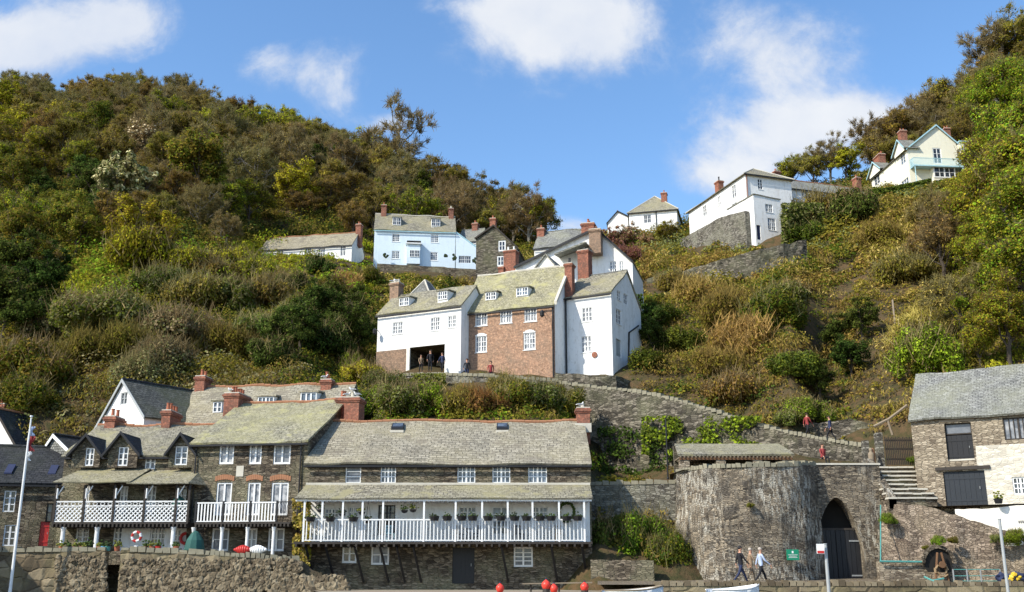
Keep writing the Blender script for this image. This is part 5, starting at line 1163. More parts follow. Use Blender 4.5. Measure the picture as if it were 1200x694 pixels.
for (a, b) in ((ua, (ua + ub) / 2 - .01), ((ua + ub) / 2 + .01, ub)):
    m = MB(); n = 5
    for k in range(n): p = a + (b - a) * k / n; q = a + (b - a) * (k + 1) / n; m.box(fr, p + .01, q - .01, .62, .7, z0, zd)
    dd = m.build('door', 'black', aw); m = MB()
    for c in (.12, .78): s = a if a == ua else b - .62; m.box(fr, s + .02, s + .6, .58, .615, z0 + (zd - z0) * c, z0 + (zd - z0) * c + .08)
    m.build('hinge', 'metal', dd)
m = MB(); m.box(fr, ua, ub, .6, .72, zd + .01, zd + .12); m.build('crossbeam', 'timber', aw)
# sign on the kiln, no legible words in the photograph
c = pt(929, 650, 56.25); fs = Fr((c.x, 56.3, 0), (1, .05, 0), (-.05, 1, 0)); m = MB(); z1 = zat(644, 56.3); z2 = zat(656.5, 56.3); m.box(fs, -.33, .33, -.05, -.01, z2, z1); sg = m.thing('notice_board', 'green', 'green notice board with a small white emblem on the kiln', 'sign')
m = MB(); q = (z1 + z2) / 2; m.box(fs, -.045, .045, -.062, -.053, z1 - .2, z1 - .08)
for k, (w, zz) in enumerate(((.26, .27), (.2, .34), (.24, .41))): m.box(fs, -w, w, -.062, -.053, z1 - zz - .02, z1 - zz)
m.build('lettering', 'white_paint', sg)
# terrace behind the kiln, shelter
zt = zat(549, 58)
sheet('path', [gz(785, zt, 61.5), gz(800, zt, 58.8), gz(850, zt, 57.2), gz(910, zt, 57.0), gz(955, zt, 58.8), gz(1032, zt, 58.8), gz(1032, zt, 64), gz(785, zt, 66)], 'path', 'cobbled path above the kiln')
zs = [zat(533, 61.0), zat(520, 63.2)]; fA = Fr((xat(796, 61, zs[0]), 61, 0), (1, 0, 0), (0, 1, 0)); Lr = xat(930, 61, zs[0]) - fA.O.x
r = empty('shelter', (fA.O.x + Lr / 2, 62, zt), 'long low shelter roofed with mossy slates above the kiln', 'shelter')
m = MB(); slab(m, fA.w(-.1, -.2, zs[0]), fA.w(Lr, -.2, zs[0]), fA.w(Lr - .25, 2.2, zs[1]), fA.w(.1, 2.2, zs[1]), .1, 16, 3, .04); m.build('roof', 'slate_green', r)
m = MB(); m.box(fA, 0, Lr - .1, -.1, 0, zs[0] - .3, zs[0] - .12); m.build('beam', 'timber_brown', r)
m = MB()
for k in range(30): u = .05 + (Lr - .2) * k / 29; m.box(fA, u - .04, u + .04, -.18, 2.1, zs[0] - .2 + .02, zs[0] - .11)
m.build('rafters', 'timber_pale', r)
for u in (.3, Lr * .36, Lr * .68, Lr - .4): m = MB(); m.box(fA, u - .28, u + .28, -.05, .5, zt - .3, zs[0] - .302); m.build('pier', 'stone_light', r)
m = MB(); m.box(fA, 0, Lr - .2, 2.0, 2.3, zt - .2, zs[1] - .15); m.build('wall', 'stone_wall', r)
# garden and retaining walls climbing the hill
polywall('garden_wall', 'garden wall with upright stone coping between cottage and kiln', [(689, 568, 668, 61.5), (740, 567, 668, 61.3), (792, 566, 668, 61)], .45, 'stone_grey', .25, rough=.06)
polywall('low_wall', 'low dark stone wall beside the balcony cottage', [(692, 656, 700, 56.5), (766, 657, 700, 56)], .5, 'stone', None)
polywall('retaining_wall', 'high retaining wall of the curving lane below the white gable end', [(655, 449, 500, 80), (700, 455, 520, 78.5), (735, 458, 600, 77), (770, 464, 600, 75.5), (800, 472, 600, 74), (840, 483, 600, 72.5), (880, 497, 600, 71), (925, 508, 560, 69), (985, 519, 560, 67), (1015, 524, 560, 66)], .5, 'stone_wall', .28, rough=.12)
polywall('lane_wall', 'upper lane wall behind the walkers', [(912, 492, 512, 72.5), (960, 496, 515, 71), (995, 491, 520, 70.2), (1022, 497, 525, 69.5)], .5, 'stone_wall', None, rough=.12)
polywall('terrace_wall', 'pale stone terrace wall under the arch and brick cottages', [(436, 446, 480, 83.5), (476, 440, 476, 83), (525, 439.5, 475, 81.5), (560, 440.5, 475, 80.8), (600, 443, 475, 80.3), (655, 447, 478, 80.2)], .45, 'stone_grey', .3, rough=.08)
polywall('buttress_wall', 'stepped stone plinth below the white gable cottage', [(650, 437, 460, 81.8), (700, 440, 460, 80.4), (722, 440, 462, 80.4), (742, 448, 470, 82.5)], .4, 'stone_wall', None, rough=.08)
polywall('hillside_wall', 'long shaded retaining wall below the tall white house', [(758, 327, 347, 114), (800, 318, 342, 112), (840, 306, 338, 108.5), (880, 294, 336, 107), (912, 288, 330, 107), (945, 281, 318, 108)], .5, 'stone_wall', None, rough=.14)
polywall('ruined_wall', 'rough stone wall with openings beside the tall white house', [(797, 281, 296, 139), (818, 269, 296, 134), (845, 254, 294, 128), (873, 247.5, 292, 123.2)], .6, 'stone_grey', None, rough=.1)
polywall('blue_house_wall', 'dark retaining wall under the blue house', [(442, 309, 318, 147), (500, 312, 322, 147), (560, 316, 330, 146.5), (590, 321, 332, 146)], .4, 'stone', None, rough=.06)
for (x, y) in ((802, 281), (812, 280), (822, 275)): pass
# gate and piers beside the barn
def gatepier(x0, x1, y0, y1, Y, label):
    a = pt(x0, y0, Y); b = pt(x1, y0, Y); m = MB(); fr = Fr((a.x, Y, 0), (1, 0, 0), (0, 1, 0)); m.box(fr, 0, b.x - a.x, 0, .5, zat(y1, Y), a.z); return m.thing('gate_pier', 'stone_grey', label, 'pier')
gatepier(1012, 1018, 516, 546, 61.5, 'short stone pier left of the pale figure by the gate'); gatepier(1027, 1034, 507, 546, 61, 'square stone pier at the left of the slatted gate')
a = pt(1036, 512, 61); b = pt(1069, 510, 61); zb = zat(546, 61); fr = Fr((a.x, 61, 0), (1, 0, 0), (0, 1, 0)); Lg = b.x - a.x; r = empty('slatted_gate', (a.x + Lg / 2, 61, zb), 'dark slatted timber gate at the top of the steps', 'gate'); m = MB()
n = 16
for k in range(n): m.box(fr, Lg * k / n + .01, Lg * (k + .6) / n + .01, 0, .03, zb + .05, a.z - .05 * (k % 2))
m.build('slats', 'timber', r); m = MB()
for c in (.2, .55, .85): m.box(fr, 0, Lg, .032, .08, zb + (a.z - zb) * c, zb + (a.z - zb) * c + .1)
m.build('rails', 'timber', r)
# steps
zb, zt2 = zat(590, 57.2), zat(548, 60.2); n = 8; x0, x1 = xat(1032, 58, 4.5), xat(1080, 58, 4.5); fr = Fr((x0, 57.0, 0), (1, 0, 0), (0, 1, 0)); m = MB(); ns = MB(); rdm = random.Random(3)
for k in range(n):
    za, zc = zb + (zt2 - zb) * k / n, zb + (zt2 - zb) * (k + 1) / n
    m.box(fr, 0, x1 - x0 + .4, k * .42, n * .42 + .6 + .002 * k, zb - 3 if k == 0 else za - .003, zc - .06)
    u = 0
    while u < x1 - x0 + .35:
        w = min(rdm.uniform(.4, .8), x1 - x0 + .4 - u); dz = rdm.uniform(-.015, .015); ns.box(fr, u + .005, u + w - .01, k * .42 - .11 + rdm.uniform(-.02, .02), k * .42 + .5, zc - .058 + dz, zc + .03 + dz); u += w
st_ = m.thing('stone_steps', 'stone', 'worn stone steps climbing between the arch wall and barn', 'steps'); ns.build('treads', 'pale_cap', st_)
m = MB(); w = .22; fr2 = Fr((x0 + .05, 57.0, 0), (1, 0, 0), (0, 1, 0)); m.hexa([fr2.w(0, 0, zb - .3), fr2.w(.4, 0, zb - .3), fr2.w(.4, 3.2, zt2 - .3), fr2.w(0, 3.2, zt2 - .3), fr2.w(0, 0, zb + .35), fr2.w(.4, 0, zb + .35), fr2.w(.4, 3.2, zt2 + .5), fr2.w(0, 3.2, zt2 + .5)]); m.thing('stair_wall', 'stone_kiln', 'low side wall along the left of the stone steps', 'wall')
# sloping cobbled face and whitewashed wall below the barn
polywall('ramp_wall', 'sloping cobbled retaining face tufted with plants below the barn', [(1031, 592, 684, 57.5), (1060, 591, 684, 56.6), (1088, 594, 684, 56), (1120, 604, 684, 55.3), (1155, 616, 684, 54.8), (1200, 628, 684, 54.3), (1260, 640, 684, 54)], 1.2, 'cobble', None, rough=.16, batter=.12, sub=8)
polywall('whitewashed_wall', 'brilliant whitewashed wall under the barn doors', [(1119, 597, 612, 55.9), (1150, 596.5, 640, 54.9), (1200, 592, 640, 53.6 + .6), (1290, 586, 640, 52.5)], .35, 'white_old', None, rough=.04)
sheet('barn_path', [gz(1078, 3.42, 57.2), gz(1120, 3.42, 55.9), gz(1200, 3.42, 54.2), gz(1290, 3.42, 52.6), gz(1290, 3.42, 58), gz(1078, 3.42, 60)], 'path', 'path in front of the barn doors')
c = pt(1190, 614, 53.9); fs = Fr((c.x, c.y - .35, 0), Vector((.86, -.3, 0)).normalized(), Vector((.3, .86, 0)).normalized()); m = MB()
for k in range(7): m.box(fs, k * .09, k * .09 + .06, 0, .02, zat(614, c.y), zat(610.5, c.y))
m.thing('wall_lettering', 'black', 'small illegible black lettering on the whitewashed wall', 'sign')
polywall('parapet', 'low stone parapet with green rail in front of the ramp face', [(1030, 659, 686, 54.6), (1060, 659, 686, 54.6), (1086, 660, 686, 54.6)], .45, 'stone_light', None, rough=.04)
a = pt(1031, 658, 54.4); b = pt(1082, 658.5, 54.4); m = MB(); m.tube(a, b, .05); m.tube(pt(1032, 592, 57.2), pt(1032, 658, 54.5), .035); m.thing('green_rail', 'teal', 'thin green rail along the low parapet', 'rail')
# mooring winch in its niche
YN = 54.3; c = pt(1102, 668, YN); c.z = qz(YN); r = empty('mooring_winch', c, 'rusty winch and coiled rope standing in a dark round niche', 'winch')
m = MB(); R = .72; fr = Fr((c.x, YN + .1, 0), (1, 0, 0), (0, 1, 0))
m.poly([fr.w(R * math.cos(t), .05, c.z + .95 + R * 1.05 * math.sin(t)) for t in np.linspace(-.6, math.pi + .6, 20)] ); m.build('niche', 'shade_black', r)  # flat disc, the recess's shade painted as near-black colour
m = MB()
for k in range(12): t0, t1 = math.pi * k / 12, math.pi * (k + 1) / 12; m.hexa([fr.w(q * math.cos(t), v, c.z + .95 + q * 1.05 * math.sin(t)) for v in (-.1, .1) for q, t in ((R, t0), (R + .16, t0), (R + .16, t1 - .03), (R, t1 - .03))])
m.build('arch_stones', 'stone', r)
m = MB()
for k in range(40):
    t0, t1 = k * .7, (k + 1) * .7; q = .3 + .06 * math.sin(k * 2.1); m.tube((c.x + q * math.cos(t0), YN - .1 - .01 * k * .3, c.z + .62 + q * math.sin(t0)), (c.x + q * math.cos(t1), YN - .1 - .01 * (k + 1) * .3, c.z + .62 + q * math.sin(t1)), .04, .04, 5)
m.build('rope', 'rope', r); m = MB(); m.tube((c.x - .35, YN - .1, c.z), (c.x - .1, YN - .1, c.z + 1.5), .06); m.tube((c.x + .35, YN - .1, c.z), (c.x + .1, YN - .1, c.z + 1.5), .06); m.lathe((c.x, YN - .35, c.z + .9), [(.17, 0), (.17, .05), (.08, .06), (.08, .3), (.17, .31), (.17, .36)], 14, axis=(0, 1, 0)); m.build('frame', 'timber_brown', r)
a = pt(1083, 676, 53.8); m = MB(); m.tube(a, pt(1100, 684, 53.3), .05); m.tube(pt(1086, 682, 53.5), pt(1106, 678, 53.6), .05); m.thing('green_pipe', 'teal', 'loose pale green pipe lying before the winch niche', 'pipe')
# railings
YR = 53.6; r = empty('quay_railing', (xat(1145, YR, 0), YR, qz(YR)), 'grey metal railing on the quay right of the winch', 'railing')
for x in (1117, 1133, 1149, 1172): m = MB(); q = Vector(gz(x, 0, YR)); m.tube((q.x, YR, qz(YR)), (q.x, YR, zat(667, YR)), .04); m.build('post', 'metal', r)
m = MB()
for y in (667.5, 675, 681): m.tube(pt(1117, y, YR), pt(1172, y, YR), .02)
m.build('rails', 'teal', r)
# heap of gear at right edge
c = pt(1192, 680, 53.4); c.z = qz(53.4); r = empty('fishing_gear', c, 'heap of dark blue and yellow gear at the right end of the quay', 'gear')
m = MB(); [m.blob(c + Vector((random.gauss(0, .3), random.gauss(0, .12), .15 + .25 * random.random())), (.28, .2, .2), k, 2, .8) for k in range(7)]; m.build('tarpaulin', 'navy', r); m = MB(); [m.blob(c + Vector((-.45 + .12 * k, -.2, .2 + .12 * (k % 3))), (.15, .12, .13), k, 2, .6) for k in range(5)]; m.build('sack', 'yellow', r)
m = MB(); m.lathe(c + Vector((-.1, -.25, .1)), [(.3, -.04), (.34, 0), (.3, .04)], 14, axis=(0, 1, 0)); m.build('hoop', 'black', r)
# poles
def pole(px0, py0, px1, py1, Y, r0, label, name='pole', mat='grey_paint', zb=None):
    a = pt(px1, py1, Y); b = pt(px0, py0, Y); m = MB(); a = Vector((b.x, b.y, a.z)) if zb is None else Vector((b.x, b.y, zb)); m.lathe(a, [(r0 * 1.5, 0), (r0 * 1.5, .1), (r0, .14), (r0 * .9, b.z - a.z - .05), (r0 * 1.1, b.z - a.z - .03), (r0 * 1.1, b.z - a.z)], 10); return m.thing(name, mat, label, 'pole')
pole(1171, 608, 1173, 700, 50, .075, 'tall pale grey pole rising at the right of the quay', 'mooring_pole')
sp = pole(967, 637, 972, 700, 49.5, .085, 'shorter grey post with a small white and red sign', 'sign_post', zb=-1.7)
s_ = pt(962, 644, 49.3); fs = Fr((s_.x, 49.3, 0), (1, 0, 0), (0, 1, 0)); m = MB(); m.box(fs, -.2, .16, -.02, .02, zat(649, 49.3), zat(637.5, 49.3)); sg = m.build('sign_plate', 'white_paint', sp); m = MB(); m.box(fs, -.18, .14, -.03, -.022, zat(648.5, 49.3), zat(645.5, 49.3)); m.build('sign_band', 'red', sp)
pole(780, 490, 780, 562, 62.3, .05, 'thin dark lamp post above the garden wall', 'lamp_post', 'black')
# flagpole with flag
b = pt(37, 487, 54); zb = 1.0; r = empty('flagpole', (b.x, 54, zb), 'white flagpole with furled red and white flag on the sea wall', 'flagpole'); m = MB(); m.lathe((b.x, 54, -1.2), [(.1, 0), (.08, .5), (.06, b.z - .1), (.035, b.z + 1.1), (.08, b.z + 1.12), (.08, b.z + 1.2)], 10); m.build('pole', 'white_paint', r)
m = MB(); z1 = zat(500, 54); z2 = zat(540, 54)
def drape(za, zb_, w, mat, nm):
    m = MB(); n = 8; k0 = len(m.v)
    for i in range(n + 1):
        z = za + (zb_ - za) * i / n; ww = w * (.6 + .4 * math.sin(i * .9 + za)); 
        for j in range(5): m.v.append(Vector((b.x + .08 + ww * j / 4, 54 - .06 * math.sin(j * 2.2 + i * .4), z)))
    for i in range(n):
        for j in range(4): q = k0 + i * 5 + j; m.f.append([q, q + 1, q + 6, q + 5])
    m.build(nm, mat, r)
drape(z1, z1 - .5, .22, 'blue_cloth', 'flag'); drape(z1 - .5, z1 - 1.3, .3, 'red_cloth', 'flag'); drape(z1 - 1.3, z2, .2, 'white_paint', 'flag')
# driftwood rafters above the gate
m = MB(); m.tube(pt(1038, 494, 62.5), pt(1063, 475, 62.2), .09); m.tube(pt(1024, 500, 62.5), pt(1040, 492, 62.4), .09); m.tube(pt(1040, 492, 62.4), pt(1046, 510, 62.3), .07); m.thing('timber_props', 'timber_pale', 'leaning weathered timbers above the slatted gate', 'timber')
m = MB(); m.tube(pt(1046, 352, 84), pt(1051, 400, 80.5), .08); m.thing('post', 'timber_pale', 'bare pale post on the brown bank above the barn', 'post')
# ================================================================== boats, buoys
def boat(px, py, Y, L, rz, label, mat='white_paint', zc=-1.7, H=.75, trim='blue_trim'):
    c = pt(px, py, Y); zg = c.z; r = empty('rowing_boat', (c.x, Y, zg - H), label, 'boat'); ca, sa = math.cos(rz), math.sin(rz)
    def W(x, y, z): return Vector((c.x + x * ca - y * sa, Y + x * sa + y * ca, zg - H + z))
    m = MB(); n = 12; st = []
    for i in range(n + 1):
        t = i / n; x = (t - .5) * L; bw = .78 * (math.sin(min(1, (t + .18) / .75) * math.pi / 2)) * (1 if t < .55 else math.cos((t - .55) / .45 * 1.5)) + .02; sh = H + .22 * (t ** 3); kl = .25 * max(0, t - .75) * 2
        ring = [(-bw, sh), (-bw * .93, sh * .55 + kl * .3), (-bw * .55, .12 + kl), (0, .0 + kl), (bw * .55, .12 + kl), (bw * .93, sh * .55 + kl * .3), (bw, sh)]
        inn = [(q[0] * .92, q[1] + (.0 if abs(q[0]) > bw * .9 and q[1] > .5 else .05)) for q in ring]
        for (y, z) in ring: m.v.append(W(x, y, z))
        for (y, z) in inn[::-1]: m.v.append(W(x, y, z))
    for i in range(n):
        for j in range(14): a = i * 14 + j; b2 = i * 14 + (j + 1) % 14; m.f.append([a, b2, b2 + 14, a + 14])
    m.f.append(list(range(14))); m.f.append([n * 14 + k for k in range(14)][::-1]); m.build('hull', mat, r, smooth=True)
    m = MB()
    for s in (-1, 1):
        for i in range(n): a = m2 = None; t0, t1 = i / n, (i + 1) / n; f_ = lambda t: (.78 * (math.sin(min(1, (t + .18) / .75) * math.pi / 2)) * (1 if t < .55 else math.cos((t - .55) / .45 * 1.5)) + .02, H + .22 * t ** 3); m.tube(W((t0 - .5) * L, s * f_(t0)[0], f_(t0)[1]), W((t1 - .5) * L, s * f_(t1)[0], f_(t1)[1]), .035, .035, 5)
    m.build('gunwale', trim, r); m = MB()
    for t in (.25, .5, .72): x = (t - .5) * L; q = [W(x - .12, -.6, H - .2), W(x + .12, -.6, H - .2), W(x + .12, .6, H - .2), W(x - .12, .6, H - .2)]; m.hexa(q + [p + Vector((0, 0, .03)) for p in q])
    m.build('thwart', 'timber_pale', r)
boat(742, 692, 50.3, 2.9, .15, 'white rowing boat on the beach below the low dark wall', trim='timber_pale'); boat(860, 691, 49, 2.6, .35, 'small white dinghy with open rim below the walkers', trim='white_paint')
for i, (x, y, rr) in enumerate(((586, 689.5, 5), (640, 685.8, 5.5), (649, 690, 5), (685, 688, 5))):
    c = pt(x, y, 50.6); R = rr * 50.6 / 1245; m = MB(); m.lathe(c - Vector((0, 0, R)), [(R * .3, 0), (R * .75, R * .3), (R, R), (R * .9, R * 1.45), (R * .5, R * 1.85), (R * .18, R * 2.05), (R * .15, R * 2.3)], 14); o = m.build('body', 'buoy', None, c); 
    bpy.data.objects.remove(o); r = empty('mooring_buoy', c - Vector((0, 0, R)), ['orange-red buoy standing alone, leftmost of four', 'higher one of the two touching orange-red buoys', 'lower one of the two touching orange-red buoys', 'orange-red buoy at the right, near the low dark wall'][i], 'buoy', 'orange-red buoys along the bottom edge'); m.build('body', 'buoy', r, smooth=True); m = MB(); m.lathe(c + Vector((0, 0, R * 1.1)), [(.03, 0), (.05, .03), (.03, .07)], 8); m.build('eye', 'navy', r)
    if c.z - R > -.93: m = MB(); m.lathe((c.x, c.y, -.95), [(.18, 0), (.16, c.z - R + .95 + .05)], 8); m.build('base', 'timber', r)
m = MB(); m.hexa([pt(612, 685, 51.5), pt(694, 683.5, 51.5), pt(694, 683.5, 51.8), pt(612, 685, 51.8), pt(612, 683.5, 51.5), pt(694, 682, 51.5), pt(694, 682, 51.8), pt(612, 683.5, 51.8)]); pk = m.thing('plank', 'timber_pale', 'long weathered plank behind the buoys', 'plank')
m = MB()
for x in (622, 655, 688): q = pt(x, 684, 51.65); m.tube((q.x, q.y, -.95), q, .05)
m.build('trestle', 'timber', pk)
# ================================================================== people
def person(px, pyfeet, Y, H, face, label, top, legs, walk=.35, sit=False, hair='hair', hairless=False, zf=None, lean=0, arm=.25):
    b = pt(px, pyfeet, Y); z0 = b.z if zf is None else zf; s = H / 1.75; r = empty('person', (b.x, Y, z0), label, 'person', None, face)
    # local frame: facing +x ; y = left
    V = []; E = []; R = []
    def v(x, y, z, r_): V.append((x * s + lean * z * s, y * s, z * s)); R.append(r_ * s); return len(V) - 1
    hz = .92 if not sit else .5
    pel = v(0, 0, hz, .135); wa = v(0, 0, hz + .18, .12); chx = v(.01, 0, hz + .4, .145); sh = v(0, 0, hz + .53, .1); nk = v(.01, 0, hz + .6, .055); E += [(pel, wa), (wa, chx), (chx, sh), (sh, nk)]
    h1 = v(.02, 0, hz + .68, .085); h2 = v(.025, 0, hz + .78, .1); h3 = v(.015, 0, hz + .86, .07); E += [(nk, h1), (h1, h2), (h2, h3)]
    hands = []
    for sd in (-1, 1):
        w = walk * sd
        hp = v(0, .09 * sd, hz - .06, .095)
        if sit: kn = v(.42, .12 * sd, hz, .065); an = v(.45, .12 * sd, .1, .042)
        else: kn = v(w * .5 + .04, .1 * sd, hz * .53, .065); an = v(w - (.06 if sd < 0 else 0), .1 * sd, .09 + (.06 if sd < 0 else 0), .042)
        toe = v((.45 if sit else w) + .16, .11 * sd, .035, .035); E += [(pel, hp), (hp, kn), (kn, an), (an, toe)]
        so = v(0, .19 * sd, hz + .5, .062); el = v(-arm * sd * .4 + .02, .25 * sd, hz + .23, .045); wr = v(-arm * sd + .14, .24 * sd, hz + .0, .03); pm = v(-arm * sd + .17, .24 * sd, hz - .06, .036); E += [(sh, so), (so, el), (el, wr), (wr, pm)]; hands.append((V[pm], sd))
    me = bpy.data.meshes.new('body'); me.from_pydata(V, E, []); o = bpy.data.objects.new('body', me); COL.objects.link(o)
    sk = o.modifiers.new('s', 'SKIN'); 
    for i, sv in enumerate(me.skin_vertices[0].data): sv.radius = (R[i], R[i]); sv.use_root = (i == 0)
    sub = o.modifiers.new('u', 'SUBSURF'); sub.levels = 1; sub.render_levels = 1
    dg = bpy.context.evaluated_depsgraph_get(); bm = bmesh.new(); bm.from_mesh(bpy.data.meshes.new_from_object(o.evaluated_get(dg))); bpy.data.objects.remove(o)
    # five fingers on each hand, a nose and ears, all merged into the same mesh
    mb = MB()
    for (p, sd) in hands:
        for k in range(4): a = Vector(p) + Vector(((k - 1.5) * .02 * s, 0, -.03 * s)); q = a + Vector((.012 * s, 0, -.045 * s)); mb.tube(a, q, .01 * s, .009 * s, 5); mb.tube(q, q + Vector((.02 * s, -.006 * sd, -(.022 + .006 * (k % 3)) * s)), .009 * s, .007 * s, 5)
        a = Vector(p) + Vector((.03 * s, -.01 * sd, 0)); mb.tube(a, a + Vector((.03 * s, -.015 * sd, -.04 * s)), .012 * s, .008 * s, 5)
    hd = Vector((V[h2][0], V[h2][1], V[h2][2])); mb.tube(hd + Vector((.085 * s, 0, .02 * s)), hd + Vector((.125 * s, 0, -.02 * s)), .008 * s, .018 * s, 5)
    for sd in (-1, 1): mb.blob(hd + Vector((0, .098 * sd * s, -.01 * s)), (.02 * s, .01 * s, .032 * s), 1, 1, .1)
    off = len(bm.verts); vs = [bm.verts.new(p) for p in mb.v]; 
    for f_ in mb.f:
        try: bm.faces.new([vs[i] for i in f_])
        except ValueError: pass
    me2 = bpy.data.meshes.new('body'); bm.to_mesh(me2); bm.free(); uvbox(me2)
    for mt in (top, legs, 'skin', 'black'): me2.materials.append(M[mt])
    for p in me2.polygons:
        c = p.center; z = c.z / s
        rad = math.hypot(c.x - lean * c.z, c.y) / s
        if z > hz + .575: p.material_index = 2
        elif z < .075: p.material_index = 3
        elif z > hz - .01 and not (rad > .19 and z < hz + .04): p.material_index = 0
        elif abs(c.y) / s > .19 and z > hz - .25: p.material_index = 2
        else: p.material_index = 1
        p.use_smooth = True
    bo = bpy.data.objects.new('body', me2); COL.objects.link(bo); bo.parent = r
    m = MB(); m.blob(hd + Vector((-.02 * s, 0, .03 * s)), (.105 * s, .108 * s, .095 * s), 2, 2, .15); ho = m.build('hair', hair, None); ho.parent = r; ho.data.polygons.foreach_set('use_smooth', [True] * len(ho.data.polygons))
    return r
YP = 53.4
person(869, 686, YP, 1.78, 0.3, 'person in dark jacket and cap walking behind, leftmost of three walkers below the kiln', 'black_cloth', 'navy', .4, hair='black', zf=qz(YP)); person(881, 684, 54.2, 1.68, 0.1, 'person in tan coat between the two other walkers below the kiln', 'tan_cloth', 'tan_cloth', .25, hair='hair_grey', zf=qz(54.2)); person(893, 687, YP - .2, 1.72, 0.2, 'person in pale blue shirt and dark trousers walking in front below the kiln', 'blue_cloth', 'black_cloth', .35, hair='hair_grey', zf=qz(YP - .2), arm=.3)
person(947, 512, 70.4, 1.6, .6, 'person in red top and dark trousers walking on the lane above the kiln', 'red_cloth', 'black_cloth', .35); person(974, 517, 69.3, 1.65, 2.6, 'person in dark clothes walking down the lane behind the red-topped walker', 'navy', 'black_cloth', .3)
person(965, 545, 59.6, 1.55, -1.2, 'person in red top sitting behind the arch wall coping', 'red_cloth', 'black_cloth', 0, sit=True, hair='hair')
person(504, 436, 84.0, 1.8, -1.5, 'person standing dark against the light in the white archway', 'black_cloth', 'black_cloth', .1); person(493, 437, 84.6, 1.5, -1.2, 'shorter person left of the other in the white archway', 'tan_cloth', 'black_cloth', .1); person(518, 436, 83.5, 1.6, -2, 'person at the right side of the white archway', 'navy', 'black_cloth', .1)
person(547, 446, 82.0, 1.75, -1.6, 'person in dark top leaning behind the wall at the left of the brick cottage', 'black_cloth', 'navy', .05, hair='hair'); person(575, 449, 81.5, 1.75, -1.5, 'person in dark red top behind the wall below the brick cottage', 'red_cloth', 'black_cloth', .05, hair='hair'); person(441, 436, 84.5, 1.6, -1, 'person', 'black_cloth', 'black_cloth') if False else None
# pale figure statue by the gate
c = pt(1022, 546, 60.6); r = empty('figurehead', c, 'pale carved figure with orange back standing between the gate piers', 'statue'); m = MB(); m.lathe(c, [(.17, 0), (.2, .1), (.15, .35), (.19, .6), (.16, .75), (.08, .82), (.1, .88), (.11, .95), (.08, 1.03), (.02, 1.06)], 12); m.build('body', 'timber_pale', r, smooth=True); m = MB(); m.lathe(c + Vector((.13, .1, .05)), [(.1, 0), (.13, .4), (.12, .8), (.05, 1.0)], 10); m.build('cape', 'ridge', r, smooth=True)
# terrace things in front of the left cottages
c = pt(160, 640, 56.6); c.z = TZ0; r = empty('lifebuoy_stand', c, 'white stand with red and white lifebuoy on the sea wall terrace', 'lifebuoy'); m = MB(); m.lathe(c, [(.2, 0), (.2, .1), (.13, .2), (.15, .8), (.12, 1.0)], 10); m.build('stand', 'white_paint', r)
def ring(c, R, rr, mat, name, parent, segs=16, part=None):
    m = MB()
    for k in range(segs):
        if part and (k // 2) % 2 != part - 1: continue
        t0, t1 = 6.2832 * k / segs, 6.2832 * (k + 1) / segs; m.tube((c.x + R * math.cos(t0), c.y, c.z + R * math.sin(t0)), (c.x + R * math.cos(t1), c.y, c.z + R * math.sin(t1)), rr, rr, 8)
    return m.build(name, mat, parent)
q = pt(160, 629, 56.5); ring(q, .24, .075, 'white_paint', 'ring', r, 16, 1); ring(q, .24, .075, 'red', 'ring_band', r, 16, 2)
q = pt(217.5, 631, 59.85); r = empty('lifebuoy', q - Vector((0, 0, .35)), 'red lifebuoy hanging on the white wall under the lattice balcony', 'lifebuoy'); ring(q, .28, .09, 'red', 'ring', r)
def potplant(px, Y, w, hgt, mat, pm, label, z=None, grp='potted plants on the terrace wall'):
    c = pt(px, 645, Y); c.z = zat(647, 55.8) + .05 if z is None else z; r = empty('potted_plant', c, label, 'plant', grp); m = MB(); m.lathe(c, [(w * .6, 0), (w * .8, .22), (w * .85, .24), (w * .7, .25)], 10); m.build('pot', pm, r); m = MB(); rd = random.Random(px)
    for k in range(20): m.blob(c + Vector((rd.gauss(0, w * .5), rd.gauss(0, w * .4), .25 + abs(rd.gauss(0, hgt * .5)))), (.07, .07, .055), k, 1, .7)
    m.build('plant', mat, r)
PPL = [(72, 'pl2', 'terracotta'), (80, 'pl1', 'black'), (88, 'pl2', 'terracotta'), (96, 'pl2', 'plum'), (105, 'pl1', 'black'), (116, 'pl2', 'ridge'), (121, 'pl1', 'blue_door'), (126, 'pl3', 'teal'), (137, 'pl2', 'terracotta'), (170, 'pl1', 'plum'), (178, 'pl2', 'terracotta'), (185, 'pl1', 'red'), (206, 'pl1', 'terracotta')]
NM = {'terracotta': 'terracotta', 'black': 'black', 'plum': 'brown clay', 'ridge': 'orange clay', 'blue_door': 'bright blue', 'teal': 'sea green', 'red': 'red'}; BY = ['at the far left end of the sea wall', 'second from the left end of the sea wall', 'third from the left end of the sea wall', 'in front of the left ground floor window', 'left of the white column', 'right of the white column', 'beside the sea wall recess', 'above the left edge of the sea wall recess', 'above the right edge of the sea wall recess', 'just right of the lifebuoy stand', 'below the wide ground floor window', 'right of the wide ground floor window', 'right of the pale column']
for (x, a, b), by in zip(PPL, BY): potplant(x, 55.8, .2, .25, a, b, NM[b] + ' pot with green plant ' + by)
c = pt(228, 640, 57.2); c.z = TZ0; m = MB(); m.lathe(c, [(.3, 0), (.5, .3), (.55, .8), (.45, 1.3), (.2, 1.7), (.05, 1.8)], 10); m.thing('folded_parasol', 'dark_teal', 'bulky green cover standing between terrace columns', 'cover')
c = pt(210, 580, 58.9); c.z = zat(604, 58.9); m = MB(); m.lathe(c, [(.3, 0), (.36, .4), (.3, .9), (.05, 1.1)], 10); m.thing('garden_cover', 'dark_teal', 'green covered furniture on the lattice balcony', 'cover')
a = pt(275, 640, 56.6); r = empty('kayak', (a.x, 56.6, TZ0), 'red and white upturned kayak lying on the terrace wall', 'kayak'); 
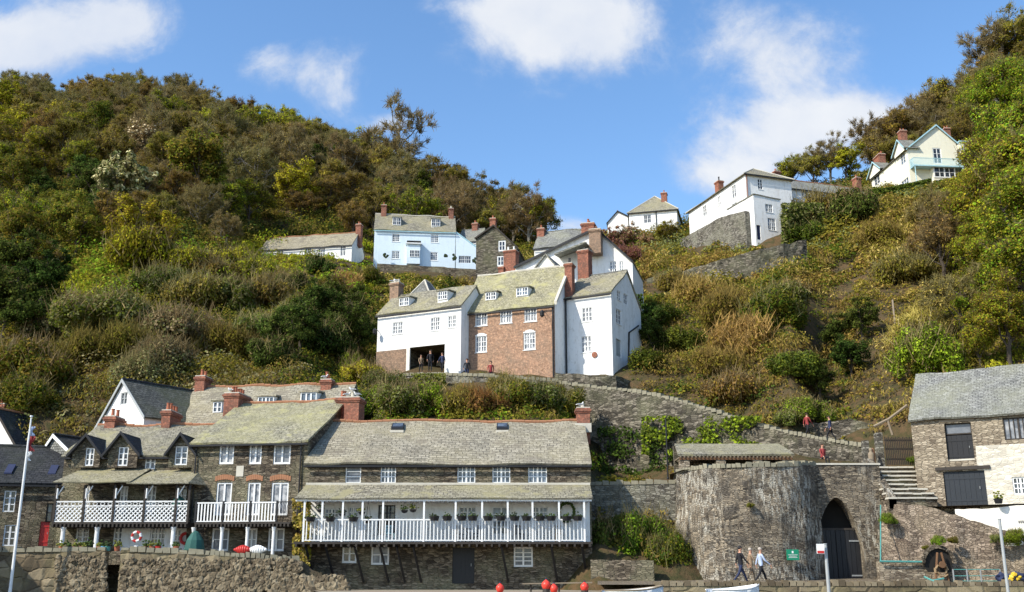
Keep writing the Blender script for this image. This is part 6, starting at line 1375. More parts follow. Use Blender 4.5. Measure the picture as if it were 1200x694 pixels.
def hullp(px0, px1, mat, nm):
    m = MB(); a = pt(px0, 650, 56.0); b = pt(px1, 650, 56.0); zz = zat(650.5, 55.8) + .28; n = 8; prev = None
    for k in range(n): t0, t1 = k / n, (k + 1) / n; f_ = lambda t: .22 * math.sin(math.pi * min(.97, max(.03, t))) + .03; p = Vector((a.x + (b.x - a.x) * t0, 56.1, zz)); q = Vector((a.x + (b.x - a.x) * t1, 56.1, zz)); m.tube(p, q, f_(t0), f_(t1), 10)
    m.build(nm, mat, r, smooth=True)
hullp(273, 294, 'red', 'hull'); hullp(290, 312, 'white_paint', 'bow')
# gulls
def gull(x, y, z, rz, label):
    r = empty('seagull', (x, y, z), label, 'bird', 'white gulls on the roofs', rz); r.scale = (.75, .75, .75); m = MB(); m.blob((0, 0, .2), (.24, .1, .1), 1, 2, .1); m.tube((.16, 0, .23), (.24, 0, .36), .06, .045, 8); m.blob((.26, 0, .38), (.065, .05, .05), 2, 2, .05); m.tube((-.15, 0, .2), (-.38, 0, .18), .06, .01, 6); m.tube((.03, .03, 0), (.02, .03, .14), .012, .012, 5); m.tube((.03, -.03, 0), (.02, -.03, .14), .012, .012, 5); o = m.build('body', 'feather', None, Vector((0, 0, 0)), True); o.parent = r
    m = MB(); m.blob((-.06, .09, .22), (.24, .025, .07), 3, 2, .1); m.blob((-.06, -.09, .22), (.24, .025, .07), 4, 2, .1); o = m.build('wing', 'wing', None, Vector((0, 0, 0)), True); o.parent = r; m = MB(); m.tube((.31, 0, .375), (.38, 0, .36), .014, .004, 5); o = m.build('beak', 'yellow', None, Vector((0, 0, 0))); o.parent = r
dg = bpy.context.evaluated_depsgraph_get(); dg.update()
def on_top(px, py, lab, rz=0.0):
    d = ray(px, py).normalized(); hit = scene.ray_cast(bpy.context.evaluated_depsgraph_get(), Vector((0, 0, 0)), d)
    if hit[0]:
        p = hit[1]; dn = scene.ray_cast(bpy.context.evaluated_depsgraph_get(), Vector((p.x, p.y + .12, p.z + 2.2)), Vector((0, 0, -1)))
        z = dn[1].z if dn[0] else p.z
        gull(p.x, p.y + .12, z, rz, lab)
on_top(269, 462, 'gull on the left pot of the big red chimney', 2.5); on_top(406, 470, 'gull on the left pot of the right red chimney', 0.3); on_top(412, 470, 'gull in the middle of the right red chimney', 2.8); on_top(418, 471, 'gull at the right end of the right red chimney', 3.3); on_top(380, 446.5, 'gull on the chimney at the right end of the back roof', 0); on_top(459, 334, 'left gull on the chimney of the arch cottage', .4); on_top(464, 334, 'right gull on the chimney of the arch cottage', 2.9); on_top(680, 481, 'gull on the chimney of the long balcony cottage', .2)
# ================================================================== vegetation
def infoot(x, y, marg=.6, z=None):
    for (A, U, V, L, D, z0) in FOOT:
        if z is not None and z > z0 + .4: continue
        dx, dy = x - A.x, y - A.y; u = dx * U.x + dy * U.y; v = dx * V.x + dy * V.y
        fm = 4.5 if A.y > 100 else .6
        if -marg < u < L + marg and -marg - fm < v < D + marg: return True
    return False
# zones of ground cover by picture-independent world position: given through the ray parameters of the hillside point
def pxof(P):
    d = P; yv = d.y * CT + d.z * ST; return CX + FPX * d.x / yv, CY - FPX * (-d.y * ST + d.z * CT) / yv
rd = random.Random(5)
def zone(px, py):
    """what grows there"""
    n = noise.noise(Vector((px * .012, py * .012, 3))) ; n2 = noise.noise(Vector((px * .04, py * .04, 9)))
    if px > 1110 and py < 470: return ['olive', 'green', 'brown'] if n2 > 0 else ['olive', 'lime']
    if px > 1000 and py > 235: return ['brown', 'straw', 'olive', 'bracken'] if n2 > -.2 else ['olive', 'bracken']
    if px > 735 and py > 225:
        if py < 300: return ['olive', 'sage'] if n2 > -.1 else ['bracken', 'green']
        if n2 > .12: return ['brown', 'bracken']
        if n2 < -.18: return ['ivy', 'green', 'olive']
        return ['brown', 'straw', 'olive', 'green'] if py < 410 else ['brown', 'ivy', 'brown', 'olive']
    if px < 440 and py > 290:
        if py < 352 and px > 90: return ['lime', 'vivid', 'lime', 'olive'] if n > -.1 else ['vivid', 'green', 'olive']
        if n2 > .2 and py > 380: return ['grey', 'brown', 'sage']
        if px < 330 and py > 410: return ['brown', 'grey', 'olive', 'brown']
        return ['green', 'olive', 'dark'] if n > 0 else ['olive', 'brown', 'green']
    if 430 < px < 740 and py > 440: return ['green', 'vivid', 'olive'] if px < 530 or n2 > .1 else ['brown', 'olive', 'green']
    if 430 < px < 760: return ['olive', 'green', 'straw'] if n2 > 0 else ['brown', 'green', 'dark']
    return ['dark', 'olive', 'brown', 'ivy']
def onwall(px, py, Y):
    for W in WALLS:
        if not (W[0][0] - 3 < px < W[-1][0] + 3): continue
        X = [w[0] for w in W]; t = np.interp(px, X, [w[1] for w in W]); b = np.interp(px, X, [w[2] for w in W]); y = np.interp(px, X, [w[3] for w in W])
        if y - 9 < Y < y + .8 and t - 3 < py < min(b, t + 26) + 5: return True
    return False
Vs, Cs = [], []; rs = np.random.RandomState(3); count = 0
for i in range(60, len(PX) - 1):
    if not (-160 < PX[i] < 1380): continue
    for j in range(nJ - 6):
        Y = YG[j]
        if Y < 58: continue
        a = Vector(tv[i * nJ + j]); b = Vector(tv[(i + 1) * nJ + j + 1]); area = abs(tv[(i + 1) * nJ + j][0] - a.x) * math.hypot(b.y - a.y, b.z - a.z)
        dens = 1.5 if Y < 110 else (.85 if Y < 155 else .35)
        k = area * dens; n = int(k) + (rd.random() < k - int(k))
        for _ in range(n):
            f1, f2 = rd.random(), rd.random(); x = a.x + (b.x - a.x) * f1; y = a.y + (b.y - a.y) * f2
            z = ground(x, y)
            if infoot(x, y, .6, z): continue
            p = Vector((x, y, z)); px, py = pxof(p)
            if py > 500 and px > 690 and px < 1090 and Y < 67.5 and not (px < 792 and py > 592): continue
            if onwall(px, py, Y): continue
            if 690 < px < 800 and 490 < py < 566 and Y < 79: continue
            if 935 < px < 1065 and 300 < py < 475 and noise.noise(Vector((px * .03, py * .02, 4))) > -.08 and rd.random() < .7: continue
            pal = zone(px, py); r = rd.uniform(.45, 1.15) * (1 if Y < 100 else (1.35 if Y < 150 else 1.8)); hgt = r * rd.uniform(.5, 1.0)
            if 295 < px < 600 and 292 < py < 326 and Y > 118: r = min(r, .7); hgt = .3
            if 430 < px < 750 and 77 < Y < 90: r *= .5; hgt *= .4
            big = Y > 70 and (px < 430 and 222 < py < 480 and rd.random() < .10 or px > 740 and 235 < py < 470 and rd.random() < .04)
            if big: r *= 2.1; hgt = r * .8
            pc = [pal[rd.randint(0, len(pal) - 1)]]
            nl = int((60 if Y < 100 else 42) * (r / .8) ** 1.7); sz = .14 if Y < 100 else .22
            off = rs.normal(size=(nl, 3)); off /= np.linalg.norm(off, axis=1)[:, None]; off[:, 2] = np.abs(off[:, 2]); off *= rs.rand(nl, 1) ** .3
            C = np.array([x, y, z - .1]) + off * np.array([r, r, hgt]); out = off + np.array([0, -.1, .4]) + rs.normal(size=(nl, 3)) * .55
            grassy = pc[0] in ('straw', 'brown', 'lime'); Vs.append(quads(C, out, sz * rs.uniform(.6, 1.4, nl) * (.6 if grassy else 1), 4.0 if grassy else 1.4, rs, np.array([[0, 0, 1.0]]) if grassy else None)); Cs.append(palcol(pc + pc + [pal[rd.randint(0, len(pal) - 1)]] + ['olive'], nl, rs) * rd.uniform(.8, 1.15)); count += nl
me = leafmesh('undergrowth', np.concatenate(Vs), np.concatenate(Cs), 'scrub'); ug = obj_from(me, 'undergrowth'); tag(ug, 'bramble, grass and dead bracken covering the hillside', kind='stuff'); print('scrub leaves', count)
# ivy hugging walls: leaf sheets on real walls (stuff)
def ivy(label, quadpts, n, pal, sz=.16, off=.12, blot=.5, seed=1, kind='stuff', name='ivy'):
    """quadpts: px polygon box (x0,y0,x1,y1,YL,YR): leaves on a wall plane, kept where a noise says so"""
    rs = np.random.RandomState(seed); x0, y0, x1, y1, YL, YR = quadpts; C = []
    while len(C) < n:
        px = rs.uniform(x0, x1); py = rs.uniform(y0, y1)
        if noise.noise(Vector((px * .05 + seed * 7, py * .06, seed))) + rs.uniform(-.25, .25) < blot - .5: continue
        p = pt(px, py, YL + (YR - YL) * (px - x0) / (x1 - x0) - off - abs(rs.normal()) * off); C.append(p)
    C = np.array([tuple(p) for p in C]); out = np.array([[0, -1, .5]]) + rs.normal(size=(n, 3)) * .6
    me = leafmesh(name, quads(C, out, sz * rs.uniform(.6, 1.3, n), 1.3, rs), palcol(pal, n, rs), 'scrub'); o = obj_from(me, name); return tag(o, label, kind=kind)
ivy('bright green ivy sprawling over the high retaining wall', (752, 488, 892, 533, 75.9, 70.5), 2600, ['vivid', 'green', 'ivy'], .17, .2, .55, 2)
ivy('dark ivy thinly covering the shaded lower retaining wall', (700, 500, 790, 560, 78.3, 74.5), 1600, ['ivy', 'dark'], .17, .12, .55, 4)
ivy('pale creepers hanging over the terrace wall of the arch cottage', (468, 438, 522, 472, 82.3, 81), 2600, ['sage', 'green'], .17, .25, .3, 5)
ivy('brown creeper on the left end of the long balcony cottage', (343, 585, 364, 665, 57.6, 57.2), 1500, ['bracken', 'straw', 'olive'], .12, .12, .35, 6)
ivy('ivy on the right edge of the white gable', (735, 345, 753, 395, 89, 92), 500, ['ivy', 'dark'], .2, .2, .5, 7)
ivy('dark ivy mantling the bank below the lean-to wing', (916, 238, 965, 285, 121, 123), 2200, ['ivy', 'dark', 'sage'], .3, 1.0, .3, 8)
# hedge below the cream house
hp = [(1003, 231, 1, 137), (1040, 228, 1, 135), (1070, 222, 1, 134), (1092, 217, 1, 133.5)]; C = []
for a, b in zip(hp[:-1], hp[1:]):
    for k in range(3200): t = rs.rand(); px, py, Y = a[0] + (b[0] - a[0]) * t, a[1] + (b[1] - a[1]) * t, a[3] + (b[3] - a[3]) * t; p = pt(px, py, Y + rs.uniform(-.7, .7)); C.append((p.x, p.y, p.z + rs.uniform(-1.3, 1.0)))
C = np.array(C); lo = C.mean(0); hm = leafmesh('hedge', quads(C - lo, np.array([[0, -1, .6]]) + rs.normal(size=(len(C), 3)) * .5, .26 * rs.uniform(.6, 1.3, len(C)), 1.2, rs), palcol(['ivy', 'green', 'dark'], len(C), rs)); o = obj_from(hm, 'hedge'); o.location = lo; tag(o, 'clipped dark green hedge in front of the cream house', 'hedge')
# ---- wood on the left hill
KT = {'bare': ('bare brown-twigged tree in the wood on the left hill', 'bare brown trees of the left wood'), 'barest': ('leafless grey tree showing its branches in the left wood', 'leafless grey trees of the left wood'), 'olive': ('olive-brown budding tree in the left wood', 'olive-brown trees of the left wood'), 'bud': ('fresh green budding tree in the left wood', 'green budding trees of the left wood'), 'lime': ('yellow-green leafy tree in the left wood', 'yellow-green trees of the left wood'), 'green': ('mid green leafy tree in the left wood', 'mid green trees of the left wood'), 'dark': ('dark ivy-clad evergreen tree in the left wood', 'dark evergreen trees of the left wood')}
pts_ = []; ntree = 0
for row in range(200):
    pass
Yv = 112.0; used = []
while Yv < 236:
    step = 5.6 + (Yv - 112) * .012
    x = -0.72 * Yv
    while x < 12:
        xx = x + rd.uniform(-1.8, 1.8); yy = Yv + rd.uniform(-1.8, 1.8); x += step * 1.18
        p = Vector((xx, yy, ground(xx, yy))); px, py = pxof(p)
        if px < -25 or px > 632 or infoot(xx, yy, 2.2): continue
        if py > 300 and px > 90: continue
        if px > 300 and py > 268 and px < 640:
            if not (py < 300 and px > 425 and Yv > 160): 
                if Yv < 158: continue
        if px > 600 and py > 292: continue
        n = noise.noise(Vector((xx * .03, yy * .03, 2))); q = rd.random()
        if px < 130 and py > 225 : key = 'green' if q < .35 else ('dark' if q < .75 else 'bud')  # darker species mix stands in for the shadow over the left gully
        elif py < 150: key = 'bare' if q < .5 else ('olive' if q < .85 else 'barest')
        elif n > .2: key = 'bud' if q < .4 else ('olive' if q < .65 else 'lime')
        elif n < -.25: key = 'bare' if q < .55 else ('dark' if q < .7 else 'olive')
        else: key = 'olive' if q < .36 else ('bare' if q < .66 else ('green' if q < .74 else ('barest' if q < .82 else ('lime' if q > .94 else 'bud'))))
        s = rd.uniform(.75, 1.15) * (.9 if py < 170 else 1); lab, grp = KT[key]
        if Yv < 160: s *= .72
        place_tree(key, xx, yy, s, lab, grp); ntree += 1
    Yv += step
print('wood trees', ntree)
def tp(key, px, py, s, label, name='tree', sz=1.0, i=0, group=None, rz=None, ymin=0):
    P = None; q = 0
    while P is None and q < 60: P = ghit(px, py + q); q += 1.5
    if P is not None and ymin and P.y < ymin: P = Vector((P.x * ymin / P.y, ymin, 0)); P.z = ground(P.x, P.y)
    if P is None: print('no hit', px, py); return
    return place_tree(key, P.x, P.y, s, label, group, name, P.z - .3, rz, sz, i)
tp('barest', 465, 232, 1.75, 'large bare grey tree spreading on the skyline above the blue house', i=0); tp('lime', 432, 200, 1.25, 'bright yellow-green tree beside the large bare skyline tree'); tp('lime', 330, 160, 1.0, 'yellow-green tree on the skyline edge of the left wood', i=1)
tp('blossom', 165, 205, 1.5, 'pale blossoming tree in the middle of the left wood', 'blossom_tree'); tp('silver', 140, 258, 1.5, 'silvery grey-leaved tree below the blossom', 'silver_tree'); tp('green', 228, 250, 1.35, 'rich mid green leafy tree right of the silver one', i=1)
tp('cone', 497, 262, .95, 'dark conifer behind the blue house roof', 'conifer'); tp('bud', 628, 292, .95, 'pale green tree beside the cottage on the saddle of the skyline', i=1); tp('bare', 600, 285, 1.0, 'brown bare tree where the left wood runs down to the skyline saddle', i=1); tp('lime', 8, 150, 1.3, 'golden green tree at the top left corner of the wood', i=0)
tp('lime', 124, 112, .9, 'pale green rounded tree on the left skyline', i=0) if False else None; tp('bud', 440, 262, .8, 'green tree rising behind the left end of the blue house', i=0)
tp('lime', 165, 322, .95, 'bright lime young tree standing above the left bushes', i=1)
# skyline trees of the right
for i, (px, py, k, s, l) in enumerate(((930, 222, 'bud', .7, 'pale green tree behind the chimney of the tall white house'), (955, 219, 'olive', .7, 'olive tree rising behind the long slate roof, left of the middle'), (975, 216, 'barest', .75, 'bare tree behind the long slate roof'), (992, 214, 'lime', .75, 'bright green tree behind the right end of the long slate roof'), (1030, 200, 'bare', 1.0, 'brown tree behind the red chimney stack of the cream house'), (1048, 190, 'olive', 1.05, 'brownish olive tree behind the cream house gables'), (1078, 172, 'bare', 1.1, 'bare brown tree above the ridge of the cream house'), (1105, 158, 'olive', 1.15, 'olive tree right above the cream house'), (1127, 150, 'bud', 1.1, 'green tree crowning the slope beside the cream house'), (1080, 178, 'olive', .9, 'olive tree close behind the cream house'))):
    tp(k, px, py, s, l, i=i, ymin=160 if px > 1020 else 0)
NL = ['tall leafy tree at the lower part of the right edge', 'tall leafy tree filling the right edge below the skyline', 'leafy tree on the slope right of the cream house', 'leafy tree half way down the right edge', 'leafy tree highest on the right skyline', 'leafy tree leaning over the bank left of the right-edge trees', 'leafy tree above the barn roof at the right edge', 'leafy tree beyond the right edge', 'leafy tree below the cream house on the right slope', 'low leafy tree rising just above the barn ridge', 'leafy tree beside the cream house at its right', 'leafy tree between barn ridge and the right edge trees']
for i, (px, py, s) in enumerate(((1212, 395, .9), (1203, 310, 1.0), (1178, 255, .8), (1215, 225, 1.05), (1185, 160, .95), (1165, 345, .62), (1185, 430, .5), (1250, 330, 1.2), (1158, 290, .55), (1150, 430, .3), (1165, 215, .6), (1160, 390, .45))): tp('near', px, py, s, NL[i], i=i)
tp('barest', 1178, 110, 1.25, 'bare branched tree standing against the sky on the right ridge', i=1); tp('bare', 1150, 118, 1.25, 'brown twigged tree on the right skyline', i=2); tp('olive', 1200, 95, 1.2, 'olive tree at the top of the right ridge', i=1)
tp('nearbrown', 1105, 330, .75, 'thin brown straggling tree on the right bank', i=0); tp('nearbrown', 1128, 400, .6, 'brown twiggy sapling above the bright green bush', i=0); tp('nearbrown', 1090, 275, .55, 'dry brown sapling below the hedge of the cream house')
Yv = 142.0; nr = 0
while Yv < 200:
    x = .25 * Yv
    while x < .75 * Yv:
        xx = x + rd.uniform(-2, 2); yy = Yv + rd.uniform(-2, 2); x += 6.5; px, py = pxof(Vector((xx, yy, ground(xx, yy))))
        if px < 1018 or px > 1260 or infoot(xx, yy, 2.5): continue
        if px < 1010 and Yv < 150 : continue
        q = rd.random(); key = 'olive' if q < .4 else ('bare' if q < .6 else ('bud' if q < .85 else 'barest'))
        place_tree(key, xx, yy, rd.uniform(.65, .95), {'olive': 'olive-brown tree on the right-hand skyline ridge', 'bare': 'bare brown tree on the right-hand skyline ridge', 'bud': 'green budding tree on the right-hand skyline ridge', 'barest': 'leafless tree on the right-hand skyline ridge'}[key], {'olive': 'olive trees of the right ridge', 'bare': 'bare trees of the right ridge', 'bud': 'green trees of the right ridge', 'barest': 'leafless trees of the right ridge'}[key]); nr += 1
    Yv += 7
print('ridge trees', nr)
# ---- named shrubs
S = put_shrub
S('lime', 165, 325, 9, 'big yellow-green bush lit by the sun on the left slope', s_h=1.1); S('grey', 60, 400, 7, 'greyish bush at the left end of the slope'); S('sage', 110, 392, 9, 'wide grey-green bush above the white gabled cottage', s_h=.9); S('sage', 140, 388, 7, 'grey-green bush right of the widest grey-green one')
S('grey', 210, 415, 8, 'pale seed-headed climber mass above the terrace roofs'); S('grey', 190, 440, 6, 'pale climber close behind the mossy roof'); S('olive', 40, 455, 7, 'olive-brown thicket above the shingled gable'); S('green', 30, 480, 5, 'bright green bush behind the dark inn roof')
for i, (x, y, k, w) in enumerate(((215, 330, 'lime', 7), (245, 335, 'olive', 7), (275, 328, 'lime', 7), (300, 336, 'lime', 6), (326, 342, 'olive', 5), (230, 360, 'olive', 7), (270, 365, 'green', 7), (310, 362, 'olive', 7), (185, 350, 'green', 7), (345, 345, 'dark', 5), (372, 322, 'dark', 5))):
    S(k, x, y, w, {'lime': 'yellow-green bush in the row across the left slope', 'olive': 'olive bush on the left slope below the lime row', 'green': 'mid green bush on the left slope', 'dark': 'dark bush below the long white cottage'}[k], {'lime': 'yellow-green bushes across the left slope', 'olive': 'olive bushes on the left slope', 'green': 'green bushes on the left slope', 'dark': 'dark bushes below the long white cottage'}[k])
for i, (x, y, k, w) in enumerate(((390, 355, 'olive', 6), (360, 380, 'green', 6), (400, 385, 'dark', 6), (340, 400, 'dark', 6), (300, 405, 'green', 6), (420, 400, 'dark', 5), (260, 420, 'brown', 6), (380, 415, 'dark', 6), (320, 430, 'dark', 5), (405, 340, 'brown', 5), (430, 335, 'olive', 5), (150, 420, 'brown', 6), (100, 430, 'brown', 6), (170, 450, 'grey', 5))):
    S(k, x, y, w, {'olive': 'olive scrub bush between the cliff and arch cottage', 'green': 'green bush on the shaded cliff', 'dark': 'dark bush in the shaded hollow left of the arch cottage', 'brown': 'brown bramble clump on the cliff above the terrace', 'grey': 'pale climber on the cliff above the terrace'}[k], {'olive': 'olive scrub beside the arch cottage', 'green': 'green bushes on the shaded cliff', 'dark': 'dark bushes in the shaded hollow', 'brown': 'brown brambles on the cliff', 'grey': 'pale climbers on the cliff'}[k])
for i, (px, py, s) in enumerate(((372, 395, .55), (395, 412, .6), (352, 412, .5), (412, 385, .5), (385, 372, .45), (335, 425, .45), (420, 420, .45), (15, 345, .8), (35, 375, .75), (5, 400, .75), (55, 340, .6), (28, 410, .6))):  # dark trees added to imitate the deep shade of hollow and gully
    tp('dark', px, py, s, 'dark evergreen added to deepen the shade of the hollow left of the arch cottage' if px > 300 else 'dark evergreen added to deepen the shade of the gully at the left edge', i=i, group='evergreens added to darken the hollow left of the arch cottage' if px > 300 else 'evergreens added to darken the gully at the left edge')
for i, (px, py, s) in enumerate(((985, 420, .4), (1010, 400, .4), (1000, 445, .38), (770, 420, .4), (765, 395, .38), (960, 470, .35))): tp('dark', px, py, s, 'small dark evergreen added to darken the hollow of the right slope' if px > 800 else 'small dark evergreen added to darken the bank beside the white gable end', i=i, group='small evergreens added to darken the right hollow' if px > 800 else 'small evergreens added to darken the bank by the white gable end')  # small dark trees added where the right slope lies in shadow
S('vivid', 412, 440, 2.6, 'palm-like bright bush left of the arch cottage base', s_h=1.5); S('lime', 425, 455, 4, 'grass-green bush below the arch cottage corner')
for i, (x, y, k, w, l) in enumerate(((440, 487, 'vivid', 4.5, 'bright green bush behind the left end of the long roof'), (470, 487, 'green', 4.5, 'green bush behind the long roof, second from left'), (500, 486, 'vivid', 4.2, 'grass-green bush behind the long roof below the archway'), (535, 485, 'brown', 4.2, 'brown bush behind the middle of the long roof'), (565, 484, 'bracken', 4.5, 'rusty bush behind the middle of the long roof'), (598, 483, 'olive', 4.5, 'tall olive bush in the middle behind the long roof'), (630, 483, 'green', 4.5, 'green bush behind the long roof towards the chimney'), (658, 483, 'olive', 4.2, 'olive bush left of the long roof chimney'), (450, 462, 'sage', 4, 'grey-green bush under the arch cottage base'), (590, 462, 'olive', 3.5, 'small olive bush against the terrace wall'))): S(k, x, y, w, l, s_h=1.0)
S('dark', 705, 655, 3.0, 'dark shaded bush beside the long cottage wall', P=(*pt(708, 662, 59.5),), s_h=1.8); S('vivid', 757, 640, 3.6, 'big glossy green bush by the garden wall', P=(*pt(757, 662, 59.3),), s_h=1.7); S('green', 780, 650, 3, 'darker green bush touching the kiln', P=(*pt(782, 668, 58.6),), s_h=1.5); S('vivid', 728, 600, 1.3, 'small bright bush climbing the garden wall', P=(*pt(728, 622, 60.6),), s_h=1.6)
S('vivid', 1090, 440, 6.2, 'rounded bright green shrub above the barn roof', s_h=1.15); S('gold', 898, 322, 3.6, 'yellow flowering bush at the hillside wall', P=(*pt(900, 322, 112.6),), s_h=1.4); S('bracken', 915, 320, 3, 'rusty bush beside the yellow one', P=(*pt(917, 318, 112.6),)); 
tp('rosetree', 725, 300, .9, 'dark pink leaved shrub left of the pyramid-roofed house', 'shrub_tree'); tp('pinkblossom', 742, 291, .8, 'pink blossoming shrub in front of the pyramid-roofed house', 'shrub_tree'); tp('rosetree', 757, 296, .6, 'dark pink shrub in the middle before the pyramid-roofed house', 'shrub_tree'); tp('bud', 783, 290, .42, 'pale green small tree right of the pink shrubs'); S('rose', 735, 312, 5, 'low plum-coloured bush under the pink shrubs')
S('dark', 1000, 262, 8, 'dark rounded bush under the hedge', s_h=1.1); S('olive', 960, 262, 8, 'wide olive bush right of the lean-to wing', s_h=1.1); S('ivy', 945, 285, 6, 'ivy-covered mound below the olive bush'); S('sage', 930, 268, 5, 'grey-green shrub against the lean-to wing')
S('vivid', 945, 492, 4.2, 'bright green bush over the upper lane wall', s_h=.8); S('green', 930, 497, 3, 'small green bush at the left end of the upper lane wall', s_h=.8)
for i, (x, y, k, w) in enumerate(((820, 355, 'brown', 6), (860, 378, 'brown', 7), (900, 385, 'olive', 7), (870, 415, 'brown', 7), (925, 360, 'green', 5), (790, 340, 'olive', 5), (775, 380, 'ivy', 5), (800, 410, 'ivy', 5), (840, 440, 'brown', 5), (860, 470, 'olive', 5), (1030, 290, 'brown', 6), (1060, 330, 'olive', 6), (930, 440, 'ivy', 5), (1100, 290, 'brown', 6), (1075, 400, 'brown', 5), (760, 430, 'ivy', 4))):
    S(k, x, y, w, {'brown': 'dry brown bush on the steep right-hand slope', 'straw': 'straw-coloured bush on the steep right-hand slope', 'olive': 'olive bush on the steep right-hand slope', 'green': 'green bush below the hillside wall', 'sage': 'grey-green bush below the hillside wall', 'bracken': 'rusty bracken clump on the right-hand slope', 'ivy': 'ivy mound on the shaded right-hand slope'}[k], {'brown': 'dry brown bushes on the right slope', 'straw': 'straw-coloured bushes on the right slope', 'olive': 'olive bushes on the right slope', 'green': None, 'sage': None, 'bracken': 'rusty bracken on the right slope', 'ivy': 'ivy mounds on the right slope'}[k])
# tufts on the ramp face and walls
for (x, y, Y, w, k, l) in ((1040, 607, 56.4, 1.1, 'vivid', 'bright green tuft at the top left of the ramp face'), (1100, 632, 54.5, .9, 'vivid', 'bright green tuft in the middle of the ramp face'), (1116, 630, 54.6, .7, 'green', 'small green tuft right of the middle tuft'), (1084, 638, 54.9, .5, 'green', 'tiny green tuft left of the middle tuft'), (1168, 629, 54.0, .8, 'green', 'green tuft below the whitewashed wall'), (1190, 632, 53.6, 1.5, 'vivid', 'wide green plant at the right end below the whitewashed wall'), (1069, 536, 60.7, .7, 'vivid', 'small green bush between gate and barn'), (880, 588, 56.1, .5, 'green', 'little weed on the kiln front')):
    P = pt(x, y + 3, Y); S(k, x, y, w, l, P=tuple(P), s_h=1.0)
potplant(1177, 54.3, .28, .3, 'pl2', 'black', 'round shrub in a dark tub beside the navy barn doors', z=3.42, grp=None)
# ================================================================== camera, sky, sun
cam = bpy.data.cameras.new('camera'); co = bpy.data.objects.new('camera', cam); COL.objects.link(co); cam.sensor_width = 36; cam.lens = 36; cam.clip_end = 5000; cam.clip_start = .5
co.location = (0, 0, 0); co.rotation_euler = (math.pi / 2 + TH, 0, 0); scene.camera = co
AZ = math.radians(236); EL = math.radians(40)   # azimuth clockwise from +Y
sd = Vector((math.sin(AZ) * math.cos(EL), math.cos(AZ) * math.cos(EL), math.sin(EL)))
sun = bpy.data.lights.new('sun', 'SUN'); sun.energy = 5.0; sun.angle = math.radians(.5); sun.color = (1, .93, .80); so = bpy.data.objects.new('sun', sun); COL.objects.link(so); so.rotation_euler = (-sd).to_track_quat('-Z', 'Y').to_euler(); so.location = (-40, -40, 60)
w = bpy.data.worlds.new('World'); scene.world = w; w.use_nodes = True; nt = w.node_tree; nt.nodes.clear()
def wn(t, **k):
    n = nt.nodes.new(t)
    for a, b in k.items(): setattr(n, a, b)
    return n
def wm(op, a, b=0.0, c=0.0, clamp=False):
    m = wn('ShaderNodeMath', operation=op, use_clamp=clamp)
    for i, v in enumerate((a, b, c)):
        if isinstance(v, (int, float)): m.inputs[i].default_value = v
        else: nt.links.new(v, m.inputs[i])
    return m.outputs[0]
out = wn('ShaderNodeOutputWorld'); bg = wn('ShaderNodeBackground'); bg.inputs[1].default_value = .08; nt.links.new(bg.outputs[0], out.inputs[0])
sky = wn('ShaderNodeTexSky', sky_type='NISHITA'); sky.sun_disc = False; sky.sun_elevation = EL; sky.sun_rotation = AZ; sky.air_density = 1.0; sky.dust_density = .6; sky.ozone_density = 2.0; sky.altitude = 0
tc = wn('ShaderNodeTexCoord'); sp = wn('ShaderNodeSeparateXYZ'); nt.links.new(tc.outputs['Generated'], sp.inputs[0])
ys = wm('MAXIMUM', sp.outputs[1], .05); U_ = wm('DIVIDE', sp.outputs[0], ys); V_ = wm('DIVIDE', sp.outputs[2], ys)
cb = wn('ShaderNodeCombineXYZ'); nt.links.new(U_, cb.inputs[0]); nt.links.new(V_, cb.inputs[1])
def nz(sc, det, r, dist=0, off=0):
    n = wn('ShaderNodeTexNoise'); n.inputs['Scale'].default_value = sc; n.inputs['Detail'].default_value = det; n.inputs['Roughness'].default_value = r; n.inputs['Distortion'].default_value = dist
    mp = wn('ShaderNodeMapping'); mp.inputs['Location'].default_value = (off, off * .7, 0); nt.links.new(cb.outputs[0], mp.inputs[0]); nt.links.new(mp.outputs[0], n.inputs[0]); return n.outputs[0]
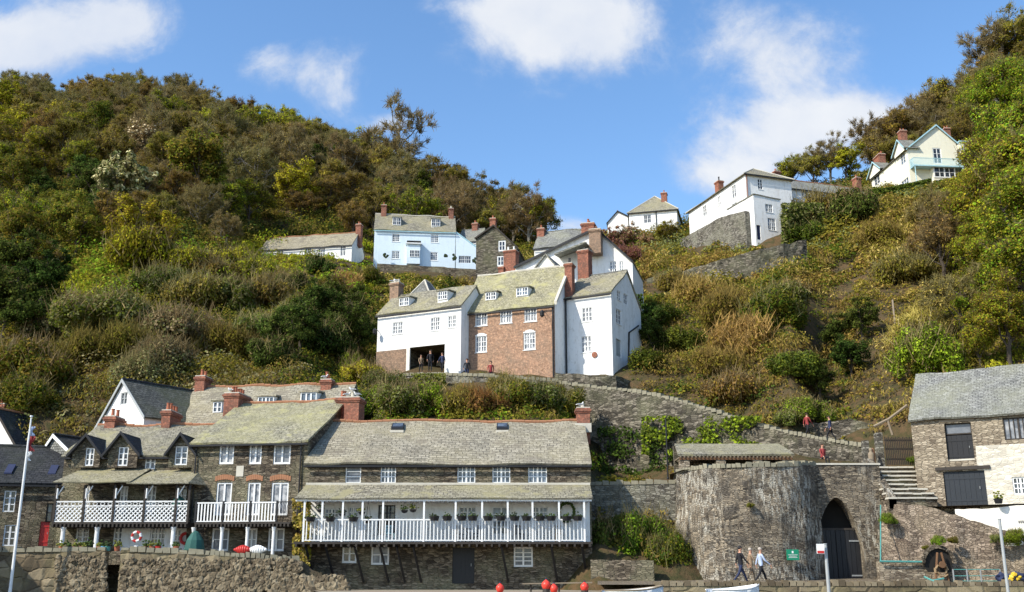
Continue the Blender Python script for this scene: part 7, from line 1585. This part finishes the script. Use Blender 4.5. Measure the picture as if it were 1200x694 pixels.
# clouds: banks given by the direction in which they stand in the sky
CL = [(50, 42, 117, 46, 1.2), (140, 22, 64, 39, 0.95), (5, 60, 70, 37, 0.9), (312, 74, 37, 30, 0.7), (388, 82, 49, 34, 1.05), (402, 122, 23, 23, 0.75), (580, 18, 70, 44, 0.7), (650, 55, 91, 51, 1.05), (720, 22, 77, 53, 0.9), (640, 5, 105, 34, 0.8), (868, 40, 53, 46, 0.6), (940, 60, 73, 57, 0.75), (905, 98, 70, 39, 0.52), (900, 168, 84, 44, 1.1), (975, 148, 103, 39, 1.15), (1022, 130, 47, 28, 0.8), (868, 200, 53, 18, 0.7), (660, 264, 53, 14, 0.7), (455, 146, 33, 13, 0.8), (830, 215, 33, 18, 0.45)]
tot = None
for (px, py, rx, ry, a) in CL:
    d = ray(px, py); cu, cv = d.x / d.y, d.z / d.y; su = rx / 1130.0; sv = ry / 1085.0
    e = wm('ADD', wm('POWER', wm('ABSOLUTE', wm('MULTIPLY', wm('SUBTRACT', U_, cu), 1 / su)), 2.0), wm('POWER', wm('ABSOLUTE', wm('MULTIPLY', wm('SUBTRACT', V_, cv), 1 / sv)), 2.0))
    g = wm('MULTIPLY', wm('EXPONENT', wm('MULTIPLY', e, -.9)), a); tot = g if tot is None else wm('ADD', tot, g)
n1 = nz(8, 12, .63, .5); n2 = nz(26, 8, .65, .2, 4); n3 = nz(5, 6, .55, 0, 9)
den = wm('ADD', wm('MULTIPLY', tot, 1.0), wm('ADD', wm('MULTIPLY', wm('SUBTRACT', n1, .5), 2.3), wm('MULTIPLY', wm('SUBTRACT', n2, .5), 1.0)))
gate = wm('SUBTRACT', den, .16); den2 = wm('MULTIPLY', gate, .82, clamp=True); sm = wn('ShaderNodeMapRange', interpolation_type='SMOOTHERSTEP'); nt.links.new(den2, sm.inputs[0])
has = wn('ShaderNodeMapRange', interpolation_type='SMOOTHSTEP'); has.inputs[1].default_value = .08; has.inputs[2].default_value = .4; nt.links.new(tot, has.inputs[0])
fac = wm('MULTIPLY', wm('MULTIPLY', sm.outputs[0], has.outputs[0]), .93)
hs = wn('ShaderNodeHueSaturation'); hs.inputs['Saturation'].default_value = 1.15; hs.inputs['Value'].default_value = 2.55; nt.links.new(sky.outputs[0], hs.inputs['Color'])
cc = wn('ShaderNodeMix', data_type='RGBA'); cc.inputs[6].default_value = (6.2, 7.1, 8.8, 1); cc.inputs[7].default_value = (9.7, 9.8, 9.9, 1); nt.links.new(wm('MULTIPLY', wm('SUBTRACT', wm('ADD', wm('MULTIPLY', den2, .8), wm('MULTIPLY', n3, 1.6)), 1.05), 1.3, clamp=True), cc.inputs[0])
mx = wn('ShaderNodeMix', data_type='RGBA'); nt.links.new(fac, mx.inputs[0]); nt.links.new(hs.outputs[0], mx.inputs[6]); nt.links.new(cc.outputs[2], mx.inputs[7]); nt.links.new(mx.outputs[2], bg.inputs[0])
vs = scene.view_settings; vs.view_transform = 'Standard'; vs.look = 'None'; vs.exposure = 0.3; vs.gamma = 1; vs.use_curve_mapping = False
scene.cycles.max_bounces = 6; scene.cycles.diffuse_bounces = 3; scene.cycles.transmission_bounces = 3; scene.cycles.glossy_bounces = 2
